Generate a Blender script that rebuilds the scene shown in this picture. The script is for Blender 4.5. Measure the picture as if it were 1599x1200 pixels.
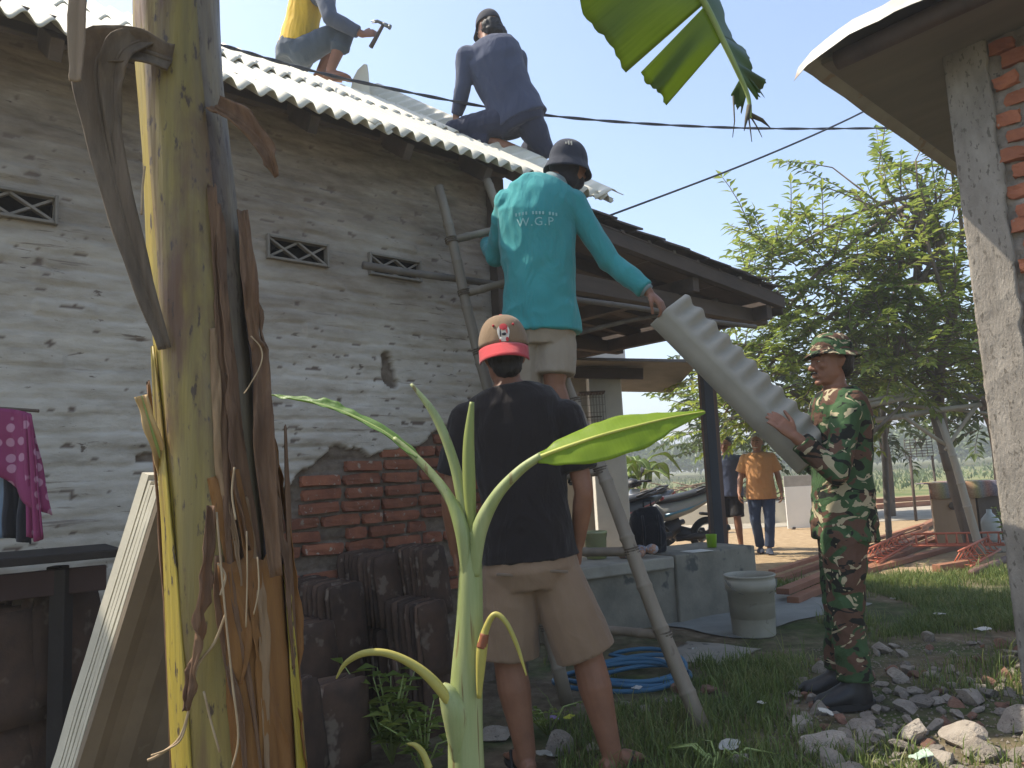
import bpy, bmesh, math, random
import numpy as np
from mathutils import Vector, Matrix, noise, bvhtree
rad = math.radians
for o in list(bpy.data.objects): bpy.data.objects.remove(o)
SC = bpy.context.scene
COL = SC.collection
# ------------------------------------------------------------ camera
EYE = Vector((0, 0, 1.15)); FPX = 1200.0; PITCH = rad(6.94); ROLL = rad(3.0)
FWD = Vector((0, math.cos(PITCH), math.sin(PITCH)))
_r0 = Vector((1, 0, 0)); _u0 = Vector((0, -math.sin(PITCH), math.cos(PITCH)))
CR = _r0*math.cos(ROLL) - _u0*math.sin(ROLL); CU = _r0*math.sin(ROLL) + _u0*math.cos(ROLL)
cam = bpy.data.cameras.new('camera'); camo_ = bpy.data.objects.new('camera', cam); COL.objects.link(camo_)
camo_.matrix_world = Matrix(((CR.x, CU.x, -FWD.x, EYE.x), (CR.y, CU.y, -FWD.y, EYE.y), (CR.z, CU.z, -FWD.z, EYE.z), (0, 0, 0, 1)))
cam.sensor_width = 36; cam.lens = 36*FPX/1599; cam.clip_end = 3000; cam.clip_start = 0.05
SC.camera = camo_
# ------------------------------------------------------------ sky, sun, exposure
SUN_EL = rad(54); SUN_H = Vector((-0.97, 0.25, 0)).normalized()
TO_SUN = Vector((SUN_H.x*math.cos(SUN_EL), SUN_H.y*math.cos(SUN_EL), math.sin(SUN_EL)))
W = bpy.data.worlds.new('World'); SC.world = W; W.use_nodes = True
nt = W.node_tree; bg = nt.nodes['Background']; sky = nt.nodes.new('ShaderNodeTexSky'); sky.sky_type = 'NISHITA'
sky.sun_disc = False; sky.sun_elevation = SUN_EL; sky.sun_rotation = math.atan2(SUN_H.x, SUN_H.y)
sky.air_density = 1.0; sky.dust_density = 1.6; sky.ozone_density = 1.0; sky.altitude = 50
nt.links.new(sky.outputs[0], bg.inputs[0]); bg.inputs[1].default_value = 0.15
sl = bpy.data.lights.new('sun', 'SUN'); sl.energy = 4.0; sl.angle = rad(0.6); sl.color = (1, .92, .78)
so = bpy.data.objects.new('sun', sl); COL.objects.link(so); so.rotation_euler = TO_SUN.to_track_quat('Z', 'Y').to_euler(); so.location = (-6, 3, 12)
SC.view_settings.view_transform = 'Standard'; SC.view_settings.look = 'None'; SC.view_settings.gamma = 1
SC.view_settings.exposure = 1.0
SC.render.engine = 'CYCLES'
# ------------------------------------------------------------ helpers
def ray(px, py): return FWD + CR*((px-799.5)/FPX) + CU*((600-py)/FPX)
def at(px, py, Y): d = ray(px, py); return EYE + d*(Y/d.y)           # point seen at a pixel, Y metres ahead
def atz(px, py, z): d = ray(px, py); return EYE + d*((z-EYE.z)/d.z)   # the same on a level z
def tag(o, label, cat, group=None, kind=None):
    if label: o['label'] = label
    if cat: o['category'] = cat
    if group: o['group'] = group
    if kind: o['kind'] = kind
    return o
def thing(name, label, cat, loc=(0, 0, 0), rotz=0, group=None):
    o = bpy.data.objects.new(name, None); COL.objects.link(o); o.empty_display_size = .1
    o.location = loc; o.rotation_euler = (0, 0, rotz); return tag(o, label, cat, group)
def link(name, me, parent=None, mats=None, smooth=False):
    o = bpy.data.objects.new(name, me); COL.objects.link(o)
    if parent is not None: o.parent = parent
    if mats:
        if not isinstance(mats, (list, tuple)): mats = [mats]
        if not me.materials:
            for m in mats: me.materials.append(m)
    if smooth: me.shade_smooth()
    return o
def fromdata(name, vs, fs, parent=None, mats=None, smooth=False, org=None):
    me = bpy.data.meshes.new(name)
    if org is not None: vs = [Vector(v)-Vector(org) for v in vs]
    me.from_pydata(vs, [], fs); me.update()
    return link(name, me, parent, mats, smooth)
def frombm(name, bm, parent=None, mats=None, smooth=False):
    bmesh.ops.recalc_face_normals(bm, faces=bm.faces[:])
    me = bpy.data.meshes.new(name); bm.to_mesh(me); bm.free(); return link(name, me, parent, mats, smooth)
def box(bm, c, s, rot=None, bev=0, mi=0):
    m = Matrix.Translation(Vector(c))
    if rot is not None: m = m @ rot.to_4x4()
    m = m @ Matrix.Diagonal((s[0], s[1], s[2], 1))
    r = bmesh.ops.create_cube(bm, size=1, matrix=m)
    fs = set(f for v in r['verts'] for f in v.link_faces)
    if bev:
        es = list(set(e for v in r['verts'] for e in v.link_edges))
        rr = bmesh.ops.bevel(bm, geom=es, offset=bev, segments=2, affect='EDGES', profile=.5); fs = set(rr['faces']) | set(f for f in fs if f.is_valid)
    for f in fs:
        if f.is_valid: f.material_index = mi
    return fs
def boxobj(name, c, s, mats, parent=None, rot=None, bev=0.004):
    bm = bmesh.new(); box(bm, (0, 0, 0), s, None, bev); o = frombm(name, bm, parent, mats)
    o.location = c
    if rot is not None: o.rotation_euler = rot.to_euler()
    return o
def frame(d, hint=None):
    d = Vector(d).normalized(); h = Vector(hint) if hint is not None else (Vector((0, 0, 1)) if abs(d.z) < .9 else Vector((1, 0, 0)))
    x = h.cross(d)
    if x.length < 1e-6: x = Vector((1, 0, 0)).cross(d)
    x.normalize(); y = d.cross(x).normalized(); return x, y, d
def loft(bm, rings, n=14, mi=0, cap=True):
    """rings: (centre, half axis a, half axis b)"""
    L = []
    for c, a, b in rings:
        L.append([bm.verts.new(Vector(c)+a*math.cos(2*math.pi*i/n)+b*math.sin(2*math.pi*i/n)) for i in range(n)])
    fs = []
    for p, q in zip(L, L[1:]):
        for i in range(n): fs.append(bm.faces.new((p[i], p[(i+1) % n], q[(i+1) % n], q[i])))
    if cap: fs.append(bm.faces.new(L[0][::-1])); fs.append(bm.faces.new(L[-1]))
    for f in fs: f.material_index = mi
    return fs
def ball(bm, c, r, ax=None, sub=2, mi=0):
    c = Vector(c)
    if isinstance(r, (int, float)): r = (r, r, r)
    m = Matrix.Translation(c)
    if ax is not None: m = m @ Matrix((ax[0], ax[1], ax[2])).transposed().to_4x4()
    m = m @ Matrix.Diagonal((r[0], r[1], r[2], 1))
    bmesh.ops.create_icosphere(bm, subdivisions=sub, radius=1, matrix=m)
def tube(bm, pts, rads, n=12, mi=0, cap=True, hint=None):
    pts = [Vector(p) for p in pts]
    if isinstance(rads, (int, float)): rads = [rads]*len(pts)
    rings = []; x = None
    for i, p in enumerate(pts):
        d = (pts[min(i+1, len(pts)-1)]-pts[max(i-1, 0)]).normalized()
        if x is None: x, y, d = frame(d, hint)
        else:
            x = (x-d*x.dot(d)); x.normalize(); y = d.cross(x)
        rings.append((p, x*rads[i], y*rads[i]))
    return loft(bm, rings, n, mi, cap)
def tubeobj(name, pts, rads, mats, parent=None, n=12, org=None):
    pts = [Vector(p) for p in pts]
    if org is not None: pts = [p-Vector(org) for p in pts]
    bm = bmesh.new(); tube(bm, pts, rads, n); return frombm(name, bm, parent, mats, True)
def spline(P, m=8):
    P = [Vector(p) for p in P]; out = []
    for i in range(len(P)-1):
        p0 = P[max(i-1, 0)]; p1 = P[i]; p2 = P[i+1]; p3 = P[min(i+2, len(P)-1)]
        for k in range(m):
            t = k/m; out.append(.5*((2*p1)+(p2-p0)*t+(2*p0-5*p1+4*p2-p3)*t*t+(3*p1-p0-3*p2+p3)*t**3))
    return out+[P[-1]]
def lerp(a, b, t): return a+(b-a)*t
# ------------------------------------------------------------ materials
def C4(c): return (c[0], c[1], c[2], 1)
def newmat(name):
    m = bpy.data.materials.new(name); m.use_nodes = True; n = m.node_tree.nodes; return m, n, m.node_tree.links, n['Principled BSDF']
def nod(n, t, **k):
    x = n.new(t)
    for a, b in k.items(): setattr(x, a, b)
    return x
def noisetex(n, l, src, scale, detail=5, rough=.55, stretch=(1, 1, 1), dist=0):
    mp = nod(n, 'ShaderNodeMapping'); mp.inputs['Scale'].default_value = stretch; l.new(src, mp.inputs[0])
    t = nod(n, 'ShaderNodeTexNoise'); t.inputs['Scale'].default_value = scale; t.inputs['Detail'].default_value = detail
    t.inputs['Roughness'].default_value = rough; t.inputs['Distortion'].default_value = dist; l.new(mp.outputs[0], t.inputs[0]); return t.outputs[0]
def ramp(n, l, fac, stops, interp='LINEAR'):
    r = nod(n, 'ShaderNodeValToRGB'); r.color_ramp.interpolation = interp; e = r.color_ramp.elements
    while len(e) > 1: e.remove(e[-1])
    e[0].position = stops[0][0]; e[0].color = C4(stops[0][1])
    for p, c in stops[1:]: q = e.new(p); q.color = C4(c)
    l.new(fac, r.inputs[0]); return r.outputs[0]
def mix(n, l, fac, a, b, mode='MIX'):
    x = nod(n, 'ShaderNodeMix', data_type='RGBA', blend_type=mode)
    for s, v in ((x.inputs[0], fac), (x.inputs[6], a), (x.inputs[7], b)):
        if hasattr(v, 'links') or hasattr(v, 'is_linked'): l.new(v, s)
        elif isinstance(v, (int, float)): s.default_value = v
        else: s.default_value = C4(v)
    return x.outputs[2]
def thresh(n, l, fac, a, b):
    x = nod(n, 'ShaderNodeMapRange'); x.inputs[1].default_value = a; x.inputs[2].default_value = b; l.new(fac, x.inputs[0]); return x.outputs[0]
def bumpn(n, l, bs, h, strength, dist=.01):
    b = nod(n, 'ShaderNodeBump'); b.inputs['Strength'].default_value = strength; b.inputs['Distance'].default_value = dist
    l.new(h, b.inputs['Height']); l.new(b.outputs[0], bs.inputs['Normal'])
MATS = {}
def mat(name, c1, c2=None, scale=6, rough=.8, bump=.3, bscale=60, bdist=.004, stretch=(1, 1, 1), metal=0, rnd=0.0, spots=None, spec=.4, sheen=0, trans=0, detail=6):
    """two tones of noise, optional dark flecks, fine relief"""
    if name in MATS: return MATS[name]
    m, n, l, b = newmat(name); c2 = c2 or tuple(x*.72 for x in c1)
    wm = lambda c: (c[0], c[1]*.965, c[2]*.87) if max(c) > .06 and max(c)-min(c) < .24*max(c) else c      # warm tint put into the greys to offset the blue skylight
    c1, c2 = wm(c1), wm(c2)
    tc = nod(n, 'ShaderNodeTexCoord'); src = tc.outputs['Object']
    oi = nod(n, 'ShaderNodeObjectInfo')
    if rnd:
        ad = nod(n, 'ShaderNodeVectorMath', operation='ADD'); sc = nod(n, 'ShaderNodeVectorMath', operation='SCALE')
        cx = nod(n, 'ShaderNodeCombineXYZ'); l.new(oi.outputs['Random'], cx.inputs[0]); l.new(oi.outputs['Random'], cx.inputs[1])
        l.new(cx.outputs[0], sc.inputs[0]); sc.inputs['Scale'].default_value = 37; l.new(src, ad.inputs[0]); l.new(sc.outputs[0], ad.inputs[1]); src = ad.outputs[0]
    f = noisetex(n, l, src, scale, detail, .6, stretch)
    col = ramp(n, l, f, [(.3, c2), (.7, c1)])
    if spots:
        sc_, thr, sco = spots; f2 = noisetex(n, l, src, sc_, 3, .6, stretch)
        col = mix(n, l, thresh(n, l, f2, thr, thr+.06), col, sco)
    if rnd:
        mr = nod(n, 'ShaderNodeMapRange'); mr.inputs[3].default_value = 1-rnd; mr.inputs[4].default_value = 1+rnd*.6; l.new(oi.outputs['Random'], mr.inputs[0])
        hs = nod(n, 'ShaderNodeHueSaturation'); l.new(mr.outputs[0], hs.inputs['Value']); l.new(col, hs.inputs['Color']); col = hs.outputs[0]
    l.new(col, b.inputs['Base Color']); b.inputs['Roughness'].default_value = rough; b.inputs['Metallic'].default_value = metal
    b.inputs['Specular IOR Level'].default_value = spec
    if sheen: b.inputs['Sheen Weight'].default_value = sheen
    if bump: bumpn(n, l, b, noisetex(n, l, src, bscale, 5, .65, stretch), bump, bdist)
    if trans:
        out = n['Material Output']; tr = nod(n, 'ShaderNodeBsdfTranslucent'); ms = nod(n, 'ShaderNodeMixShader'); ms.inputs[0].default_value = trans
        br = nod(n, 'ShaderNodeHueSaturation'); br.inputs['Value'].default_value = 1.5; l.new(col, br.inputs['Color']); l.new(br.outputs[0], tr.inputs[0])
        l.new(b.outputs[0], ms.inputs[1]); l.new(tr.outputs[0], ms.inputs[2]); l.new(ms.outputs[0], out.inputs[0])
    MATS[name] = m; return m
def cloth(name, c, c2=None, folds=.5, fs=9, trans=0, rough=.9):
    if name in MATS: return MATS[name]
    m = mat(name, c, c2 or tuple(x*.82 for x in c), 3, rough, 0, spec=.15, sheen=.15)
    n = m.node_tree.nodes; l = m.node_tree.links; b = n['Principled BSDF']; tc = n.new('ShaderNodeTexCoord')
    h1 = noisetex(n, l, tc.outputs['Object'], fs, 3, .5, (1, 1, .45), 1.2); h2 = noisetex(n, l, tc.outputs['Object'], 420, 2, .5)
    ma = nod(n, 'ShaderNodeMath', operation='MULTIPLY_ADD'); ma.inputs[1].default_value = .04; l.new(h2, ma.inputs[0]); l.new(h1, ma.inputs[2])
    bumpn(n, l, b, ma.outputs[0], folds, .03); return m
RND = random.Random(7)
# ============================================================ THE SETTING
ANG = rad(42); UU = Vector((math.cos(ANG), math.sin(ANG), 0)); VV = Vector((-math.sin(ANG), math.cos(ANG), 0))
E0 = atz(957, 318, 2.95); E0.z = 0                       # plumb under the eave's right corner
def HW(u, v, z): return E0+UU*u+VV*v+Vector((0, 0, z))    # house frame -> world
def vnoise(x, y, z=0): return noise.noise(Vector((x, y, z)))
def fbm(x, y, z=0, o=4): return noise.fractal(Vector((x, y, z)), 1.0, 2.0, o)
# ---- ground
def ground_z(x, y):
    r = math.hypot(x, y-5)
    a = max(0, 1-r/14)
    return (.03*vnoise(x*.9, y*.9)+.012*vnoise(x*4, y*4))*a
def make_ground():
    xs = sorted(set([-700, -300, -120, -60, -30, -18]+[-12+i*.12 for i in range(201)]+[18, 30, 60, 120, 300, 700]))
    ys = sorted(set([-60, -20, -8, -3]+[0+i*.12 for i in range(151)]+[22, 28, 36, 50, 80, 140, 260, 500, 900]))
    vs = [(x, y, ground_z(x, y)-(.0 if y < 60 else 0)) for y in ys for x in xs]; nx = len(xs)
    fs = [(j*nx+i, j*nx+i+1, (j+1)*nx+i+1, (j+1)*nx+i) for j in range(len(ys)-1) for i in range(nx-1)]
    m, n, l, b = newmat('earth'); tc = nod(n, 'ShaderNodeTexCoord'); src = tc.outputs['Object']
    f = noisetex(n, l, src, 1.3, 6, .6); f2 = noisetex(n, l, src, 9, 6, .65); f3 = noisetex(n, l, src, .35, 3, .5)
    dirt = ramp(n, l, f2, [(.3, (.10, .075, .05)), (.5, (.17, .13, .085)), (.72, (.27, .22, .155))])
    moss = ramp(n, l, f2, [(.3, (.03, .045, .015)), (.7, (.085, .11, .035))])
    near = mix(n, l, thresh(n, l, f, .42, .6), dirt, moss)
    far = ramp(n, l, f3, [(.35, (.10, .13, .04)), (.6, (.20, .19, .08))])
    sp = nod(n, 'ShaderNodeSeparateXYZ'); l.new(src, sp.inputs[0])
    sand = ramp(n, l, f2, [(.3, (.27, .19, .11)), (.7, (.42, .31, .19))])
    yj = nod(n, 'ShaderNodeMath', operation='MULTIPLY_ADD'); l.new(f, yj.inputs[0]); yj.inputs[1].default_value = 2.4; l.new(sp.outputs[1], yj.inputs[2])
    near = mix(n, l, thresh(n, l, yj.outputs[0], 8.2, 9.4), near, sand)
    col = mix(n, l, thresh(n, l, sp.outputs[1], 21, 24), near, far)
    l.new(col, b.inputs['Base Color']); b.inputs['Roughness'].default_value = .95; b.inputs['Specular IOR Level'].default_value = .15
    bumpn(n, l, b, noisetex(n, l, src, 30, 6, .7), .6, .02)
    o = fromdata('ground', vs, fs, None, m, True); o['kind'] = 'structure'; return o
make_ground()
def sheet(name, pts, z, m, kind='structure', sub=10):
    """a level sheet through four corners, finely split so that it follows a ragged edge"""
    a, b, c, d = [Vector((p[0], p[1], 0)) for p in pts]; vs = []; fs = []
    for j in range(sub+1):
        for i in range(sub+1):
            s, t = i/sub, j/sub; p = lerp(lerp(a, b, s), lerp(d, c, s), t)
            if i in (0, sub) or j in (0, sub): p += Vector((vnoise(p.x*2.3, p.y*2.3, 3), vnoise(p.x*2.3, p.y*2.3, 9), 0))*.10
            vs.append((p.x, p.y, ground_z(p.x, p.y)+z*.3))
    for j in range(sub):
        for i in range(sub): k = j*(sub+1)+i; fs.append((k, k+1, k+sub+2, k+sub+1))
    o = fromdata(name, vs, fs, None, m, True); o['kind'] = kind; return o
m_conc = mat('concrete', (.36, .34, .31), (.22, .21, .19), 4, .9, .5, 50, spots=(14, .62, (.13, .12, .10)))
m_road = mat('pale_road', (.40, .37, .33), (.27, .25, .22), 2.5, .95, .4, 40)
sheet('road', [(-4, 14.6), (30, 13.6), (30, 18.6), (-4, 20.2)], .02, m_road, sub=40)
sheet('paved_path', [(1.45, 5.35), (2.75, 6.3), (2.2, 7.1), (.8, 6.1)], .030, mat('path_cement', (.30, .31, .31), (.20, .21, .21), 3, .9, .4, 45), sub=24)
sheet('pavement', [(.75, 4.85), (1.2, 4.62), (1.5, 5.0), (1.05, 5.3)], .026, m_conc, sub=16)
# low hill line far behind the fields
def hills():
    vs = []; fs = []; N = 90
    for i in range(N+1):
        x = -500+1100*i/N; h = 9+7*fbm(x*.006, 3)+2.5*fbm(x*.03, 7)+10*math.exp(-((x-170)/60)**2)
        vs += [(x, 520, -1), (x, 545, h), (x, 640, h*.6), (x, 700, -1)]
    for i in range(N):
        for k in range(3): a = i*4+k; fs.append((a, a+4, a+5, a+1))
    o = fromdata('hills', vs, fs, None, mat('hill_green', (.07, .10, .04), (.035, .055, .025), .05, .95, .5, .6, 1.5), True); o['kind'] = 'structure'
hills()
# ---- leaves as geometry
def leaf_quads(vs, fs, base, d, nrm, L, w, droop=.15, fold=.25):
    d = d.normalized(); s = d.cross(nrm)
    if s.length < 1e-4: s = Vector((1, 0, 0))
    s.normalize(); n_ = s.cross(d); i = len(vs)
    a = base; mid = base+d*(L*.45)-n_*(droop*L*.25); tip = base+d*L-n_*(droop*L); up = n_*(w*fold)
    vs += [a, mid+s*w*.5+up, tip, mid-s*w*.5+up, mid]
    fs += [(i, i+1, i+4), (i+1, i+2, i+4), (i, i+4, i+3), (i+4, i+2, i+3)]
def leafmat(name, c1, c2, c3, trans=.35):
    if name in MATS: return MATS[name]
    m, n, l, b = newmat(name); g = nod(n, 'ShaderNodeNewGeometry'); tc = nod(n, 'ShaderNodeTexCoord')
    f = noisetex(n, l, tc.outputs['Object'], 1.6, 3, .6)
    ad = nod(n, 'ShaderNodeMath', operation='MULTIPLY_ADD'); l.new(g.outputs['Random Per Island'], ad.inputs[0]); ad.inputs[1].default_value = .55; 
    sb = nod(n, 'ShaderNodeMath', operation='SUBTRACT'); l.new(f, sb.inputs[0]); sb.inputs[1].default_value = .28; l.new(sb.outputs[0], ad.inputs[2])
    col = ramp(n, l, ad.outputs[0], [(.1, c1), (.5, c2), (.92, c3)])
    l.new(col, b.inputs['Base Color']); b.inputs['Roughness'].default_value = .5; b.inputs['Specular IOR Level'].default_value = .35
    tr = nod(n, 'ShaderNodeBsdfTranslucent'); br = nod(n, 'ShaderNodeHueSaturation'); br.inputs['Value'].default_value = 1.8; br.inputs['Hue'].default_value = .485; l.new(col, br.inputs['Color']); l.new(br.outputs[0], tr.inputs[0])
    ms = nod(n, 'ShaderNodeMixShader'); ms.inputs[0].default_value = trans; l.new(b.outputs[0], ms.inputs[1]); l.new(tr.outputs[0], ms.inputs[2]); l.new(ms.outputs[0], n['Material Output'].inputs[0])
    MATS[name] = m; return m
m_bark = mat('bark', (.20, .15, .11), (.10, .075, .055), 9, .9, .8, 40, .012, (1, 1, .3))
lm_mid = leafmat('leaf_mid', (.075, .12, .020), (.135, .19, .032), (.24, .27, .06), .45)
lm_dark = leafmat('leaf_dark', (.03, .05, .015), (.05, .08, .022), (.085, .12, .03))
lm_far = leafmat('leaf_far', (.07, .10, .04), (.10, .14, .05), (.16, .19, .08), .2)
def rvec(r): return Vector((r.uniform(-1, 1), r.uniform(-1, 1), r.uniform(-1, 1)))
def twig(vs, fs, wood, p0, d, L, r, ll=.12, lw=.05, n=12, sag=.25, pairs=True):
    """a twig with two ranks of leaves along it"""
    d = d.normalized(); pts = [p0]; p = p0.copy(); dd = d.copy(); side = d.cross(Vector((0, 0, 1)))
    if side.length < .1: side = Vector((1, 0, 0))
    side.normalize()
    for k in range(n):
        dd = (dd+Vector((0, 0, -sag/n))+rvec(r)*.05).normalized(); p = p+dd*(L/n); pts.append(p)
        if k > 0:
            for s in (-1, 1):
                if r.random() < .08: continue
                ld = (side*s*.8+dd*.55+Vector((0, 0, -.15))+rvec(r)*.25)
                leaf_quads(vs, fs, p+rvec(r)*.005, ld, Vector((0, 0, 1))+rvec(r)*.35, ll*r.uniform(.75, 1.15), lw*r.uniform(.8, 1.2))
    leaf_quads(vs, fs, p, dd, Vector((0, 0, 1)), ll, lw)
    wood.append((pts[::3]+[pts[-1]], [.008, .004]))
def tree(name, label, base, trunk_pts, limbs, blobs, ntw, leafm, r, ll, lw, hero=(), trunk_r=.12, twL=(.5, .9), ntl=12):
    """trunk + limbs to blob centres, twigs spread through the blobs"""
    T = thing(name, label, 'tree', base); base = Vector(base); wood = []; vs = []; fs = []
    bm = bmesh.new(); tp = spline(trunk_pts, 5); tube(bm, [p-base for p in tp], [lerp(trunk_r, trunk_r*.45, i/(len(tp)-1)) for i in range(len(tp))], 10)
    for (i0, tgt) in limbs:
        a = tp[min(i0, len(tp)-1)]; tgt = Vector(tgt); mid = (a+tgt)*.5+rvec(r)*.25+Vector((0, 0, .15)); sp = spline([a, mid, tgt], 5)
        tube(bm, [p-base for p in sp], [lerp(trunk_r*.45, .015, k/(len(sp)-1)) for k in range(len(sp))], 7)
    for (c, rr, share) in blobs:
        c = Vector(c)
        for k in range(int(ntw*share)):
            q = rvec(r)
            while q.length > 1: q = rvec(r)
            q = q*(.55+.45*r.random())
            p = c+Vector((q.x*rr[0], q.y*rr[1], q.z*rr[2])); out = (p-c); out.z = out.z*.4+.1
            if out.length < .05: out = rvec(r)
            twig(vs, fs, wood, p, out.normalized()+rvec(r)*.6, r.uniform(*twL), r, ll, lw, ntl)
    for h in hero: twig(vs, fs, wood, *h[:4], *h[4:])
    for pts, rd in wood: tube(bm, [p-base for p in pts], [lerp(rd[0], rd[1], i/(len(pts)-1)) for i in range(len(pts))], 4, cap=False)
    frombm('trunk', bm, T, m_bark, True)
    me = bpy.data.meshes.new('crown'); me.from_pydata([v-base for v in vs], [], fs); me.update()
    o = link('crown', me, T, leafm); o['kind'] = 'stuff'; return T
def big_tree():
    r = random.Random(11); Y = 9.3; base = Vector((5.35, Y, 0))
    tp = [base, at(1482, 720, Y), at(1465, 600, Y+.1), at(1490, 470, Y), at(1470, 380, Y), at(1440, 290, Y)]
    bl = []
    for px, py, dy, rp, rz, sh in ((1180, 460, .3, 95, 60, .6), (1290, 450, -.2, 110, 85, 1.1), (1400, 440, 0, 110, 90, 1.3), (1480, 380, .3, 90, 100, 1.1), (1480, 240, .2, 60, 45, .4),
                               (1180, 590, .2, 80, 70, .6), (1280, 560, 0, 110, 90, 1.1), (1400, 560, -.2, 110, 95, 1.3), (1500, 540, -.4, 70, 90, .8), (1240, 640, .6, 120, 50, .6), (1130, 650, .5, 50, 50, .28), (1400, 610, .5, 90, 45, .5), (1420, 340, 0, 70, 60, .6), (1215, 400, 0, 90, 40, .42)):
        k = Y/1200; c = at(px, py, Y+dy); bl.append((c, (rp*k, .75, rz*k), sh))
    lb = [(min(8+i*2, 24), b[0]) for i, b in enumerate(bl)]
    hero = []
    for a, b in (((1300, 262), (1215, 258)), ((1360, 318), (1225, 262)), ((1350, 350), (1235, 330)), ((1330, 385), (1245, 322)), ((1300, 425), (1168, 378)), ((1340, 405), (1222, 350)),
                 ((1385, 300), (1376, 195)), ((1372, 265), (1380, 200)), ((1400, 260), (1366, 240)), ((1440, 275), (1390, 262)), ((1480, 260), (1425, 215)), ((1460, 300), (1500, 205)), ((1290, 400), (1240, 345)), ((1430, 250), (1460, 195)), ((1310, 300), (1250, 290)), ((1280, 350), (1215, 325)), ((1240, 450), (1165, 420)), ((1330, 300), (1270, 312))):
        p = at(a[0], a[1], Y+r.uniform(-.2, .2)); q = at(b[0], b[1], Y+r.uniform(-.3, .3)); L = (q-p).length
        hero.append((p, (q-p)+Vector((0, 0, .1)), L, r, .15, .06, max(9, int(L/.065)), .25))
    T = tree('leafy_tree', 'tall spreading tree with pale feathery twigs beside the rough brick corner', base, tp, lb, bl, 62, lm_mid, r, .14, .058, hero, .08, (.45, .85), 11)
    bm = bmesh.new()
    for h in hero[:]:
        t = at(1440+r.uniform(-20, 30), 400+r.uniform(-30, 60), Y); tube(bm, [t-base, (t+h[0])*.5+Vector((0, 0, .08))-base, h[0]-base], [.022, .014, .008], 6)
    frombm('branch', bm, T, m_bark, True)
big_tree()
def back_trees():
    r = random.Random(5)
    for px, Y, sh, wd, lab in ((1385, 15.5, .9, 2.0, 'dark slim tree standing at the far side of the pale road'), (1190, 16.5, .7, 1.8, 'dark tree crown showing behind the standing men'), (1560, 13.5, .9, 1.5, 'dark tree close behind the wooden chest')):
        b = atz(px, 700, 1.2); b = at(px, 760, Y); b.z = 0
        tp = [b, b+Vector((.05, 0, 1.2)), b+Vector((-.05, 0, 2.4)), b+Vector((.1, 0, 3.8))]
        bl = [(b+Vector((r.uniform(-1, 1)*wd*.6, r.uniform(-.6, .6), r.uniform(1.7, 3.6))), (wd*.55, .9, .6), 1) for k in range(8)]
        tree('shade_tree', lab, b, tp, [(6+i, x[0]) for i, x in enumerate(bl)], bl, 26, lm_dark, r, .22, .10, (), .11, (.5, 1.0), 8)
back_trees()
# ---- far wood and field edge: reads as one mass
def far_wood():
    r = random.Random(3); vs = []; fs = []
    for i in range(2600):
        Y = r.uniform(70, 135); x = r.uniform(-25, 95)*Y/100; h = 3.2+1.7*fbm(x*.06, Y*.05)+(1.5 if r.random() < .06 else 0); c = Vector((x, Y, 0))
        for k in range(16):
            p = c+Vector((r.gauss(0, 1.3), r.gauss(0, 1.0), r.uniform(.2, 1)**.6*h)); leaf_quads(vs, fs, p, rvec(r)+Vector((0, 0, .3)), rvec(r), r.uniform(.6, 1.3), r.uniform(.3, .6))
    o = fromdata('far_wood', vs, fs, None, lm_far); tag(o, 'hazy low wood along the far edge of the fields', 'woodland', None, 'stuff')
far_wood()
def field_scrub():
    r = random.Random(8); vs = []; fs = []
    for i in range(2600):
        Y = 22+50*r.random()**1.6; x = r.uniform(-8, 40)*Y/40; 
        if vnoise(x*.25, Y*.2) < .02: continue
        for k in range(6):
            p = Vector((x+r.gauss(0, .3), Y+r.gauss(0, .3), r.uniform(0, .25))); leaf_quads(vs, fs, p, Vector((r.gauss(0, .5), r.gauss(0, .5), 1)), rvec(r), r.uniform(.15, .42), r.uniform(.05, .14))
    o = fromdata('field_scrub', vs, fs, None, lm_far); tag(o, 'rough green scrub spread over the far field', 'scrub', None, 'stuff')
field_scrub()
# ---- yard grass
def grass():
    r = random.Random(21); vs = []; fs = []
    def blade(x, y, h, w):
        z = ground_z(x, y); a = r.uniform(0, 6.28); lx, ly = math.cos(a), math.sin(a); b = r.uniform(.2, .9)*h; i = len(vs); c, s = -ly*w*.5, lx*w*.5
        vs.extend([(x-c, y-s, z-.01), (x+c, y+s, z-.01), (x+lx*b*.35+c*.7, y+ly*b*.35+s*.7, z+h*.6), (x+lx*b*.35-c*.7, y+ly*b*.35-s*.7, z+h*.6), (x+lx*b, y+ly*b, z+h*.92)])
        fs.extend([(i, i+1, i+2, i+3), (i+3, i+2, i+4)])
    n = 0
    while n < 90000:
        x = r.uniform(.1, 5.6); y = r.uniform(2.7, 8.6)
        m = vnoise(x*1.1+3, y*1.1)+.5*vnoise(x*3.1, y*3.1)
        if y < 5.2 and x > 1.05+(5-y)*.12: m -= .38       # rubble lies here
        if x < 1.0 and y > 3.9: m -= .6
        if .9 < x < 3.0 and 4.9 < y < 7.2 and x-y < -2.9: m -= .9
        if x > 2.1 and 4.6 < y < 7.6: m += .45
        if .4 < x < 1.5 and 2.8 < y < 4.7: m += .40
        if y > 7.7: m -= .7
        if m < r.uniform(-.15, .45): 
            n += .25; continue
        n += 1; tall = r.random() < .03
        blade(x, y, r.uniform(.09, .22) if tall else r.uniform(.025, .095), r.uniform(.004, .008))
    me = bpy.data.meshes.new('grass'); me.from_pydata(vs, [], fs); me.update()
    o = link('grass', me, None, leafmat('grass_blades', (.065, .10, .02), (.11, .16, .035), (.26, .25, .10), .3)); tag(o, 'short patchy green grass growing over the yard', 'grass', None, 'stuff')
grass()
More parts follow.
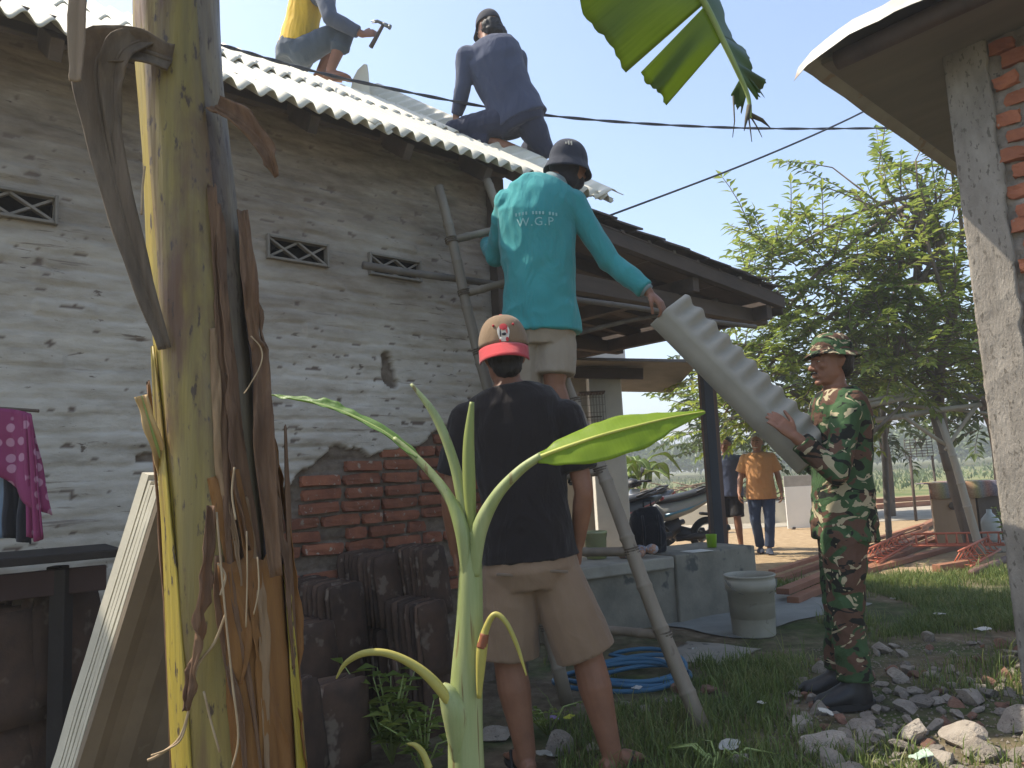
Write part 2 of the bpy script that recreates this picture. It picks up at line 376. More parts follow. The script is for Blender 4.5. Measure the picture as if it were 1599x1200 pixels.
# ============================================================ HOUSE (local frame: x along the wall, y into the house)
HOUSE = thing('house', 'whitewashed old brick house with pale corrugated roof being relaid', 'house', E0, ANG)
WV = .30; U0, U1 = -4.7, -.84; CP = .068; BL = .235
VENTS = [(-3.56, -3.225), (-2.315, -1.985), (-1.735, -1.40)]; VZ0, VZ1 = 2.288, 2.402
m_brick = mat('red_brick', (.33, .125, .065), (.20, .075, .045), 14, .9, .7, 90, .004, rnd=.28, spots=(30, .62, (.34, .27, .21)))
m_hole = mat('vent_dark', (.012, .012, .013), (.008, .008, .008), 5, .95, 0)
m_timber = mat('old_timber', (.115, .085, .065), (.055, .042, .034), 6, .85, .6, 60, .004, (.25, 1, 1), rnd=.2)
m_grey_timber = mat('grey_timber', (.20, .18, .16), (.11, .10, .09), 6, .85, .6, 60, .004, (.25, 1, 1), rnd=.2)
def course(u, z):
    zz = z+.010*vnoise(u*1.7, z*.6, 5)+.009*vnoise(u*4, z*5, 1)+.004*vnoise(u*11, z*9, 6); k = math.floor(zz/CP); return k, zz/CP-k
def bexp(u, z):
    pts = [(-9, .62), (-3.2, .62), (-2.75, .78), (-2.45, .92), (-2.32, 1.18), (-2.1, 1.29), (-1.75, 1.33), (-1.5, 1.36), (-1.28, 1.47), (-1.1, 1.45), (-.8, 1.5)]
    zb = 1.5
    for (a, p), (b, q) in zip(pts, pts[1:]):
        if a <= u <= b: zb = lerp(p, q, (u-a)/(b-a)); break
    k, f = course(u, z)
    e = zb+.10*vnoise(u*3.3, z*3, 2)+.05*vnoise(u*9, z*9, 4)-z
    if vnoise(u*2.3, z*3.1, 7)*.6+vnoise(u*7, z*8, 3)*.35 > .50 and z < 2.0: e = max(e, .02)
    return e
def wall_mesh():
    du = .0125; dz = .0105; nu = int((U1-U0)/du); nz = int(3.12/dz); vs = []; fs = []; ex = []
    def h(u, z):
        k, f = course(u, z); bx = u/BL+(.5 if k % 2 else 0)+.13*vnoise(k*3.7, 1); bi = math.floor(bx); bf = bx-bi
        off = .007*vnoise(bi*7.3, k*5.1, 2)+.004*vnoise(k*9.7, 3, 6); g = min(f, 1-f)*CP; gx = min(bf, 1-bf)*BL
        gw = .011+.008*vnoise(u*6, k*2.2, 8); gv = max(0, 1-g/max(.004, gw)); gh = max(0, 1-gx/.012)*.45
        e = bexp(u, z); d = .5+.6*max(0, vnoise(u*2.2, z*5, 12)+.2)
        y = off*1.3-.013*d*max(gv, gh*.8)*(.35+1.1*max(0, vnoise(u*3.1, z*4, 33)+.35))+(.0012+.003*vnoise(u*2.6, k*1.7, 9))*math.sin(math.pi*f)+.0065*vnoise(bi*3.1+k*7.7, 4, 2)+.004*fbm(u*5, z*14, 31)+.004*vnoise(u*2.5, z*9, 15)+.003*fbm(u*14, z*26, 2)+.008*vnoise(u*1.1, z*1.1, 3)+.0025*vnoise(u*40, z*60)
        chip = vnoise(u*9, z*26, 20)+.6*vnoise(u*23, z*50, 21)
        if e > 0: y -= .030+.006*fbm(u*20, z*20, 5)
        elif chip > .60: y -= .006
        return y, e, chip
    for j in range(nz+1):
        for i in range(nu+1):
            u = U0+i*du; z = -.05+j*dz; y, e, c = h(u, z); vs.append((u, WV-y, z)); ex.append((1.0 if e > 0 else 0.0, 1.0 if c > .60 else 0.0))
    def inv(i, j):
        u = U0+i*du; z = -.05+j*dz
        return any(a < u < b-du and VZ0 < z < VZ1-dz for a, b in VENTS)
    for j in range(nz):
        for i in range(nu):
            if inv(i, j): continue
            a = j*(nu+1)+i; fs.append((a, a+1, a+nu+2, a+nu+1))
    m, n, l, b = newmat('whitewash'); tc = nod(n, 'ShaderNodeTexCoord'); src = tc.outputs['Object']
    at_ = nod(n, 'ShaderNodeAttribute'); at_.attribute_name = 'wear'; sp = nod(n, 'ShaderNodeSeparateColor'); l.new(at_.outputs['Color'], sp.inputs[0])
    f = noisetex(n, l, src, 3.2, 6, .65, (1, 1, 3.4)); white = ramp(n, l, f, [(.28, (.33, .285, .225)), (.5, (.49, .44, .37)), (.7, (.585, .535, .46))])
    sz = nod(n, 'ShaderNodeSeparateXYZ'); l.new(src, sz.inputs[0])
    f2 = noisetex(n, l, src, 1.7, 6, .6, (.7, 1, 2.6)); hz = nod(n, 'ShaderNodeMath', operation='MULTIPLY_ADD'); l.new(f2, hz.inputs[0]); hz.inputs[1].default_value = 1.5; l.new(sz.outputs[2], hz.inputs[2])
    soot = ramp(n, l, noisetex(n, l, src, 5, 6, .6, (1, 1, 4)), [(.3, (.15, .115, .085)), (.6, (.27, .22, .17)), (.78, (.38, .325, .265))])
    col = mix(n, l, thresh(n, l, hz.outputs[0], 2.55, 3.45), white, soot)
    f3 = noisetex(n, l, src, 7, 5, .65, (1, 1, 2.8), .6); col = mix(n, l, thresh(n, l, f3, .645, .70), col, (.16, .125, .10))
    f4 = noisetex(n, l, src, 16, 4, .6, (1, 1, 4.5), .4); col = mix(n, l, thresh(n, l, f4, .69, .73), col, (.11, .085, .07))
    f5 = noisetex(n, l, src, 3.6, 5, .62, (1, 1, 13), .35); g5 = noisetex(n, l, src, 2.2, 4, .6); li = nod(n, 'ShaderNodeMath', operation='MULTIPLY'); l.new(thresh(n, l, f5, .60, .66), li.inputs[0]); l.new(thresh(n, l, g5, .40, .62), li.inputs[1]); col = mix(n, l, li.outputs[0], col, (.19, .15, .12))      # thin dark level streaks, broken up by noise
    col = mix(n, l, sp.outputs[1], col, (.17, .13, .105))
    mort = ramp(n, l, noisetex(n, l, src, 18, 6, .65), [(.3, (.12, .092, .07)), (.7, (.25, .20, .155))]); col = mix(n, l, sp.outputs[0], col, mort)
    l.new(col, b.inputs['Base Color']); b.inputs['Roughness'].default_value = .93; b.inputs['Specular IOR Level'].default_value = .2
    bumpn(n, l, b, noisetex(n, l, src, 70, 6, .7, (1, 1, 1.7)), .5, .006)
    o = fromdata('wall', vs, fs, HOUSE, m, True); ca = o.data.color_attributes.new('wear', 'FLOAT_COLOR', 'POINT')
    arr = np.zeros((len(vs), 4), np.float32); arr[:, :2] = np.array(ex); arr[:, 3] = 1; ca.data.foreach_set('color', arr.ravel())
    return o
WALL = wall_mesh()
def brick_mesh(r, L=.222, H=.054, D=.05):
    bm = bmesh.new(); bmesh.ops.create_cube(bm, size=1, matrix=Matrix.Diagonal((L, D, H, 1)))
    bmesh.ops.subdivide_edges(bm, edges=bm.edges[:], cuts=1, use_grid_fill=True)
    for v in bm.verts:
        c = sum(1 for a, b in zip(v.co, (L, D, H)) if abs(abs(a)-b/2) < 1e-5); v.co *= (1, .985, .95, .88)[c] if c > 1 else 1
        v.co += Vector((r.gauss(0, .0035), r.gauss(0, .0025), r.gauss(0, .0022)))
    bmesh.ops.recalc_face_normals(bm, faces=bm.faces[:]); me = bpy.data.meshes.new('brick'); bm.to_mesh(me); bm.free(); me.materials.append(m_brick); return me
_rb = random.Random(4); BRICKS = [brick_mesh(_rb) for _ in range(8)]; HALFB = [brick_mesh(_rb, .115) for _ in range(5)]
def wall_bricks():
    r = random.Random(9); n = 0
    for k in range(1, 23):
        zc = (k+.5)*CP-.004; u = -2.75+(.117 if k % 2 else 0)
        while u < -.9:
            L = .222 if r.random() < .75 else .115; uc = u+L/2
            if all(bexp(uc+q*L*.38, zc) > .0 for q in (-1, 0, 1)) and (zc > .72 or r.random() < .4) and r.random() < (.93 if zc > .8 else .5):
                o = link('brick', r.choice(BRICKS if L > .2 else HALFB), WALL); o.location = (uc, WV+.024+r.uniform(-.004, .009), zc-.010*vnoise(uc*1.7, zc*.6, 5)); o.rotation_euler = (r.gauss(0, .01), r.gauss(0, .012), r.gauss(0, .012)); n += 1
            u += L+.014+r.uniform(-.003, .006)
wall_bricks()
def vents():
    m_v = mat('vent_cement', (.27, .235, .195), (.17, .15, .125), 12, .9, .4, 80)
    for a, b in VENTS:
        w = b-a; hh = VZ1-VZ0; c = (a+b)/2; zc = (VZ0+VZ1)/2
        bm = bmesh.new(); box(bm, (0, .13, 0), (w+.10, .01, hh+.10)); 
        for s in (-1, 1): box(bm, (s*(w/2+.006), .07, 0), (.008, .11, hh+.02)); box(bm, (0, .07, s*(hh/2+.006)), (w+.02, .11, .008))
        v = frombm('vent_block', bm, HOUSE, m_hole); v.location = (c, WV, zc)
        f = bmesh.new(); t = .013
        for s in (-1, 1): box(f, (s*(w/2-t/2+.004), -.004, 0), (t, .045, hh+.012), bev=.003); box(f, (0, -.003, s*(hh/2-t/2+.004)), (w-2*t+.006, .043, t), bev=.003)
        frombm('vent_frame', f, v, m_v)
        n = 2; iw = w-2*t; ih = hh-2*t+.004
        for i in range(n):
            for s in (-1, 1):
                x0 = -iw/2+iw*i/n; x1 = x0+iw/n; L = math.hypot(iw/n, ih); ang = math.atan2(ih, iw/n)*s
                q = boxobj('lattice_bar', ((x0+x1)/2, .004+.003*s, 0), (L, .028, .0115), m_v, v, Matrix.Rotation(-ang, 3, 'Y'), .002)
vents()
# ---- gable side of the house seen at the corner, dark corner post, wall plate
m_fibre = mat('fibre_cement', (.68, .665, .60), (.56, .545, .49), 2.2, .75, .25, 120, .002, spots=(9, .70, (.36, .33, .28)), rnd=.06)
boxobj('side_wall', (-.90, 2.5, 1.5), (.12, 4.3, 3.0), MATS.get('side') or mat('side', (.5, .48, .45), (.36, .34, .31), 3, .9, .4, 40), HOUSE)
boxobj('corner_post', (-.825, .262, 1.52), (.09, .075, 3.0), m_timber, HOUSE, bev=.006)
boxobj('wall_plate', (-2.6, .36, 3.16), (3.9, .09, .12), m_timber, HOUSE)
PIT = rad(35.0); RS = Matrix.Rotation(PIT, 3, 'X')
def corr_mesh(name, W, L, pitch=.098, amp=.021, th=.006, ns=12, per=10, seed=0):
    n = int(W/pitch*per); vs = []; fs = []
    for top in (0, 1):
        for j in range(ns+1):
            for i in range(n+1):
                x = W*i/n; s = L*j/ns; vs.append((x, s+.004*vnoise(x*8, j*3, seed)*(1 if j == 0 else 0), amp*math.sin(2*math.pi*x/pitch)+(th if top else 0)+.003*vnoise(x*2, s*2, seed)))
    N = (n+1)*(ns+1)
    for j in range(ns):
        for i in range(n):
            a = j*(n+1)+i; fs.append((a, a+n+1, a+n+2, a+1)); a += N; fs.append((a, a+1, a+n+2, a+n+1))
    for i in range(n): a = i; fs.append((a, a+1, a+1+N, a+N)); a = ns*(n+1)+i; fs.append((a+1, a, a+N, a+1+N))
    for j in range(ns): a = j*(n+1); fs.append((a+n+1, a, a+N, a+n+1+N)); a = j*(n+1)+n; fs.append((a, a+n+1, a+n+1+N, a+N))
    me = bpy.data.meshes.new(name); me.from_pydata(vs, [], fs); me.update(); me.materials.append(m_fibre); me.shade_smooth(); return me
ROOF = bpy.data.objects.new('roof', None); COL.objects.link(ROOF); ROOF.parent = HOUSE; ROOF.location = (0, 0, 2.95); ROOF.rotation_euler = (PIT, 0, 0)
SL = 1.56/math.cos(PIT)
def roof():
    lo = [corr_mesh('roof_sheet', .98, 1.18, seed=k) for k in range(3)]; r = random.Random(2)
    for i in range(5):
        o = link('roof_sheet', lo[i % 3], ROOF); o.location = (-.98-i*.882, r.uniform(-.012, .012), .026+.007*(i % 2))
    o = link('roof_sheet', corr_mesh('roof_sheet', .39, .50, seed=9), ROOF); o.location = (-.392, 0, .019)
    up = [corr_mesh('roof_sheet', .98, .90, seed=5+k) for k in range(2)]
    for i in range(5):
        o = link('roof_sheet', up[i % 2], ROOF); o.location = (-1.568-i*.882, 1.03+r.uniform(-.01, .01), .041+.007*(i % 2))
    # timbers under it
    for i in range(8):
        u = -4.4+i*.56; o = boxobj('rafter', (u, SL/2+.05, -.055), (.05, SL-.0, .09), m_timber, ROOF)
    for k, s in enumerate((.30, .95, 1.5)): boxobj('purlin', (-2.5, s, -.002+.006), (4.2, .05, .032), m_grey_timber, ROOF)

roof()
boxobj('back_roof_slope', (-2.6, 2.8, 3.24), (4.2, 3.0, .03), m_fibre, HOUSE, Matrix.Rotation(-rad(34), 3, 'X'))
def cap_mesh(L=1.05, w1=.19, w2=.20, ang=rad(24), pitch=.102, amp=.02, th=.006):
    """ridge cap: one plain wing, one wing whose edge runs out into waves (x along, fold at y=0)"""
    n = 100; prof = [(-w1, 0), (-w1*.5, 0), (-.025, 0), (0, .012), (.025, .016), (.08, 1), (.14, 1), (w2, 1)]; vs = []; fs = []; m = len(prof)
    for top in (0, 1):
        for i in range(n+1):
            x = L*i/n
            for y, q in prof:
                if y <= 0: yy, z = y, -abs(y)*.06
                else:
                    a = amp*min(1, max(0, (y-.01)/(w2*.45)))*math.sin(2*math.pi*x/pitch); z = -y*math.sin(ang)+a*math.cos(ang); yy = y*math.cos(ang)+a*math.sin(ang)
                if abs(y) < .03: z += .008
                vs.append((x, yy, z+(th if top else 0)))
    N = (n+1)*m
    for i in range(n):
        for k in range(m-1):
            a = i*m+k; fs.append((a, a+m, a+m+1, a+1)); a += N; fs.append((a, a+1, a+m+1, a+m))
        a = i*m; fs.append((a, a+N, a+m+N, a+m)); a = i*m+m-1; fs.append((a, a+m, a+m+N, a+N))
    for k in range(m-1): a = k; fs.append((a, a+1, a+1+N, a+N)); a = n*m+k; fs.append((a+1, a, a+N, a+1+N))
    me = bpy.data.meshes.new('ridge_cap'); me.from_pydata(vs, [], fs); me.update(); me.materials.append(m_fibre); me.shade_smooth(); return me
CAP = cap_mesh()
for i in range(3):                                        # caps over the hip, laid from the eave corner up to the ridge
    o = link('hip_cap', CAP, ROOF); a = Vector((-.02, .03, .075)); b = Vector((-.60, SL-.05, .11)); d = (b-a).normalized(); p = a+d*(.0+i*.62); n_ = Vector((0, 0, 1)); y = n_.cross(d)
    n_ = d.cross(y); o.matrix_local = Matrix(((d.x, y.x, n_.x, p.x), (d.y, y.y, n_.y, p.y), (d.z, y.z, n_.z, p.z+.008*i), (0, 0, 0, 1)))
for i in range(4):
    o = link('ridge_cap', CAP, HOUSE); o.location = (-.62-i*.98, 1.60, 4.08+.008*(i % 2)); o.rotation_euler = (rad(-14), 0, math.pi)
# ---- porch: tiled lean-to on timbers, ledge and post
PORCH = bpy.data.objects.new('porch', None); COL.objects.link(PORCH); PORCH.parent = HOUSE
m_tile_old = mat('old_tile', (.10, .075, .065), (.05, .04, .036), 10, .9, .6, 60, .006, rnd=.35, spots=(20, .66, (.17, .15, .12)))
PX0, PX1, PZ0, PZ1, PV0, PV1 = -.28, 2.26, 2.80, 2.575, .02, 3.4
psl = math.atan2(PZ0-PZ1, PX1-PX0); PR = Matrix.Rotation(psl, 3, 'Y')
def pz(u): return lerp(PZ0, PZ1, (u-PX0)/(PX1-PX0))
def porch():
    r = random.Random(6); plen = (PX1-PX0)/math.cos(psl)
    tl = []
    for k in range(4):
        bm = bmesh.new(); n = 8; L = .33; vs = []
        for j in range(2):
            for i in range(n+1): x = -.12+.24*i/n; vs.append((x, j*L, .018*math.sin(i/n*2*math.pi)+.003*r.gauss(0, 1)))
        lo = [bm.verts.new((y-L/2, x, z)) for x, y, z in vs]; hi = [bm.verts.new((y-L/2, x, z+.014)) for x, y, z in vs]; N = n+1
        for i in range(n):
            bm.faces.new((lo[i], lo[i+1], lo[i+1+N], lo[i+N])); bm.faces.new((hi[i+1], hi[i], hi[i+N], hi[i+1+N]))
            bm.faces.new((lo[i+1], lo[i], hi[i], hi[i+1])); bm.faces.new((lo[i+N], lo[i+1+N], hi[i+1+N], hi[i+N]))
        for i in (0, n): bm.faces.new((lo[i], lo[i+N], hi[i+N], hi[i]))
        bmesh.ops.recalc_face_normals(bm, faces=bm.faces[:]); me = bpy.data.meshes.new('roof_tile'); bm.to_mesh(me); bm.free(); me.materials.append(m_tile_old); tl.append(me)
    nx = int((PX1-PX0)/.27)+1
    for i in range(nx):
        for j in range(15):
            u = PX0+.14+i*.27; v = PV0+.10+j*.225
            if u > PX1-.02: continue
            o = link('roof_tile', r.choice(tl), PORCH); o.location = (u+r.uniform(-.012, .012), v-(.03*r.random() if j == 0 else 0), pz(u)+.042+r.uniform(-.004, .014)); o.rotation_euler = (r.gauss(0, .02), psl-.05+r.gauss(0, .015), r.gauss(0, .03))
    for j in range(7):                                     # rafters down the slope
        v = PV0+.05+j*.52; boxobj('rafter', ((PX0+PX1)/2, v, pz((PX0+PX1)/2)-.045), (plen-.04, .055, .09), m_timber, PORCH, PR)
    for i in range(9):
        u = PX0+.1+i*.29; boxobj('batten', (u, (PV0+PV1)/2, pz(u)+.015), (.035, PV1-PV0, .025), m_grey_timber if i % 3 == 0 else m_timber, PORCH)
    boxobj('rake_board', ((PX0+PX1)/2, PV0+.02, pz((PX0+PX1)/2)-.045), (plen-.02, .025, .10), m_timber, PORCH, PR)
    boxobj('fascia_board', (PX1+.015, (PV0+PV1)/2, PZ1-.06), (.025, PV1-PV0-.1, .16), m_timber, PORCH)
    boxobj('purlin', (1.0, (PV0+PV1)/2, pz(1.0)-.15), (.08, PV1-PV0-.1, .11), m_timber, PORCH)
    boxobj('purlin', (2.05, (PV0+PV1)/2, pz(2.05)-.16), (.08, PV1-PV0-.1, .12), m_timber, PORCH)
    for v in (.25, 1.9): boxobj('tie_beam', (.75, v, pz(.75)-.28), (3.0, .09, .12), m_timber, PORCH)
    for k in range(14): v = PV0+.12+k*.24; boxobj('light_stop_plank', ((PX0+PX1)/2, v, pz((PX0+PX1)/2)+.008), (plen-.06, .232, .012), m_timber, PORCH, PR, .002)  # planks added under the tiles to keep light from leaking through the gaps
    pass
porch()
def inhouse(p): return Matrix.Rotation(-ANG, 4, 'Z') @ (Vector(p)-E0)
# post: dark front, brown flank
pb = inhouse(at(1122, 852, 6.95)); pt = inhouse(at(1098, 520, 7.0)); pb.z = .0
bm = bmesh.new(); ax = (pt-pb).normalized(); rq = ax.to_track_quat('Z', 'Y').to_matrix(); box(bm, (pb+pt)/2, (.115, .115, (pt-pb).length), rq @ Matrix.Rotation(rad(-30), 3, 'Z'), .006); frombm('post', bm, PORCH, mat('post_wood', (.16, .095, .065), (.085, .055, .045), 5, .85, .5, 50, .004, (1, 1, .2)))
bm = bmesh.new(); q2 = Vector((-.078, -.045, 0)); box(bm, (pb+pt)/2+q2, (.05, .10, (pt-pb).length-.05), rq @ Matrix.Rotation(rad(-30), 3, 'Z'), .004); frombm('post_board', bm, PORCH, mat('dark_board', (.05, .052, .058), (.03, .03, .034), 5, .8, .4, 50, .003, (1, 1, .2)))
# ledge
LA = atz(850, 893, .5); LB = atz(1177, 852, .5)
def ledge():
    a = inhouse(LA); b = inhouse(LB); a.z = b.z = 0; d = (b-a).normalized(); s = Vector((-d.y, d.x, 0)); ang = math.atan2(d.y, d.x); L = (b-a).length; R = Matrix.Rotation(ang, 3, 'Z')
    m_l = mat('ledge_cement', (.30, .285, .25), (.15, .145, .13), 3, .92, .6, 40, .005, spots=(5, .6, (.10, .10, .09)))
    m_t = mat('ledge_top', (.40, .385, .35), (.25, .24, .22), 4, .9, .4, 50)
    boxobj('ledge', (a+d*L/2+s*.30+Vector((0, 0, .20))), (L-.04, .56, .52), m_l, PORCH, R, .012)
    boxobj('ledge_slab', (a+d*L*.28+s*.28+Vector((0, 0, .455))), (L*.56, .64, .088), m_t, PORCH, R, .012)
    boxobj('ledge_end', (a+d*L*.79+s*.29+Vector((0, 0, .237))), (L*.42, .60, .53), m_l, PORCH, R, .012)
ledge()
# ============================================================ NEIGHBOURING SHED WITH BRICK CORNER (right)
KP = Vector((2.325, 3.777, 0)); RA = rad(43.5)
SHED = thing('brick_shed', 'brick shed corner with rough cement pillar and sagging metal roof', 'shed', KP, RA)
def shed():
    r = random.Random(12)      # local x = away along the hidden side, local -y = along the brick face toward the camera
    m_c = mat('rough_cement', (.36, .32, .27), (.20, .175, .145), 9, .95, 1, 90, .006, (1, 1, .45), spots=(46, .58, (.15, .13, .105)))
    m_m = mat('rough_mortar', (.34, .295, .245), (.19, .165, .135), 12, .95, 1, 60, .008, spots=(18, .62, (.10, .09, .08)))
    # pillar: a rough rendered corner
    vs = []; fs = []; H = 3.5; nz = 150; prof = [(.17, .0)]+[(x*.02, 0) for x in range(8, -1, -1)]+[(0, -i*.012) for i in range(1, 17)]+[(.05, -.192)]
    for j in range(nz+1):
        z = -.1+H*j/nz; wob = .003*vnoise(z*2, 1)+.0015*vnoise(z*9, 4)+.0012*vnoise(z*40, 4)
        for k, (x, y) in enumerate(prof):
            edge = .022*(fbm(z*5, 2)+.6*vnoise(z*13, 8))*max(0, (-y-.12)/.07); n_ = .0025*fbm(x*20, z*14+y*9, 3)+.0025*fbm(y*60, z*40, 5)
            vs.append((x-(n_+.0 if x < .01 else 0)+wob*.4, y+(wob if y > -.01 else 0)+(n_ if y > -.005 else 0)-edge, z))
    m = len(prof)
    for j in range(nz):
        for k in range(m-1): a = j*m+k; fs.append((a, a+1, a+m+1, a+m))
    P = fromdata('pillar', vs, fs, SHED, m_c, True)
    # mortar face
    vs = []; fs = []; ny = 110; nz = 230
    for j in range(nz+1):
        for i in range(ny+1):
            y = -.17-1.45*i/ny; z = -.1+3.5*j/nz; vs.append((.040+.016*fbm(y*11, z*11, 1)+.012*vnoise(y*30, z*30, 2), y, z))
    for j in range(nz):
        for i in range(ny): a = j*(ny+1)+i; fs.append((a, a+1, a+ny+2, a+ny+1))
    Wl = fromdata('brick_wall', vs, fs, SHED, m_m, True)
    boxobj('wall_core', (.16, -.85, 1.65), (.18, 1.5, 3.5), m_m, SHED)
    # (single pieces, uneven courses)
    mb = mat('orange_brick', (.44, .165, .085), (.31, .11, .06), 16, .92, .8, 110, .004, rnd=.22, spots=(24, .66, (.30, .26, .22)))
    shp = []
    for k in range(9):
        L = (.105 if k < 5 else .215); bm = bmesh.new(); bmesh.ops.create_cube(bm, size=1, matrix=Matrix.Diagonal((.06, L, .066, 1))); bmesh.ops.subdivide_edges(bm, edges=bm.edges[:], cuts=2, use_grid_fill=True)
        for v in bm.verts:
            q = Vector((v.co.x/.03, v.co.y/(L/2), v.co.z/.033)); c = sum(1 for t in q if abs(t) > .99)
            v.co *= (1, 1, .97, .93)[c]; v.co += Vector((r.gauss(0, .003), r.gauss(0, .005), r.gauss(0, .004)))
        bmesh.ops.recalc_face_normals(bm, faces=bm.faces[:]); me = bpy.data.meshes.new('brick'); bm.to_mesh(me); bm.free(); me.materials.append(mb); shp.append(me)
    k = 0; z = .05
    while z < 3.25:
        y = -.215 if k % 2 else -.255; first = True
        while y > -1.5:
            L = .105 if (first and k % 2) or r.random() < .2 else .215
            o = link('brick', r.choice(shp[:5] if L < .2 else shp[5:]), Wl); o.location = (.044+r.uniform(-.012, .012), y-L/2+(.03 if first else 0)*r.random(), z+r.gauss(0, .006)); o.rotation_euler = (r.gauss(0, .05), r.gauss(0, .03), r.gauss(0, .05))
            y -= L+.028+r.uniform(0, .02); first = False
        z += .094+r.uniform(-.006, .006); k += 1
    # roof: panel, round purlin, metal sheet curling at its edge
    m_pan = mat('roof_underside', (.20, .185, .17), (.14, .13, .12), 4, .85, .3, 40, .004, (1, .2, 1))
    m_zinc = mat('weathered_zinc', (.46, .47, .47), (.36, .34, .31), 5, .55, .3, 30, metal=.25, spots=(7, .62, (.34, .26, .18)))
    R = bpy.data.objects.new('roof', None); COL.objects.link(R); R.parent = SHED
    boxobj('roof_panel', (1.55, -.9, 3.255), (4.05, 2.66, .03), m_pan, R, Matrix.Rotation(rad(-2.5), 3, 'X'))
    tubeobj('purlin', [(-.45, .36, 3.185), (-.44, -.4, 3.215), (-.42, -1.4, 3.25), (-.42, -2.3, 3.29)], [.047, .05, .052, .055], m_timber, R, 12)
    vs = []; fs = []; xs = [-.60+.01*i for i in range(12)]+[-.46+.06*i for i in range(4)]+[-.28+.3*i for i in range(1, 14)]; nx = len(xs)-1; ny = 40
    for top in (0, 1):
        for i in range(nx+1):
            for j in range(ny+1):
                x = xs[i]; y = .52-2.9*j/ny; z = 3.30+(-y+.4)*.045+.006*math.sin(y*60)-.10*max(0, (y-.28)/.24)**1.6-.105*max(0, (-.53-x)/.07)**1.15+.012*vnoise(x*3, y*3)
                if i == 0: x += .02*vnoise(y*5, 2)
                vs.append((x, y+.02*vnoise(x*4, 7)*(1 if j == 0 else 0), z+.004*top))
    N = (nx+1)*(ny+1)
    for i in range(nx):
        for j in range(ny): a = i*(ny+1)+j; fs.append((a, a+1, a+ny+2, a+ny+1)); a += N; fs.append((a, a+ny+1, a+ny+2, a+1))
    for i in range(nx): a = i*(ny+1); fs.append((a, a+ny+1, a+ny+1+N, a+N))
    for j in range(ny): fs.append((j, j+N, j+1+N, j+1))
    fromdata('metal_sheet', vs, fs, R, m_zinc, True)
shed()
# ============================================================ PEOPLE
def remesh(name, bm, vox, parent, mats, smooth=4, org=None, wr=None, keep=True):
    me = bpy.data.meshes.new('tmp'); bmesh.ops.recalc_face_normals(bm, faces=bm.faces[:]); bm.to_mesh(me); bm.free()
    t = bpy.data.objects.new('tmp', me); COL.objects.link(t)
    m = t.modifiers.new('r', 'REMESH'); m.mode = 'VOXEL'; m.voxel_size = vox; m.use_smooth_shade = True
    s = t.modifiers.new('s', 'SMOOTH'); s.factor = .5; s.iterations = smooth
    dg = bpy.context.evaluated_depsgraph_get(); out = bpy.data.meshes.new_from_object(t.evaluated_get(dg)); out.name = name
    bpy.data.objects.remove(t); bpy.data.meshes.remove(me)
    N = len(out.vertices); co = np.empty(N*3, np.float32); out.vertices.foreach_get('co', co); co = co.reshape(-1, 3)
    if wr:
        amp, sc, seed = wr; nn = np.empty(N*3, np.float32); out.vertices.foreach_get('normal', nn); nn = nn.reshape(-1, 3)
        d = np.empty(N, np.float32)
        for i in range(N):
            x, y, z = co[i]; w = noise.noise(Vector((x*4, y*4, z*4+seed)))
            a = noise.noise(Vector((x*sc[0]+seed+w, y*sc[1]+w*1.3, z*sc[2]+w))); b = noise.noise(Vector((x*sc[0]*2.1+w*2, y*sc[1]*2.1+seed, z*sc[2]*2.1)))
            d[i] = (1-2.2*abs(a))*.55+.45*b
        co = co+nn*(d*amp)[:, None]
    if org is not None: co = co-np.array(Vector(org), np.float32)
    out.vertices.foreach_set('co', co.ravel()); out.update()
    for q in (mats if isinstance(mats, (list, tuple)) else [mats]): out.materials.append(q)
    out.shade_smooth()
    return link(name, out, parent)
def limb(bm, pts, rads, caps=(True, True), n=14):
    pts = [Vector(p) for p in pts]; tube(bm, pts, rads, n)
    for i, p in enumerate(pts):
        if (i == 0 and not caps[0]) or (i == len(pts)-1 and not caps[1]): continue
        ball(bm, p, rads[i]*.995)
def hand(bm, wr, d, palm, thumb, curl=.5, k=1.0, spread=.12, curls=None, tcurl=.4):
    """palm from the wrist along d, facing palm; thumb leaves the side named by thumb"""
    d = Vector(d).normalized(); palm = Vector(palm); palm = (palm-d*palm.dot(d)).normalized(); t = Vector(thumb); s = d.cross(palm).normalized()
    if s.dot(t) < 0: s = -s
    kn = wr+d*.088*k
    loft(bm, [(wr-d*.01, s*.026*k, palm*.019*k), (wr+d*.02*k, s*.033*k, palm*.017*k), (wr+d*.055*k, s*.041*k, palm*.016*k), (kn, s*.041*k, palm*.013*k)], 12)
    ball(bm, wr+d*.035*k+s*.022*k+palm*.006*k, (.020*k, .020*k, .020*k))
    for i, (o, L, r) in enumerate(((.031, .072, .0092), (.010, .080, .0095), (-.011, .075, .0092), (-.031, .058, .0082))):
        c = (curls[i] if curls else curl); p = wr+d*(.084-abs(o)*.12)*k+s*o*k; a = .15+c*.5; pts = [p]; dd = (d+s*(o*spread*14)*.18).normalized()
        for f in (.45, .32, .23):
            q = (dd*math.cos(a)+palm*math.sin(a)); p = p+q*L*f*k; pts.append(p); a += c*.95
        limb(bm, pts, [r*k*1.05, r*k, r*k*.93, r*k*.8], n=8)
    b = wr+d*.028*k+s*.030*k; q1 = (d*.75+s*.75+palm*.25).normalized(); q2 = (d*(.9-.3*tcurl)+s*(.35-.5*tcurl)+palm*(.2+.7*tcurl)).normalized(); p1 = b+q1*.042*k; p2 = p1+q2*.032*k; p3 = p2+q2*.024*k
    limb(bm, [b, p1, p2, p3], [.014*k, .0115*k, .010*k, .0085*k], n=8)
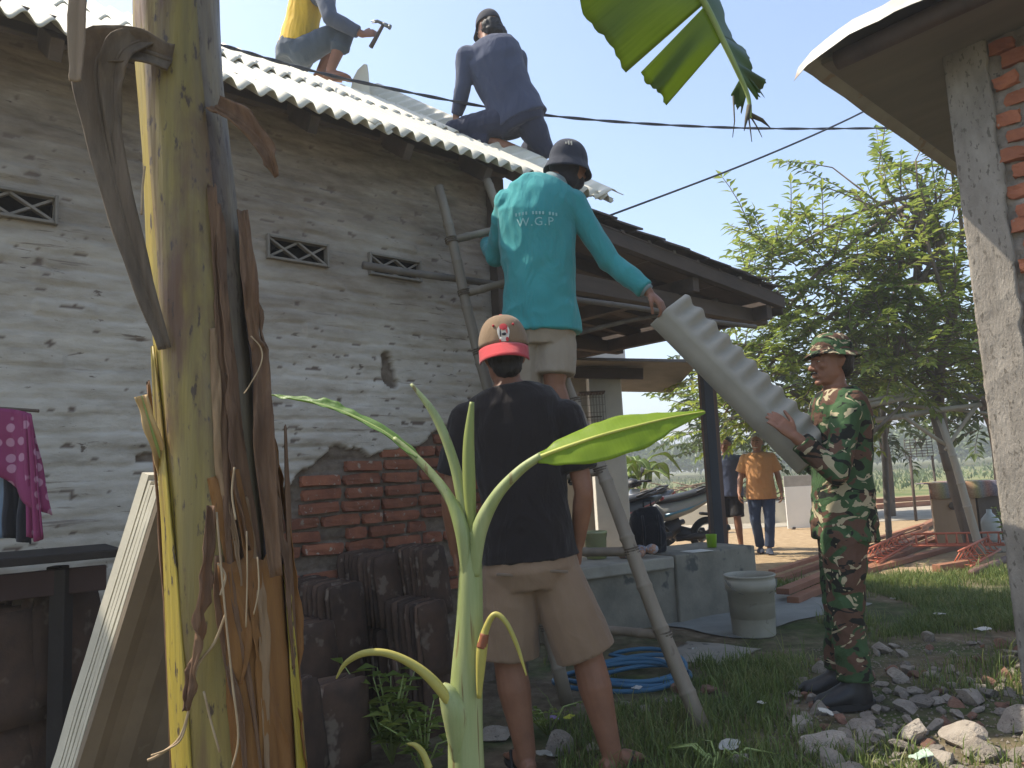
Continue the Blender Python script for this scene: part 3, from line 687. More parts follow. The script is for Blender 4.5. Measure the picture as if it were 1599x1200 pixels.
def foot(bm, an, toe, k=1.0, up=Vector((0, 0, 1))):
    an = Vector(an); toe = Vector(toe); d = (toe-an); d = (d-up*d.dot(up)).normalized(); s = up.cross(d).normalized(); z = toe.z
    L = (toe-an).dot(d)
    h = (an-toe).dot(up)
    heel = an-d*.045*k-up*(h-.028*k); loft(bm, [(heel-d*.01, s*.022*k, up*.022*k), (heel+d*.02*k, s*.034*k, up*.03*k), (an-up*h*.55+d*.02*k, s*.034*k, up*.045*k), (an+d*L*.5-up*(h-.032*k), s*.040*k, up*.032*k), (an+d*L*.8-up*(h-.022*k), s*.046*k, up*.021*k), (toe+up*.013*k, s*.030*k, up*.012*k)], 12)
    for i in range(5):
        o = (.034-.016*i)*k; limb(bm, [an+d*L*.78+s*o-up*(h-.018*k), an+d*(L+.018*k-.010*k*abs(i-0.6))+s*o*1.05-up*(h-.010*k)], [.0105*k if i else .013*k, .008*k if i else .0105*k], n=7)
def head(bm, c, f, up, k=1.0, mouth=.0):
    f = Vector(f).normalized(); up = Vector(up); up = (up-f*up.dot(f)).normalized(); s = f.cross(up).normalized(); A = (s, f, up)   # s = right
    P = lambda x, y, z: c+s*x*k+f*y*k+up*z*k
    ball(bm, P(0, -.012, .03), (.074*k, .094*k, .088*k), A, 3)
    loft(bm, [(P(0, .018, -.118), s*.022*k, f*.022*k), (P(0, .022, -.105), s*.042*k, f*.052*k), (P(0, .016, -.07), s*.058*k, f*.068*k), (P(0, .010, -.02), s*.067*k, f*.078*k), (P(0, .004, .03), s*.069*k, f*.084*k)], 18)
    ball(bm, P(0, .072, -.104), (.024*k, .018*k, .016*k), A)                     # chin
    ball(bm, P(0, .083, .022), (.052*k, .014*k, .010*k), A)                      # brow
    for q in (-1, 1): ball(bm, P(q*.040, .062, -.022), (.022*k, .020*k, .020*k), A); ball(bm, P(q*.030, .079, .001), (.014*k, .010*k, .008*k), A)   # cheek, eyelid
    limb(bm, [P(0, .086, .012), P(0, .100, -.018), P(0, .108, -.034)], [.009*k, .011*k, .014*k], n=8)      # nose
    for q in (-1, 1): ball(bm, P(q*.014, .095, -.038), (.010*k, .012*k, .009*k), A)
    ball(bm, P(0, .088, -.064), (.026*k, .013*k, .006*k), A); ball(bm, P(0, .086, -.077-mouth), (.023*k, .012*k, .0065*k), A)   # lips
    for q in (-1, 1):
        loft(bm, [(P(q*.066, -.014, -.035), f*.009*k, s*.008*k), (P(q*.072, -.018, -.018), f*.014*k, s*.009*k), (P(q*.077, -.022, .006), f*.019*k, s*.009*k), (P(q*.074, -.022, .022), f*.012*k, s*.008*k)], 8)
    return A
SKIN = mat('skin_brown', (.27, .125, .072), (.19, .085, .05), 9, .5, .25, 160, .0015, spec=.4)
SKIN2 = mat('skin_tan', (.33, .165, .10), (.25, .115, .068), 9, .5, .2, 160, .0015, spec=.4)
HAIRB = mat('black_hair', (.014, .012, .011), (.008, .007, .007), 60, .55, .8, 130, .006, (1, 1, .2))
HAIRG = mat('grey_hair', (.42, .41, .39), (.22, .21, .20), 50, .6, .8, 120, .005, (1, 1, .3))
def torso(bm, J, g=0, top=True, hem=None, k=1.0, belly=0):
    """pelvis to neck, g = extra girth"""
    pe, ch, ne = J['pel'], J['che'], J['nek']; rt = J['rt'].normalized(); R = []
    def ring(p, ax, w, d):
        f = ax.cross(rt).normalized(); r_ = f.cross(ax).normalized(); R.append((p, r_*(w*k+g), f*(d*k+g)))
    a1 = (ch-pe).normalized(); a2 = (ne-ch).normalized(); L1 = (ch-pe).length; L2 = (ne-ch).length
    if hem is None: ring(pe-a1*.09, a1, .10, .085); ring(pe-a1*.04, a1, .155, .115)
    else: ring(pe-a1*hem, a1, .172, .125)
    ring(pe, a1, .166, .118); ring(pe+a1*L1*.4, a1, .148, .108+belly); ring(pe+a1*L1*.75, a1, .160, .112+belly*.5); ring(ch, (a1+a2), .172, .118); ring(ch+a2*L2*.45, a2, .172, .108); ring(ch+a2*L2*.72, a2, .145, .088)
    if top: ring(ch+a2*L2*.9, a2, .085, .07); ring(ne, a2, .058, .058)
    else: ring(ch+a2*L2*.88, a2, .088, .072)
    loft(bm, R, 22)
def person(name, label, base, J, skin, k=1.0, vox=.0065, hands=None, shoes=None, face=True, hk=1.0, kl=1.0):
    base = Vector(base); T = thing(name, label, 'person', base); bm = bmesh.new(); torso(bm, J, 0, k=k)
    limb(bm, [J['nek']-(J['nek']-J['che']).normalized()*.03, lerp(J['nek'], J['hd'], .55)], [.056*k, .055*k])
    A = head(bm, J['hd'], J['hf'], J['hu'], hk); T['_'] = 0; del T['_']
    for S in 'LR':
        sh, el, wr = J['sh'+S], J['el'+S], J['wr'+S]
        limb(bm, [lerp(J['che'], sh, .55), sh], [.07*k, .058*k]); limb(bm, [sh, lerp(sh, el, .45), el], [.054*k, .047*k, .039*k]); limb(bm, [el, lerp(el, wr, .3), wr], [.039*k, .041*k, .0265*k])
        if hands and S in hands: hand(bm, wr, *hands[S][0], **hands[S][1])
        hp, kn, an, to = J['hp'+S], J['kn'+S], J['an'+S], J['to'+S]
        limb(bm, [hp, lerp(hp, kn, .4), kn], [.088*k, .078*k, .055*k*kl]); limb(bm, [kn, lerp(kn, an, .30), lerp(kn, an, .62), an], [.053*k*kl, .057*k*kl, .045*k*kl, .034*k*kl])
        foot(bm, an, to, k)
    o = remesh('body', bm, vox, T, skin, 3, base); J['A'] = A; J['T'] = T; J['base'] = base; return T
def shirt(J, m, sleeve, k=1.0, hem=.10, g=.018, vox=.007, wr=(.007, (9, 9, 5), 1), name='shirt', cuff=.0, wide=.012, belly=0):
    bm = bmesh.new(); torso(bm, J, g, False, hem, k, belly)
    for S in 'LR':
        sh, el, wrr = J['sh'+S], J['el'+S], J['wr'+S]; limb(bm, [lerp(J['che'], sh, .55), sh], [.085*k, .070*k])
        if sleeve <= 1: limb(bm, [sh, lerp(sh, el, sleeve)], [.070*k, (.062+wide)*k], (True, False))
        else:
            limb(bm, [sh, lerp(sh, el, .5), el], [.070*k, .060*k, .054*k]); limb(bm, [el, lerp(el, wrr, .5), lerp(el, wrr, sleeve-1)], [.054*k, .050*k, .040*k+cuff], (True, False))
    return remesh(name, bm, vox, J['T'], m, 3, J['base'], wr)
def pants(J, m, length, k=1.0, g=.02, vox=.007, wr=(.006, (9, 9, 5), 5), name='shorts', flare=.03, waist=.06):
    bm = bmesh.new(); pe = J['pel']; a = (J['che']-pe).normalized(); rt = J['rt'].normalized(); f = a.cross(rt).normalized(); r_ = f.cross(a)
    loft(bm, [(pe-a*.12, r_*(.13*k+g), f*(.10*k+g)), (pe-a*.05, r_*(.160*k+g), f*(.120*k+g)), (pe+a*waist, r_*(.155*k+g*.7), f*(.112*k+g*.7))], 22)
    for S in 'LR':
        hp, kn, an = J['hp'+S], J['kn'+S], J['an'+S]
        if length <= 1:
            e = lerp(hp, kn, length); limb(bm, [hp, lerp(hp, kn, length*.5), e], [.102*k, (.088+flare*.5)*k, (.066+flare)*k], (True, False))
        else:
            limb(bm, [hp, lerp(hp, kn, .5), kn], [.102*k, .088*k, .070*k]); limb(bm, [kn, lerp(kn, an, .4), lerp(kn, an, length-1)], [.070*k, (.062+flare*.3)*k, (.050+flare)*k], (True, False))
    return remesh(name, bm, vox, J['T'], m, 3, J['base'], wr)
def dome(J, name, m, r, c, zcut, brim=None, k=1.0, th=.004, taper=0.0, flat=0.0, mi=None, wob=0, tilt=None):
    """a hat crown in the head's frame: radii r, cut at zcut; brim=(inner drop, width, droop) all round"""
    s, f, up = J['A']; hd = J['hd']-J['base']; vs = []; fs = []; n = 40; mlev = 12
    def P(x, y, z): return hd+s*x+f*y+up*z
    for j in range(mlev+1):
        t = j/mlev; ph = lerp(math.asin(max(-1, min(1, zcut))), math.pi/2, t); cz = math.sin(ph); rr = math.cos(ph)
        if flat: rr = rr**flat
        rr *= 1-taper*t
        for i in range(n):
            a = 2*math.pi*i/n; w = 1+wob*vnoise(math.cos(a)*2, math.sin(a)*2, t*3); vs.append(P(c[0]+r[0]*rr*w*math.cos(a), c[1]+r[1]*rr*w*math.sin(a), c[2]+r[2]*cz))
    for j in range(mlev):
        for i in range(n): a = j*n+i; b = j*n+(i+1) % n; fs.append((a, b, b+n, a+n))
    if brim:
        wdt, dr, wav = brim; st = len(vs); rr0 = math.cos(math.asin(zcut))
        for q in range(1, 6):
            t = q/5
            for i in range(n):
                a = 2*math.pi*i/n; e = wdt*t; vs.append(P(c[0]+(r[0]*rr0+e)*math.cos(a), c[1]+(r[1]*rr0+e)*math.sin(a), c[2]+r[2]*zcut-dr*t+wav*t*math.sin(3*a+1)))
        for i in range(n): a = i; b = (i+1) % n; fs.append((b, a, st+i, st+(i+1) % n))
        for q in range(4):
            for i in range(n): a = st+q*n+i; b = st+q*n+(i+1) % n; fs.append((b, a, a+n, b+n))
    o = fromdata(name, vs, fs, J['T'], m, True); md = o.modifiers.new('t', 'SOLIDIFY'); md.thickness = th; return o
def visor(J, name, m, ang0, r, c, z, width, length, parent, droop=.01, curve=.02, th=.005):
    """a cap's bill, ang0 = direction in the head frame (pi/2 = forward)"""
    s, f, up = J['A']; hd = J['hd']-J['base']; vs = []; fs = []; n = 16
    for q in range(6):
        t = q/5
        for i in range(n+1):
            b = lerp(-width, width, i/n); a = ang0+b; x = c[0]+r[0]*math.cos(a); y = c[1]+r[1]*math.sin(a); e = length*t*math.cos(b*math.pi/2/width*.93)**.6
            vs.append(hd+s*(x+e*math.cos(ang0))+f*(y+e*math.sin(ang0))+up*(z-droop*t-curve*(b/width)**2))
    for q in range(5):
        for i in range(n): a = q*(n+1)+i; fs.append((a, a+1, a+n+2, a+n+1))
    o = fromdata(name, vs, fs, J['T'] if parent is None else parent, m, True); md = o.modifiers.new('t', 'SOLIDIFY'); md.thickness = th; return o
def hairball(J, name, m, prims, vox=.007, amp=.006):
    s, f, up = J['A']; hd = J['hd']; bm = bmesh.new()
    for (x, y, z), r in prims: ball(bm, hd+s*x+f*y+up*z, r, (s, f, up), 3)
    return remesh(name, bm, vox, J['T'], m, 2, J['base'], (amp, (45, 45, 14), 2))
def sandal(J, S, m, k=1.0):
    an, to = J['an'+S], J['to'+S]; up = Vector((0, 0, 1)); d = to-an; d.z = 0; L = d.length; d.normalize(); s = up.cross(d); b = J['base']; vs = []; fs = []; N = 20; zb = to.z-.016
    for q in (0, 1):
        for i in range(N):
            a = 2*math.pi*i/N; x = math.cos(a); y = math.sin(a); p = an+d*(L*.48+(L*.5+.075)*x)+s*(.048+.006*x)*y; vs.append(Vector((p.x, p.y, zb+.014*q))-b)
    fs = [tuple(range(N))[::-1], tuple(range(N, 2*N))]+[(i, (i+1) % N, N+(i+1) % N, N+i) for i in range(N)]
    o = fromdata('sandal', vs, fs, J['T'], m)
    bm = bmesh.new()
    for q in (-1, 1):
        p0 = an+d*L*.25+s*.045*q; p0.z = zb+.012; p2 = an+d*L*.88+s*.012; p2.z = zb+.014; p1 = lerp(p0, p2, .5)+s*.006*q; p1.z = zb+.066
        tube(bm, [x-b for x in spline([p0, p1, p2], 5)], .007, 8)
    frombm('strap', bm, o, m, True); return o
V = Vector
def stdJ(**k):
    J = dict(k)
    for S in 'LR':
        if 'to'+S not in J: J['to'+S] = J['an'+S]+J['fw']*.17*V((1, 1, 0))-V((0, 0, J['an'+S].z-J.get('gz', 0)))+V((0, 0, .0))
    return J
# ---------------- man in black shirt and shorts, seen from behind
def black_man():
    Y = 3.13; base = V((0.0, Y, .0)); fw = V((-.12, 1, 0)).normalized(); rt = V((1, .12, 0)).normalized()
    J = dict(pel=at(828, 868, Y), che=at(806, 665, Y), nek=at(793, 598, Y+.01), hd=at(787, 556, Y+.02), rt=rt, fw=fw, hf=V((-.18, .98, .02)), hu=V((-.03, -.06, 1)),
             shL=at(728, 655, Y), elL=at(703, 775, Y+.02), wrL=at(712, 862, Y+.12), shR=at(884, 650, Y), elR=at(912, 768, Y-.02), wrR=at(903, 848, Y+.04),
             hpL=at(795, 890, Y), knL=at(795, 1032, Y+.02), anL=at(822, 1188, Y+.02), hpR=at(862, 890, Y), knR=at(918, 1028, Y), anR=at(955, 1172, Y-.02))
    J['anL'].z = .075; J['anR'].z = .075
    J['toL'] = J['anL']+V((-.05, .17, -.062)); J['toR'] = J['anR']+V((.13, .10, -.062))
    T = person('person', 'person in black t-shirt, beige shorts and tan cap seen from behind, hand at pocket', base, J, SKIN, 1.0, .0065,
               {'R': ((V((-.05, .25, -1)), V((-1, .1, 0)), V((0, 1, 0))), dict(curl=.5)), 'L': ((V((.05, .2, -1)), V((1, .1, 0)), V((0, 1, 0))), dict(curl=.4))}, hk=1.08, kl=1.18)
    shirt(J, cloth('black_tee', (.022, .0175, .0175), (.015, .012, .012), .8, 8), .72, 1.0, .012, .026, wr=(.008, (7, 7, 4), 3), wide=.014)
    pants(J, cloth('beige_twill', (.255, .170, .110), (.205, .135, .085), .35, 10), .94, 1.06, .022, flare=.050, wr=(.006, (8, 8, 6), 4), waist=.02)
    s, f, up = J['A']; b = base
    hairball(J, 'hair', HAIRB, [((0, -.03, .0), (.077, .08, .08)), ((0, -.055, -.055), (.060, .048, .045))])
    mt = cloth('tan_cap', (.235, .16, .095), (.19, .125, .075), .15, 14); mr = cloth('red_cap', (.46, .05, .055), (.38, .035, .04), .1, 14)
    cap = dome(J, 'cap', mt, (.104, .122, .138), (0, -.006, .030), .03, None, .9, .004, flat=.72)
    visor(J, 'bill', mr, -math.pi/2-.22, (.102, .120), (0, -.006), .034, 1.25, .085, cap, .060, .010)
    hd = J['hd']-b; bm = bmesh.new(); ball(bm, hd+up*.168-f*.006, (.011, .011, .006), J['A']); frombm('button', bm, cap, mr, True)
    # eyelets and raised embroidered patch on the panel above the bill
    def onc(a, z): 
        ph = math.asin(max(-.99, min(.99, (z-.030)/.138))); rr = math.cos(ph)**.72; return hd+s*((.1075)*rr*math.cos(a))+f*(-.006+.1255*rr*math.sin(a))+up*z
    a0 = -math.pi/2-.16; bm = bmesh.new()
    for da in (-.42, .48): ball(bm, onc(a0+da, .112), (.006, .006, .006), None, 1)
    frombm('eyelet', bm, cap, mr, True)
    mw = mat('white_thread', (.72, .70, .66), (.6, .58, .55), 60, .8, .4, 300, .001); mk = mat('dark_thread', (.03, .03, .035), None, 60, .8, .4, 300, .001)
    def blob(pts, m_, nm, lift):
        vs = [onc(a0+x, z)+(onc(a0+x, z)-hd).normalized()*lift for x, z in pts]; c = sum(vs, V((0, 0, 0)))/len(vs); c = c+(c-hd).normalized()*.003; n = len(vs)
        fromdata(nm, vs+[c], [(i, (i+1) % n, n) for i in range(n)], cap, m_, True)
    K = 1.55
    def el(x, z, w, h_, n=14, wob=0): return [(K*(x+w*math.cos(t)*(1+wob*math.sin(3*t))), .068+K*(z+h_*math.sin(t)*(1+wob*math.cos(2*t)))) for t in [i*6.2832/n for i in range(n)]]
    blob(el(0, .004, .15, .026, 20, .16), mw, 'patch', .001); blob(el(.01, .020, .11, .009), mr, 'patch', .004)
    for x, z, w, h_, m_ in ((-.075, .004, .02, .011, mk), (.01, .0, .055, .004, mk), (.085, .008, .018, .008, mr), (-.07, -.012, .03, .004, mw), (.075, -.014, .035, .006, mr), (-.09, -.016, .02, .004, mr)): blob(el(x, z, w, h_), m_, 'patch', .0055)
    # back pockets and belt loops
    md = cloth('beige_dark', (.19, .14, .10), None, .3)
    pe = J['pel']-b
    for x, z, w in ((-.085, -.055, .10), (.085, -.05, .11)): boxobj('pocket_welt', pe+V((x, -.137 if x < 0 else -.131, z)), (w, .010, .010), md, T, Matrix.Rotation(.1, 3, 'Y'), .003)
    for S in 'R': sandal(J, S, mat('dark_rubber', (.025, .025, .024), None, 8, .7, .2))
    sandal(J, 'L', MATS['dark_rubber'])
black_man()
# ---------------- man in teal shirt up the ladder
def teal_man():
    Y = 3.9; base = HW(-.62, -.72, 0); base = V((at(850, 690, Y).x, Y, 1.04)); rt = V((1, .05, 0)).normalized(); fw = V((-.05, 1, 0))
    J = dict(pel=at(845, 505, Y), che=at(838, 345, Y), nek=at(868, 283, Y+.02), hd=at(889, 258, Y+.05), rt=rt, fw=fw, hf=V((.80, .60, -.12)), hu=V((.10, 0, 1)),
             shL=at(793, 318, Y), elL=at(775, 400, Y+.16), wrL=at(762, 380, Y+.38), shR=at(893, 318, Y), elR=at(953, 408, Y-.02), wrR=at(1013, 457, Y-.08),
             hpL=at(812, 530, Y), knL=at(815, 645, Y+.05), anL=at(838, 700, Y+.0), hpR=at(868, 530, Y), knR=at(866, 600, Y-.01), anR=at(885, 705, Y+.0))
    J['anL'] = J['knL']+V((.03, .02, -.40)); J['anR'] = J['knR']+V((.09, .05, -.44)); J['toL'] = J['anL']+V((-.02, .17, -.06)); J['toR'] = J['anR']+V((.02, .17, -.06)); J['base'] = base
    d = (at(1038, 480, Y-.1)-J['wrR'])
    T = person('person', 'person in teal long-sleeved shirt standing on the ladder, reaching out to grey ridge cap', base, J, SKIN, 1.0, .0065,
               {'R': ((d, V((-.25, .45, -.85)), V((.3, -.9, .2))), dict(curl=.55, tcurl=.6)), 'L': ((V((-.1, .5, .8)), V((-.2, 1, 0)), V((1, 0, 0))), dict(curl=.9))})
    sh = shirt(J, cloth('teal_knit', (.050, .290, .295), (.036, .235, .245), .8, 7), 1.90, 1.04, .055, .030, wr=(.013, (7, 7, 4), 8), cuff=.006)
    bm = bmesh.new(); e = lerp(J['elR'], J['wrR'], .88); limb(bm, [e-base, lerp(J['elR'], J['wrR'], .97)-base], [.041, .039], (False, False)); frombm('cuff', bm, sh, cloth('grey_knit', (.20, .27, .28), None, .2), True)
    bm = bmesh.new(); ax = (J['nek']-J['che']).normalized(); c = J['nek']-ax*.022-base; x, y, z = frame(ax); loft(bm, [(c-z*.012, x*.092, y*.088), (c+z*.012, x*.078, y*.075), (c+z*.034, x*.066, y*.066)], 20); frombm('collar', bm, sh, MATS['grey_knit'], True)
    pants(J, cloth('khaki_cotton', (.33, .275, .21), (.27, .22, .165), .4, 9), .80, 1.02, .020, flare=.040, wr=(.006, (8, 8, 6), 14))
    hat = dome(J, 'hat', cloth('navy_canvas', (.035, .040, .055), (.025, .028, .04), .3, 12), (.096, .112, .120), (0, -.008, .012), -.02, (.026, .060, .004), flat=.7)
    hairball(J, 'head_scarf', cloth('black_scarf', (.022, .022, .028), None, .4), [((0, -.03, -.02), (.080, .085, .09)), ((0, -.02, -.09), (.068, .075, .055)), ((0, .05, -.08), (.05, .05, .045))], .008, .003)
    s, f, up = J['A']; hd = J['hd']-base; bm = bmesh.new()
    for i, (x, hgt) in enumerate(((-.18, .010), (-.02, .020), (.14, .022))):      # small white marks on the crown
        w = V((x+.02, -1, .75)).normalized(); q = V((w.dot(s)/.096, w.dot(f)/.112, w.dot(up)/.120)); w = w/q.length; p = hd+w*1.06-f*.008+up*.012; box(bm, p, (.007, .010, hgt))
    frombm('mark', bm, hat, mat('white_thread', (.7, .7, .7)))
    # printed letters, laid on the cloth
    dg = bpy.context.evaluated_depsgraph_get(); bvh = bvhtree.BVHTree.FromPolygons([v.co.copy() for v in sh.data.vertices], [p.vertices[:] for p in sh.data.polygons])
    mp = mat('faded_print', (.30, .50, .50), (.20, .42, .42), 40, .9, 0)
    def printed(txt, px, py, size, ang=0):
        cu = bpy.data.curves.new('t', 'FONT'); cu.body = txt; cu.size = size; cu.align_x = 'CENTER'; cu.space_character = 1.15; t = bpy.data.objects.new('t', cu); COL.objects.link(t); t.data.resolution_u = 2
        me = bpy.data.meshes.new_from_object(t.evaluated_get(bpy.context.evaluated_depsgraph_get())); bpy.data.objects.remove(t)
        bm = bmesh.new(); bm.from_mesh(me); bmesh.ops.triangulate(bm, faces=bm.faces[:]); bmesh.ops.subdivide_edges(bm, edges=[e for e in bm.edges if e.calc_length() > .012], cuts=2)
        o0 = at(px, py, Y-.4)-base
        for v in bm.verts:
            x = v.co.x*math.cos(ang)-v.co.y*math.sin(ang); z = v.co.x*math.sin(ang)+v.co.y*math.cos(ang); hit = bvh.ray_cast(o0+V((x, 0, z)), V((0, 1, 0)))
            v.co = (hit[0] if hit[0] is not None else o0+V((x, .3, z)))+V((0, -.0025, 0))
        me2 = bpy.data.meshes.new('print'); bm.to_mesh(me2); bm.free(); link('print', me2, sh, mp)
    printed('W.G.P', 838, 326, .062, -.02)
    bm = bmesh.new()
    for i in range(13):                                     # worn-away line of small print above
        o0 = at(806+i*5.6, 305+.03*(i-6)**2, Y-.4)-base; hit = bvh.ray_cast(o0, V((0, 1, 0)))
        if hit[0] is not None and i not in (4, 9): box(bm, hit[0]+V((0, -.002, 0)), (.009, .002, .016))
    frombm('print', bm, sh, mp)
    sandal(J, 'L', MATS['dark_rubber']); sandal(J, 'R', MATS['dark_rubber'])
    return J
TEAL = teal_man()
# ---------------- man in camouflage
def camo_mat(sc=1.0):
    m, n, l, b = newmat('camouflage'); tc = nod(n, 'ShaderNodeTexCoord'); vm = nod(n, 'ShaderNodeVectorMath', operation='SCALE'); vm.inputs['Scale'].default_value = sc; l.new(tc.outputs['Object'], vm.inputs[0]); src = vm.outputs[0]
    g = ramp(n, l, noisetex(n, l, src, 7, 2, .5), [(.4, (.035, .070, .030)), (.6, (.050, .095, .042))])
    col = mix(n, l, thresh(n, l, noisetex(n, l, src, 5.5, 2, .5, (1, 1, 1.6), 1.2), .52, .535), g, (.10, .055, .038))
    off = nod(n, 'ShaderNodeVectorMath', operation='ADD'); off.inputs[1].default_value = (3.1, 1.7, 5.2); l.new(src, off.inputs[0])
    col = mix(n, l, thresh(n, l, noisetex(n, l, off.outputs[0], 6.5, 2, .5, (1, 1, 1.7), 1.6), .575, .585), col, (.016, .018, .015))
    off2 = nod(n, 'ShaderNodeVectorMath', operation='ADD'); off2.inputs[1].default_value = (8.3, 4.1, 1.9); l.new(src, off2.inputs[0])
    col = mix(n, l, thresh(n, l, noisetex(n, l, off2.outputs[0], 8, 2, .5, (1, 1, 1.3), 2.2), .605, .615), col, (.36, .31, .20))
    l.new(col, b.inputs['Base Color']); b.inputs['Roughness'].default_value = .9; b.inputs['Specular IOR Level'].default_value = .15
    bumpn(n, l, b, noisetex(n, l, src, 13, 3, .5, (1, 1, .7), 1.2), .5, .03); return m
def camo_man():
    Y = 3.85; base = V((1.66, Y, 0)); fw = V((-1, .05, 0)).normalized(); rt = V((.05, 1, 0)).normalized()
    J = dict(pel=at(1317, 800, Y), che=at(1312, 650, Y), nek=at(1304, 604, Y), hd=at(1297, 566, Y-.01), rt=rt, fw=fw, hf=V((-1, -.10, .03)), hu=V((-.02, 0, 1)),
             shL=at(1322, 645, Y-.17), elL=at(1306, 740, Y-.24), wrL=at(1241, 682, Y-.24), shR=at(1302, 635, Y+.17), elR=at(1272, 728, Y+.12), wrR=at(1236, 668, Y+.12),
             hpL=at(1318, 835, Y-.09), knL=at(1322, 965, Y-.10), anL=at(1338, 1078, Y-.09), hpR=at(1312, 835, Y+.09), knR=at(1312, 960, Y+.10), anR=at(1316, 1070, Y+.10))
    J['anL'].z = J['anR'].z = .10; J['toL'] = J['anL']+V((-.19, -.02, -.085)); J['toR'] = J['anR']+V((-.19, .02, -.085))
    T = person('person', 'person in camouflage uniform and bush hat, both hands on the lowered ridge cap', base, J, SKIN, 1.0, .0055,
               {'L': ((V((-.62, .05, .70)), V((-.25, .95, -.15)), V((.75, -.1, .8))), dict(curl=.22, tcurl=.05, spread=.30)), 'R': ((at(1205, 630, Y+.03)-J['wrR'], V((-.2, -.95, .1)), V((0, 0, 1))), dict(curl=.12))})
    cm = camo_mat(); b = base
    sh = shirt(J, cm, 1.86, 1.02, .13, .022, wr=(.010, (7, 7, 6), 21), cuff=.014, name='jacket')
    pants(J, cm, 1.90, 1.05, .024, flare=.026, wr=(.012, (7, 7, 8), 33), name='trousers', waist=.03)
    hat = dome(J, 'bush_hat', camo_mat(1.7), (.090, .108, .100), (0, -.010, .050), .05, (.040, .030, .008), flat=.66, wob=.03)
    hairball(J, 'hair', HAIRB, [((0, -.04, .012), (.076, .074, .07)), ((0, -.07, -.03), (.055, .04, .045))])
    s, f, up = J['A']; hd = J['hd']-b; bm = bmesh.new()
    P = lambda x, y, z: hd+s*x+f*y+up*z
    for q in (-1, 1): tube(bm, [P(0, .1005, -.0545), P(q*.015, .099, -.055), P(q*.030, .089, -.062)], [.0055, .0055, .002], 6)
    frombm('moustache', bm, T, HAIRB, True)
    for q in (-1, 1): tubeobj('eyebrow', [P(q*.014, .097, .024), P(q*.032, .091, .029), P(q*.050, .076, .024)], [.004, .005, .002], HAIRB, T, 6)
    me_ = mat('eye_white', (.55, .53, .5), None, 3, .3, 0); mk = mat('iris_dark', (.015, .01, .008), None, 3, .25, 0)
    for q in (-1, 1):
        bm = bmesh.new(); ball(bm, P(q*.033, .0800, -.001), (.0105, .0070, .0032), J['A']); e = frombm('eye', bm, T, me_, True)
        bm = bmesh.new(); ball(bm, P(q*.033, .0842, -.001), (.0052, .004, .0034), J['A']); frombm('iris', bm, e, mk, True)
    bm = bmesh.new(); tube(bm, [P(-.022, .091, -.0705), P(0, .0965, -.0695), P(.022, .091, -.0705)], [.001, .0018, .001], 6); frombm('mouth_line', bm, T, mat('lip_dark', (.12, .05, .04), None, 5, .5, 0), True)
    mb = mat('boot_leather', (.020, .021, .022), (.012, .012, .013), 12, .45, .4, 80, .002)
    for S in 'LR':
        an, to = J['an'+S], J['to'+S]; bm = bmesh.new(); d = (to-an); d.z = 0; d.normalize(); u = V((0, 0, 1)); s2 = u.cross(d)
        loft(bm, [(an+V((0, 0, .16)), d*.064, s2*.058), (an+V((0, 0, .05)), d*.058, s2*.052), (an+d*.01+V((0, 0, -.03)), d*.078, s2*.056), (an+d*.015+V((0, 0, -.085)), d*.085, s2*.054)], 16)
        loft(bm, [(an-d*.06+V((0, 0, -.05)), s2*.04, u*.045), (an+d*.05+V((0, 0, -.035)), s2*.052, u*.06), (an+d*.13+V((0, 0, -.055)), s2*.056, u*.042), (an+d*.185+V((0, 0, -.062)), s2*.045, u*.034), (an+d*.212+V((0, 0, -.07)), s2*.020, u*.020)], 16)
        bt = remesh('boot', bm, .007, T, mb, 3, b); 
        bm = bmesh.new(); vs = [an+d*(.065+.152*math.cos(a))+s2*(.058*math.sin(a)) for a in [i*.314 for i in range(20)]]
        lo = [bm.verts.new(V((p.x, p.y, .004))-b) for p in vs]; hi = [bm.verts.new(V((p.x, p.y, .03))-b) for p in vs]; bm.faces.new(lo[::-1]); bm.faces.new(hi)
        for i in range(20): bm.faces.new((lo[i], lo[(i+1) % 20], hi[(i+1) % 20], hi[i]))
        frombm('sole', bm, bt, MATS['dark_rubber'])
    # chest pocket, shirt seam
    return J
CAMO = camo_man()
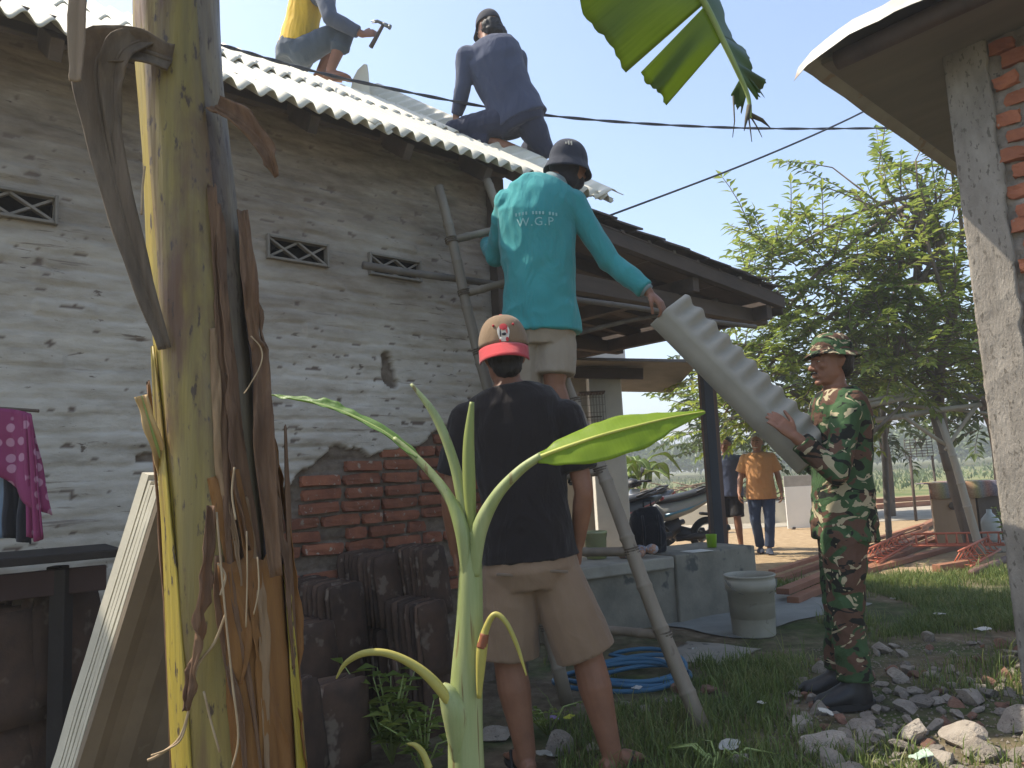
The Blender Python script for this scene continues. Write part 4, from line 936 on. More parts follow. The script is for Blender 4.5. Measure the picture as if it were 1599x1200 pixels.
# ---------------- man in navy long sleeves crouching on the roof corner
def roofz(p):                                              # height of the roof plane at a world point
    q = inhouse(p); return 2.95+q.y*math.tan(PIT)+.06
def navy_man():
    Y = 5.25; base = at(800, 250, Y); base.z = roofz(base); rt = V((.94, -.3, -.1)).normalized()
    J = dict(pel=at(806, 178, Y), che=at(772, 100, Y-.02), nek=at(762, 66, Y), hd=at(763, 46, Y+.02), rt=rt, fw=V((.2, 1, 0)), hf=V((-.55, .8, -.15)), hu=V((-.05, .02, 1)),
             shL=at(728, 88, Y-.03), elL=at(723, 138, Y), wrL=at(712, 182, Y+.08), shR=at(807, 92, Y), elR=at(812, 140, Y+.25), wrR=at(780, 190, Y+.35),
             hpL=at(785, 190, Y), knL=at(708, 205, Y+.12), anL=at(800, 232, Y+.04), hpR=at(826, 190, Y), knR=at(850, 232, Y+.08), anR=at(815, 240, Y+.38))
    J['toL'] = J['anL']+V((.10, .10, -.05)); J['toR'] = J['anR']+V((0, .14, -.05))
    T = person('person', 'person in dusty navy long sleeves and cap crouching on the roof corner', base, J, SKIN2, 1.0, .008, {'L': ((V((-.1, .2, -1)), V((0, .3, -1)), V((1, .3, 0))), dict(curl=.3)), 'R': ((V((-.1, .3, -1)), V((0, .3, -1)), V((-1, .3, 0))), dict(curl=.3))})
    cn = cloth('navy_cotton', (.065, .078, .125), (.050, .060, .10), .6, 8)
    shirt(J, cn, 1.95, 1.06, .07, .030, .008, (.010, (7, 7, 4), 41))
    pants(J, cloth('navy_trousers', (.042, .048, .080), (.03, .035, .06), .6, 8), 1.62, 1.06, .028, .008, (.012, (7, 7, 5), 47), 'trousers', .035)
    cap = dome(J, 'cap', cloth('dark_cap', (.045, .045, .055), None, .2), (.090, .106, .110), (0, -.006, .028), .0, None, flat=.75)
    visor(J, 'bill', MATS['dark_cap'], math.pi/2, (.089, .104), (0, -.006), .026, 1.0, .065, cap, .025, .012)
    hairball(J, 'hair', HAIRB, [((0, -.04, -.015), (.078, .075, .075)), ((.03, -.07, -.07), (.062, .05, .05)), ((-.02, -.055, -.05), (.05, .05, .05)), ((.06, -.06, -.055), (.03, .035, .035))], .007, .012)
    sandal(J, 'L', mat('green_rubber', (.07, .20, .13), (.05, .15, .10), 6, .7, .2))
navy_man()
# ---------------- man in yellow on the ridge, hammer in hand
def yellow_man():
    Y = 5.6; base = at(460, 106, Y); rt = V((.35, -.93, 0)).normalized()
    J = dict(pel=at(462, 78, Y), che=at(482, -6, Y), nek=at(505, -44, Y), hd=at(528, -30, Y), rt=rt, fw=V((.93, .35, 0)), hf=V((.9, .1, -.45)), hu=V((.4, .1, .9)),
             shR=at(507, -8, Y-.20), elR=at(515, 28, Y-.26), wrR=at(566, 54, Y-.22), shL=at(490, -16, Y+.2), elL=at(515, 24, Y+.25), wrL=at(525, 58, Y+.15),
             hpR=at(470, 82, Y-.09), knR=at(541, 46, Y-.12), anR=at(516, 110, Y-.1), hpL=at(465, 86, Y+.1), knL=at(530, 56, Y+.22), anL=at(500, 112, Y+.2))
    J['toR'] = J['anR']+V((.15, .03, -.075)); J['toL'] = J['anL']+V((.15, .03, -.07))
    T = person('person', 'person in yellow shirt with dark sleeves sitting on the roof ridge with a hammer', base, J, SKIN, 1.0, .008, {'R': ((V((.95, .1, .15)), V((0, .9, -.3)), V((-.1, .2, .9))), dict(curl=1.15, tcurl=1)), 'L': ((V((.8, 0, -.5)), V((0, 0, -1)), V((0, -1, 0))), dict(curl=.3))})
    bm = bmesh.new(); torso(bm, J, .020, False, .01, 1.0)
    remesh('shirt', bm, .008, T, cloth('yellow_cotton', (.62, .40, .045), (.55, .34, .03), .6, 9), 3, base, (.010, (9, 9, 4), 61))
    bm = bmesh.new(); md = cloth('slate_sleeve', (.070, .085, .12), None, .4)
    for S in 'LR':
        sh, el, wr = J['sh'+S], J['el'+S], J['wr'+S]; limb(bm, [lerp(J['che'], sh, .7), sh], [.088, .078]); limb(bm, [sh, lerp(sh, el, .5), el], [.078, .064, .056]); limb(bm, [el, lerp(el, wr, .5), lerp(el, wr, .88)], [.056, .052, .046], (True, False))
    remesh('sleeves', bm, .008, T, md, 3, base, (.007, (8, 8, 5), 66))
    pants(J, cloth('slate_jeans', (.060, .080, .105), (.045, .06, .085), .4, 9), 1.45, 1.04, .022, .008, (.008, (8, 8, 5), 68), 'trousers', .03)
    cap = dome(J, 'cap', MATS['dark_cap'], (.090, .106, .110), (0, -.006, .028), .0, None, flat=.75); visor(J, 'bill', MATS['dark_cap'], math.pi/2, (.089, .104), (0, -.006), .026, 1.0, .07, cap, .02, .012)
    # hammer
    g = at(585, 62, Y-.22); h1 = at(579, 74, Y-.22); h2 = at(599, 38, Y-.22); H = thing('hammer', 'claw hammer held up in the hand of the yellow-shirted roofer', 'hammer', h1)
    d = (h2-h1).normalized(); tubeobj('handle', [h1-h1, (h2-h1)*.5, h2-h1], [.017, .015, .012], m_timber, H)
    ms = mat('tool_steel', (.22, .23, .25), (.15, .16, .17), 9, .4, .1, metal=.7); x = d.cross(V((0, 1, 0))).normalized(); x = x if x.x > 0 else -x; bm = bmesh.new(); o = h2-h1
    tube(bm, [o-x*.012, o+x*.02, o+x*.045], [.014, .016, .015], 10); tube(bm, [o+x*.045, o+x*.06], [.019, .019], 12)
    for q in (-1, 1): tube(bm, [o-x*.01+V((0, q*.006, 0)), o-x*.05+V((0, q*.009, 0)), o-x*.09-d*.025+V((0, q*.011, 0))], [.010, .008, .004], 8)
    frombm('head', bm, H, ms, True)
yellow_man()
# ---------------- the two men standing by the road
def far_man(px, py, Y, lab, kind):
    b = atz(px, py, 0); b = at(px, py, Y); b.z = 0; k = .935; f = V((-.35, -1, 0)).normalized(); r = V((-1, .35, 0)).normalized()   # faces the camera, slightly left
    def p(x, y, z): return b+r*x+f*y+V((0, 0, z))
    if kind == 'o': arms = dict(elR=p(.235, -.02, 1.02), wrR=p(.27, .10, .80), elL=p(-.225, -.02, 1.01), wrL=p(-.255, .09, .79))
    else: arms = dict(elR=p(.26, -.12, 1.06), wrR=p(.10, -.22, .96), elL=p(-.27, -.12, 1.05), wrL=p(-.10, -.22, .95))
    J = dict(pel=p(0, 0, .84), che=p(0, .0, 1.17), nek=p(0, .01, 1.33), hd=p(0, .03, 1.44), rt=r, fw=f, hf=(f+r*.25), hu=V((0, 0, 1)),
             shR=p(.165, 0, 1.24), shL=p(-.165, 0, 1.24), hpR=p(.085, 0, .78), knR=p(.10, .04, .44), anR=p(.07 if kind == 'o' else .11, -.10, .075), hpL=p(-.085, 0, .78), knL=p(-.08, .08, .45), anL=p(-.045 if kind == 'o' else -.10, .06, .075), **arms)
    for S in 'LR': J['to'+S] = J['an'+S]+f*.16+V((0, 0, -.062))
    if kind == 'o': J['hf'] = V((-.55, -1, -.02))
    T = person('person', lab, b, J, SKIN2 if kind == 'o' else SKIN, k, .008, {S: ((V((0, 0, -1))+f*.2, -r if S == 'R' else r, f), dict(curl=.45, spread=.3)) for S in 'LR'} if kind == 'o' else {S: ((-f*.2-r*(1 if S == 'R' else -1), -f, V((0, 0, 1))), dict(curl=.5)) for S in 'LR'}, hk=.95)
    s, ff, up = J['A']; hd = J['hd']-b
    if kind == 'o':
        sh = shirt(J, cloth('orange_tee', (.54, .27, .115), (.48, .23, .09), .35, 9), .80, k, .13, .030, .009, (.007, (8, 8, 4), 71), wide=.022, belly=.02)
        pants(J, cloth('blue_jeans', (.055, .075, .125), (.035, .05, .09), .4, 10), 1.93, k, .018, .009, (.007, (9, 9, 7), 77), 'jeans', .012)
        hairball(J, 'hair', HAIRG, [((0, -.025, .055), (.076, .088, .075)), ((0, -.05, .02), (.074, .06, .06))], .008, .006)
        for S in 'LR': 
            an, to = J['an'+S], J['to'+S]; bm = bmesh.new(); foot(bm, an+V((0, 0, .0)), to, 1.12); remesh('shoe', bm, .009, T, mat('dark_blue_shoe', (.04, .05, .08), None, 8, .7, .2), 2, b)
    else:
        sh = shirt(J, cloth('faded_navy_polo', (.085, .10, .155), (.065, .08, .13), .35, 9), .8, k, .10, .032, .009, (.007, (8, 8, 4), 81), wide=.02)
        pants(J, cloth('black_shorts', (.022, .021, .022), None, .4, 9), .95, k, .022, .009, (.007, (8, 8, 5), 83), 'shorts', .035)
        hairball(J, 'hair', HAIRB, [((0, -.025, .055), (.074, .086, .072)), ((0, -.05, .02), (.072, .06, .06))], .008, .004)
        for S in 'LR': sandal(J, S, MATS['dark_rubber'])
    P = lambda x, y, z: hd+s*x*.95+ff*y*.95+up*z*.95
    mk = mat('iris_dark', (.015, .01, .008), None, 3, .25, 0)
    for q in (-1, 1): bm = bmesh.new(); ball(bm, P(q*.031, .083, .0), (.010, .008, .0035), J['A']); frombm('eye', bm, T, mk, True)
    for q in (-1, 1): tubeobj('eyebrow', [P(q*.014, .096, .024), P(q*.032, .092, .029), P(q*.050, .077, .024)], [.004, .005, .002], HAIRB, T, 6)
    if kind == 'o':
        bm = bmesh.new(); tube(bm, [P(-.030, .084, -.064), P(-.012, .0985, -.071), P(.012, .0985, -.071), P(.030, .084, -.064)], [.002, .004, .004, .002], 8); frombm('teeth', bm, T, mat('teeth', (.7, .67, .6), None, 3, .4, 0), True)
far_man(1197, 865, 10.15, 'grey-haired person in orange t-shirt and blue jeans smiling by the road', 'o')
far_man(1146, 850, 10.75, 'person in faded navy polo and black shorts, arms behind back beside the porch post', 'n')
# ============================================================ BANANA PLANTS
def bleafmat(name, c1, c2, rib, trans=.45, dry=None):
    m, n, l, b = newmat(name); uv = nod(n, 'ShaderNodeUVMap'); src = uv.outputs[0]; tc = nod(n, 'ShaderNodeTexCoord')
    f = noisetex(n, l, src, 1, 4, .6, (95, 1.5, 1)); f2 = noisetex(n, l, tc.outputs['Object'], 5, 4, .6)
    col = mix(n, l, f2, ramp(n, l, f, [(.3, c1), (.7, c2)]), c2)
    sp = nod(n, 'ShaderNodeSeparateXYZ'); l.new(src, sp.inputs[0])
    if dry:
        ed = nod(n, 'ShaderNodeMath', operation='MULTIPLY_ADD'); l.new(f2, ed.inputs[0]); ed.inputs[1].default_value = .10; l.new(sp.outputs[1], ed.inputs[2])
        col = mix(n, l, thresh(n, l, ed.outputs[0], 1.005, 1.035), col, dry)
    l.new(col, b.inputs['Base Color']); b.inputs['Roughness'].default_value = .42; b.inputs['Specular IOR Level'].default_value = .45
    bumpn(n, l, b, f, .35, .003)
    tr = nod(n, 'ShaderNodeBsdfTranslucent'); br = nod(n, 'ShaderNodeHueSaturation'); br.inputs['Value'].default_value = 2.0; br.inputs['Hue'].default_value = .48; l.new(col, br.inputs['Color']); l.new(br.outputs[0], tr.inputs[0])
    ms = nod(n, 'ShaderNodeMixShader'); ms.inputs[0].default_value = trans; l.new(b.outputs[0], ms.inputs[1]); l.new(tr.outputs[0], ms.inputs[2]); l.new(ms.outputs[0], n['Material Output'].inputs[0]); return m
m_bleaf = bleafmat('banana_leaf', (.085, .135, .020), (.14, .20, .032), (.2, .25, .1), .55, (.20, .13, .06))
m_bleafy = bleafmat('banana_leaf_young', (.20, .30, .02), (.27, .38, .03), (.3, .35, .1), .55)
m_petiole = mat('petiole', (.30, .36, .12), (.22, .29, .08), 12, .5, .15, 60, .002, (1, 1, .2))
def gridmesh(name, rows, uvs, parent, m, base, th=.0012):
    R = len(rows); Cn = len(rows[0]); vs = [V(p)-base for r in rows for p in r]; fs = [(j*Cn+i, j*Cn+i+1, (j+1)*Cn+i+1, (j+1)*Cn+i) for j in range(R-1) for i in range(Cn-1)]
    o = fromdata(name, vs, fs, parent, m, True); ul = o.data.uv_layers.new(name='UVMap'); fl = [u for r in uvs for u in r]
    for lp in o.data.loops: ul.data[lp.index].uv = fl[lp.vertex_index]
    if th: md = o.modifiers.new('t', 'SOLIDIFY'); md.thickness = th
    return o
def strap(name, path, widths, nh, parent, m, base, fold=.25, ripple=.02, seed=0, rib=.006, ribm=None, nc=6, twist=None, th=.0012):
    """a long leaf along a path: half widths, folded at the midrib"""
    P = spline(path, 8); n = len(P); W = [V((w, 0, 0)) for w in widths]; W = [w.x for w in spline(W, 8)]; rows = []; uvs = []
    for i, p in enumerate(P):
        t = (P[min(i+1, n-1)]-P[max(i-1, 0)]).normalized(); nn = V(nh); nn = (nn-t*nn.dot(t)).normalized(); s = t.cross(nn)
        if twist: a = twist*i/n; s, nn = s*math.cos(a)+nn*math.sin(a), nn*math.cos(a)-s*math.sin(a)
        w = max(.0015, W[min(i, len(W)-1)]); row = []; uv = []
        for q in range(-nc, nc+1):
            f = q/nc; row.append(p+s*(w*f*math.cos(fold*.8))+nn*(abs(f)*w*fold+ripple*vnoise(i*.35, f*1.5+seed, seed)*abs(f))); uv.append((i/n, abs(f)))
        rows.append(row); uvs.append(uv)
    o = gridmesh(name, rows, uvs, parent, m, base, th)
    if rib: tubeobj('midrib', [p-base for p in P], [lerp(rib, rib*.25, i/(n-1)) for i in range(n)], ribm or m_petiole, o, 8)
    return o
def big_banana():
    r = random.Random(31); Yt = 1.60
    axis = [at(292, -140, Yt), at(278, 0, Yt), at(300, 300, Yt), at(325, 600, Yt), at(352, 900, Yt), at(372, 1200, Yt)]
    d = (axis[-1]-axis[-2]).normalized(); foot_ = axis[-1]+d*(axis[-1].z/-d.z); axis = axis+[foot_]; base = V((foot_.x, foot_.y, 0))
    T = thing('banana_plant', 'big banana plant with thick yellow-green trunk wrapped in dry brown sheaths', 'banana plant', base)
    A = spline(axis, 10); n = len(A)
    def rr(i): z = A[i].z; return lerp(.118, .088, max(0, min(1, z/2.0)))
    def stem(nm, c1, c2, c3, k=.5):
        m, n_, l, bs = newmat(nm); tc = nod(n_, 'ShaderNodeTexCoord'); src = tc.outputs['Object']
        c = ramp(n_, l, noisetex(n_, l, src, 5, 5, .6, (5, 5, .22)), [(.3, c2), (.65, c1)])
        c = mix(n_, l, thresh(n_, l, noisetex(n_, l, src, 2.2, 6, .65, (3, 3, .55), .8), k, k+.16), c, c3)
        c = mix(n_, l, thresh(n_, l, noisetex(n_, l, src, 30, 4, .6, (2, 2, .6)), .59, .66), c, (.06, .036, .02)); l.new(c, bs.inputs['Base Color'])
        l.new(ramp(n_, l, noisetex(n_, l, src, 9, 4, .6, (3, 3, .4)), [(.3, (.35, .35, .35)), (.7, (.75, .75, .75))]), bs.inputs['Roughness']); bumpn(n_, l, bs, noisetex(n_, l, src, 26, 5, .6, (5, 5, .25)), .45, .004); return m
    mg = stem('stem_green', (.27, .20, .045), (.15, .115, .035), (.12, .062, .03), .44)
    my = stem('stem_yellow', (.40, .29, .030), (.25, .19, .03), (.16, .085, .03), .50)
    mp = stem('stem_pale', (.22, .17, .095), (.125, .10, .06), (.075, .048, .034), .46)
    md = mat('dry_sheath', (.27, .155, .085), (.14, .075, .042), 6, .75, .6, 50, .004, (7, 7, .4), trans=.25)
    mo = mat('orange_sheath', (.36, .17, .045), (.22, .095, .03), 6, .6, .5, 50, .004, (7, 7, .4), trans=.3, spots=(30, .68, (.07, .04, .02)))
    mgy = mat('grey_sheath', (.22, .165, .115), (.115, .085, .06), 6, .8, .6, 50, .004, (7, 7, .4), trans=.2)
    mdk = mat('dark_sheath', (.075, .055, .05), (.04, .03, .028), 6, .7, .5, 50, .004, (7, 7, .4))
    def axp(z):                                            # axis point by height
        for i in range(n-1):
            if A[i].z >= z >= A[i+1].z: t = (A[i].z-z)/(A[i].z-A[i+1].z); return lerp(A[i], A[i+1], t)
        return A[0] if z > A[0].z else A[-1]
    # core
    bm = bmesh.new(); tube(bm, [p-base for p in A], [rr(i)*.93 for i in range(n)], 24); frombm('stem', bm, T, mg, True)
    def R(z): return lerp(.118, .088, max(0, min(1, z/2.0)))
    def sheath(nm, z0, z1, a0, a1, lift, m, ragged=.03, top=.5, flare=0, seed=0, curl=0, pw=2.2):
        """a wrapped leaf base: angle 0 = right, 90 = away, 270 = toward the camera; narrows toward its top"""
        rows = []; uvs = []; N = 44; Cn = 16
        for j in range(N+1):
            t = j/N; z = lerp(z0, z1, t); c = axp(z); row = []; uv = []; k = 1-(1-top)*t**pw; am = (a0+a1)/2; hw = (a1-a0)/2*k
            for i in range(Cn+1):
                f = i/Cn*2-1; ed = ragged*(1.3*fbm(z*3.5, f*2+seed, seed, 2)+.12*vnoise(z*31, f*3, seed)); a = rad(am+hw*f)+ed*(3 if abs(f) > .9 else .5)
                ra = R(z)+lift+flare*t**3+.004*vnoise(z*4, f*3, seed+5)+curl*max(0, abs(f)-.75)*4*.01
                row.append(c+V((math.cos(a)*ra, math.sin(a)*ra, ragged*.6*vnoise(f*6, 1, seed) if j in (0, N) else 0))); uv.append((t, abs(f)))
            rows.append(row); uvs.append(uv)
        return gridmesh(nm, rows, uvs, T, m, base, .003)
    sheath('leaf_sheath', .0, 2.95, 140, 285, -.006, mp, .008, .9, seed=3)
    sheath('leaf_sheath', .0, 2.95, 270, 395, -.003, mp, .008, .9, seed=4)
    sheath('leaf_sheath', .0, 2.95, 170, 248, .004, my, .010, .85, 0, 1)
    sheath('leaf_sheath', .0, 2.95, 238, 318, .007, mg, .010, .85, 0, 2)
    sheath('leaf_sheath', .0, 1.45, 196, 250, .011, my, .010, .10, 0, 10, pw=3)
    sheath('dry_sheath', .55, 1.78, 296, 328, .010, md, .03, .25, .006, 5)
    sheath('dry_sheath', .0, 1.02, 285, 350, .016, mo, .03, .9, .010, 6)
    sheath('dry_sheath', .0, 1.46, 328, 385, .012, md, .03, .30, .016, 7)
    sheath('dry_sheath', .25, 1.28, 348, 392, .020, md, .03, .25, .030, 8)
    sheath('dry_sheath', .9, 1.72, 335, 400, .010, mdk, .03, .35, .008, 9)
    sheath('leaf_sheath', .0, 1.0, 338, 368, .026, my, .012, .10, 0, 14)
    sheath('dry_sheath', .0, 1.38, 184, 198, .012, md, .03, .4, .010, 12)
    # long dead sheath hanging on the left, bent at the top
    strap('hanging_leaf_base', [at(268, 95, Yt-.10), at(205, 78, Yt-.12), at(152, 95, Yt-.12), at(165, 220, Yt-.12), at(205, 380, Yt-.12), at(258, 545, Yt-.11)], [.030, .040, .046, .036, .026, .013], V((.3, -1, 0)), T, mgy, base, .55, .01, 2, .006, mgy, th=.004)
    strap('hanging_leaf_base', [at(235, 60, Yt-.11), at(190, 80, Yt-.14), at(176, 140, Yt-.13), at(185, 260, Yt-.12)], [.02, .03, .022, .004], V((.2, -1, 0)), T, mgy, base, .5, .012, 4, .004, mgy, th=.003)
    strap('dry_stub', [at(338, 168, Yt-.06), at(382, 195, Yt-.09), at(418, 235, Yt-.10), at(431, 276, Yt-.10)], [.022, .024, .018, .006], V((-.3, -.8, .6)), T, md, base, .7, .02, 6, .006, md, th=.004)
    strap('dry_stub', [at(258, 735, Yt-.05), at(240, 680, Yt-.10), at(221, 618, Yt-.12)], [.014, .013, .010], V((.3, -1, 0)), T, mat('cut_stub', (.50, .33, .14), (.36, .22, .09), 9, .7, .4, 60), base, .8, .01, 7, .006, None, th=.004)
    strap('hanging_strip', [at(122, -60, Yt-.25), at(123, 0, Yt-.25), at(121, 70, Yt-.25), at(119, 128, Yt-.25)], [.017, .017, .016, .010], V((.1, -1, 0)), T, mat('pale_strip', (.30, .22, .15), (.20, .14, .09), 6, .8, .4, 50, .003, (6, 6, .4)), base, .5, .004, 8, 0, th=.003)
    strap('dry_strip', [at(378, 330, Yt-.03), at(388, 430, Yt-.06), at(396, 520, Yt-.06), at(408, 570, Yt-.05), at(412, 700, Yt-.08), at(432, 900, Yt-.09)], [.010, .016, .012, .018, .020, .012], V((.4, -1, 0)), T, md, base, .6, .02, 9, .0, th=.003)
    strap('dry_strip', [at(330, 790, Yt-.13), at(322, 880, Yt-.14), at(310, 960, Yt-.15), at(300, 1040, Yt-.15), at(290, 1110, Yt-.15)], [.006, .012, .009, .013, .004], V((.2, -1, 0)), T, md, base, .5, .02, 12, .0, th=.002, twist=3)
    for q in range(13):                                   # ragged strips peeling down the right half
        z1 = r.uniform(.75, 1.75); L_ = r.uniform(.35, .8); an = rad(r.uniform(288, 372)); w0 = r.uniform(.006, .015); pp = []
        for j in range(6):
            t = j/5; z = z1-L_*t; c = axp(z); o_ = R(z)+.014+.022*t*r.random()+.006*r.random(); aa = an+.10*math.sin(t*4+q)+r.gauss(0, .03); pp.append(c+V((math.cos(aa)*o_, math.sin(aa)*o_, 0)))
        strap('dry_strip', pp, [w0, w0*1.3, w0*r.uniform(.6, 1.2), w0*1.1, w0*.7, .002], V((math.cos(an), math.sin(an), 0)), T, r.choice((md, md, mo, mat('tan_sheath', (.40, .26, .14), (.25, .15, .08), 6, .7, .5, 50, .004, (7, 7, .4), trans=.25))), base, r.uniform(-.6, .7), .012, q, 0, th=.002, twist=r.uniform(-1.2, 1.2), nc=3)
    # loose fibres
    for pth, w in (([(338, 800), (350, 940), (362, 1060), (372, 1150), (362, 1200)], .0022), ([(352, 960), (334, 1005), (308, 1040), (300, 1085), (282, 1150), (250, 1178), (230, 1188)], .0028), ([(300, 1085), (285, 1150), (262, 1170), (236, 1180)], .0018), ([(392, 525), (408, 545), (407, 570), (388, 605), (381, 615)], .0014),
                   ([(366, 730), (362, 770), (368, 812)], .002), ([(318, 1080), (330, 1130), (343, 1175)], .0022), ([(385, 830), (386, 900), (384, 980)], .0016), ([(402, 870), (404, 920), (396, 960)], .0016), ([(344, 930), (352, 900), (340, 880)], .0025), ([(226, 260), (222, 300), (221, 335)], .0022)):
        bm = bmesh.new(); tube(bm, [p-base for p in spline([at(x, y, Yt-.145+.01*r.random()) for x, y in pth], 5)], w, 5)
        frombm('fibre', bm, T, mat('straw_fibre', (.44, .33, .20), (.30, .20, .11), 20, .7, .2), True)
    # crown above the picture: arching leaves; one hangs into it on the right
    top = A[0]+V((0, 0, .55)); tubeobj('stem_top', [A[0]-base, lerp(A[0], top, .5)-base, top-base], [.075, .062, .045], mp, T)
    for k, (dx, dy, L, rise) in enumerate(((-.6, -.8, 1.9, .7), (-.15, -1, 1.8, .75), (.4, -1, 1.8, .8), (.85, -.45, 1.9, .85))):
        q = V((dx, dy, 0)).normalized(); p = [top-V((0, 0, .1)), top+q*.25*L+V((0, 0, rise*.6)), top+q*.6*L+V((0, 0, rise*.75)), top+q*L+V((0, 0, rise*.3))]
        strap('leaf_blade', p, [.02, .10, .24, .05], V((0, 0, 1)), T, m_bleaf, base, .2, .04, 20+k, .02)
    return T, top, base
BAN, BTOP, BBASE = big_banana()
def hanging_leaf():
    """torn blade arching over from the big plant's crown"""
    YL = 2.15; b = BBASE
    P = lambda x, y, k=0: at(x, y, YL+(x-1040)*.0009+k)
    rib = [(1040, -95), (1078, -30), (1105, 15), (1128, 62), (1150, 108), (1168, 150), (1172, 185)]
    rp = [P(*q) for q in rib]; arch = [BTOP, BTOP+V((.35, .15, .62)), BTOP+V((.75, .3, .75)), lerp(BTOP+V((.75, .3, .75)), rp[0], .6), rp[0]]
    stalk = tubeobj('leaf_stalk', [p-b for p in spline(arch, 6)+spline(rp, 5)[1:]], [lerp(.020, .004, (i/58)) for i in range(len(spline(arch, 6)+spline(rp, 5)[1:]))], m_petiole, BAN, 8)
    def lobe(r0, r1, t1, t0, seed, bulge=.03, m=m_bleaf, nm='leaf_lobe', rag=.012):
        rows = []; uvs = []; N = 18; K = 12; a, c, d_, e = P(*r0), P(*r1), P(*t1, .10), P(*t0, .10)
        for j in range(N+1):
            t = j/N; row = []; uv = []; p0 = lerp(a, c, t); p1 = lerp(e, d_, t); ax = (p1-p0)
            for i in range(K+1):
                f = i/K; p = lerp(p0, p1, f)+V((0, -1, 0))*(bulge*math.sin(f*math.pi)*math.sin(t*math.pi)+.012*math.sin(t*9+seed)*f)
                if i == K: p += ax.normalized()*rag*(vnoise(t*7, seed)+.4*vnoise(t*25, seed))
                row.append(p); uv.append((t*.4+seed*.1, f*.93))
            rows.append(row); uvs.append(uv)
        return gridmesh(nm, rows, uvs, BAN, m, b, .0012)
    lobe((1030, -110), (1098, 8), (978, 112), (880, -30), 1, rag=.02); lobe((1100, 10), (1128, 64), (1042, 162), (1000, 116), 2, .015)
    lobe((960, -200), (1030, -105), (878, -40), (840, -110), 3)
    mb = mat('dry_leaf_edge', (.12, .11, .075), (.07, .065, .045), 9, .7, .5, 50, .003, trans=.2); mb2 = bleafmat('banana_leaf_torn', (.05, .095, .03), (.075, .13, .04), (.2, .2, .1), .35, (.16, .11, .07))
    lobe((1078, -30), (1122, 55), (1150, 70), (1105, -35), 4, .01, mb2, rag=.03); lobe((1124, 55), (1142, 92), (1192, 156), (1160, 70), 5, .012, mb2, rag=.05); lobe((1143, 94), (1154, 118), (1180, 158), (1196, 124), 6, .01, mb2, rag=.03); lobe((1156, 122), (1166, 146), (1158, 178), (1140, 150), 7, .01, mb2, rag=.03)
    for s, pts in enumerate(([(1170, 165), (1166, 185), (1162, 205)], [(1172, 180), (1190, 188), (1203, 200)], [(1172, 182), (1183, 200), (1190, 215)], [(1168, 175), (1172, 205), (1174, 222)], [(1145, 150), (1147, 190), (1144, 215)])):
        tubeobj('leaf_shred', [P(*q)-b for q in pts], [.008 if s < 2 else .003, .006 if s < 2 else .002, .001], mb, BAN, 6)
hanging_leaf()
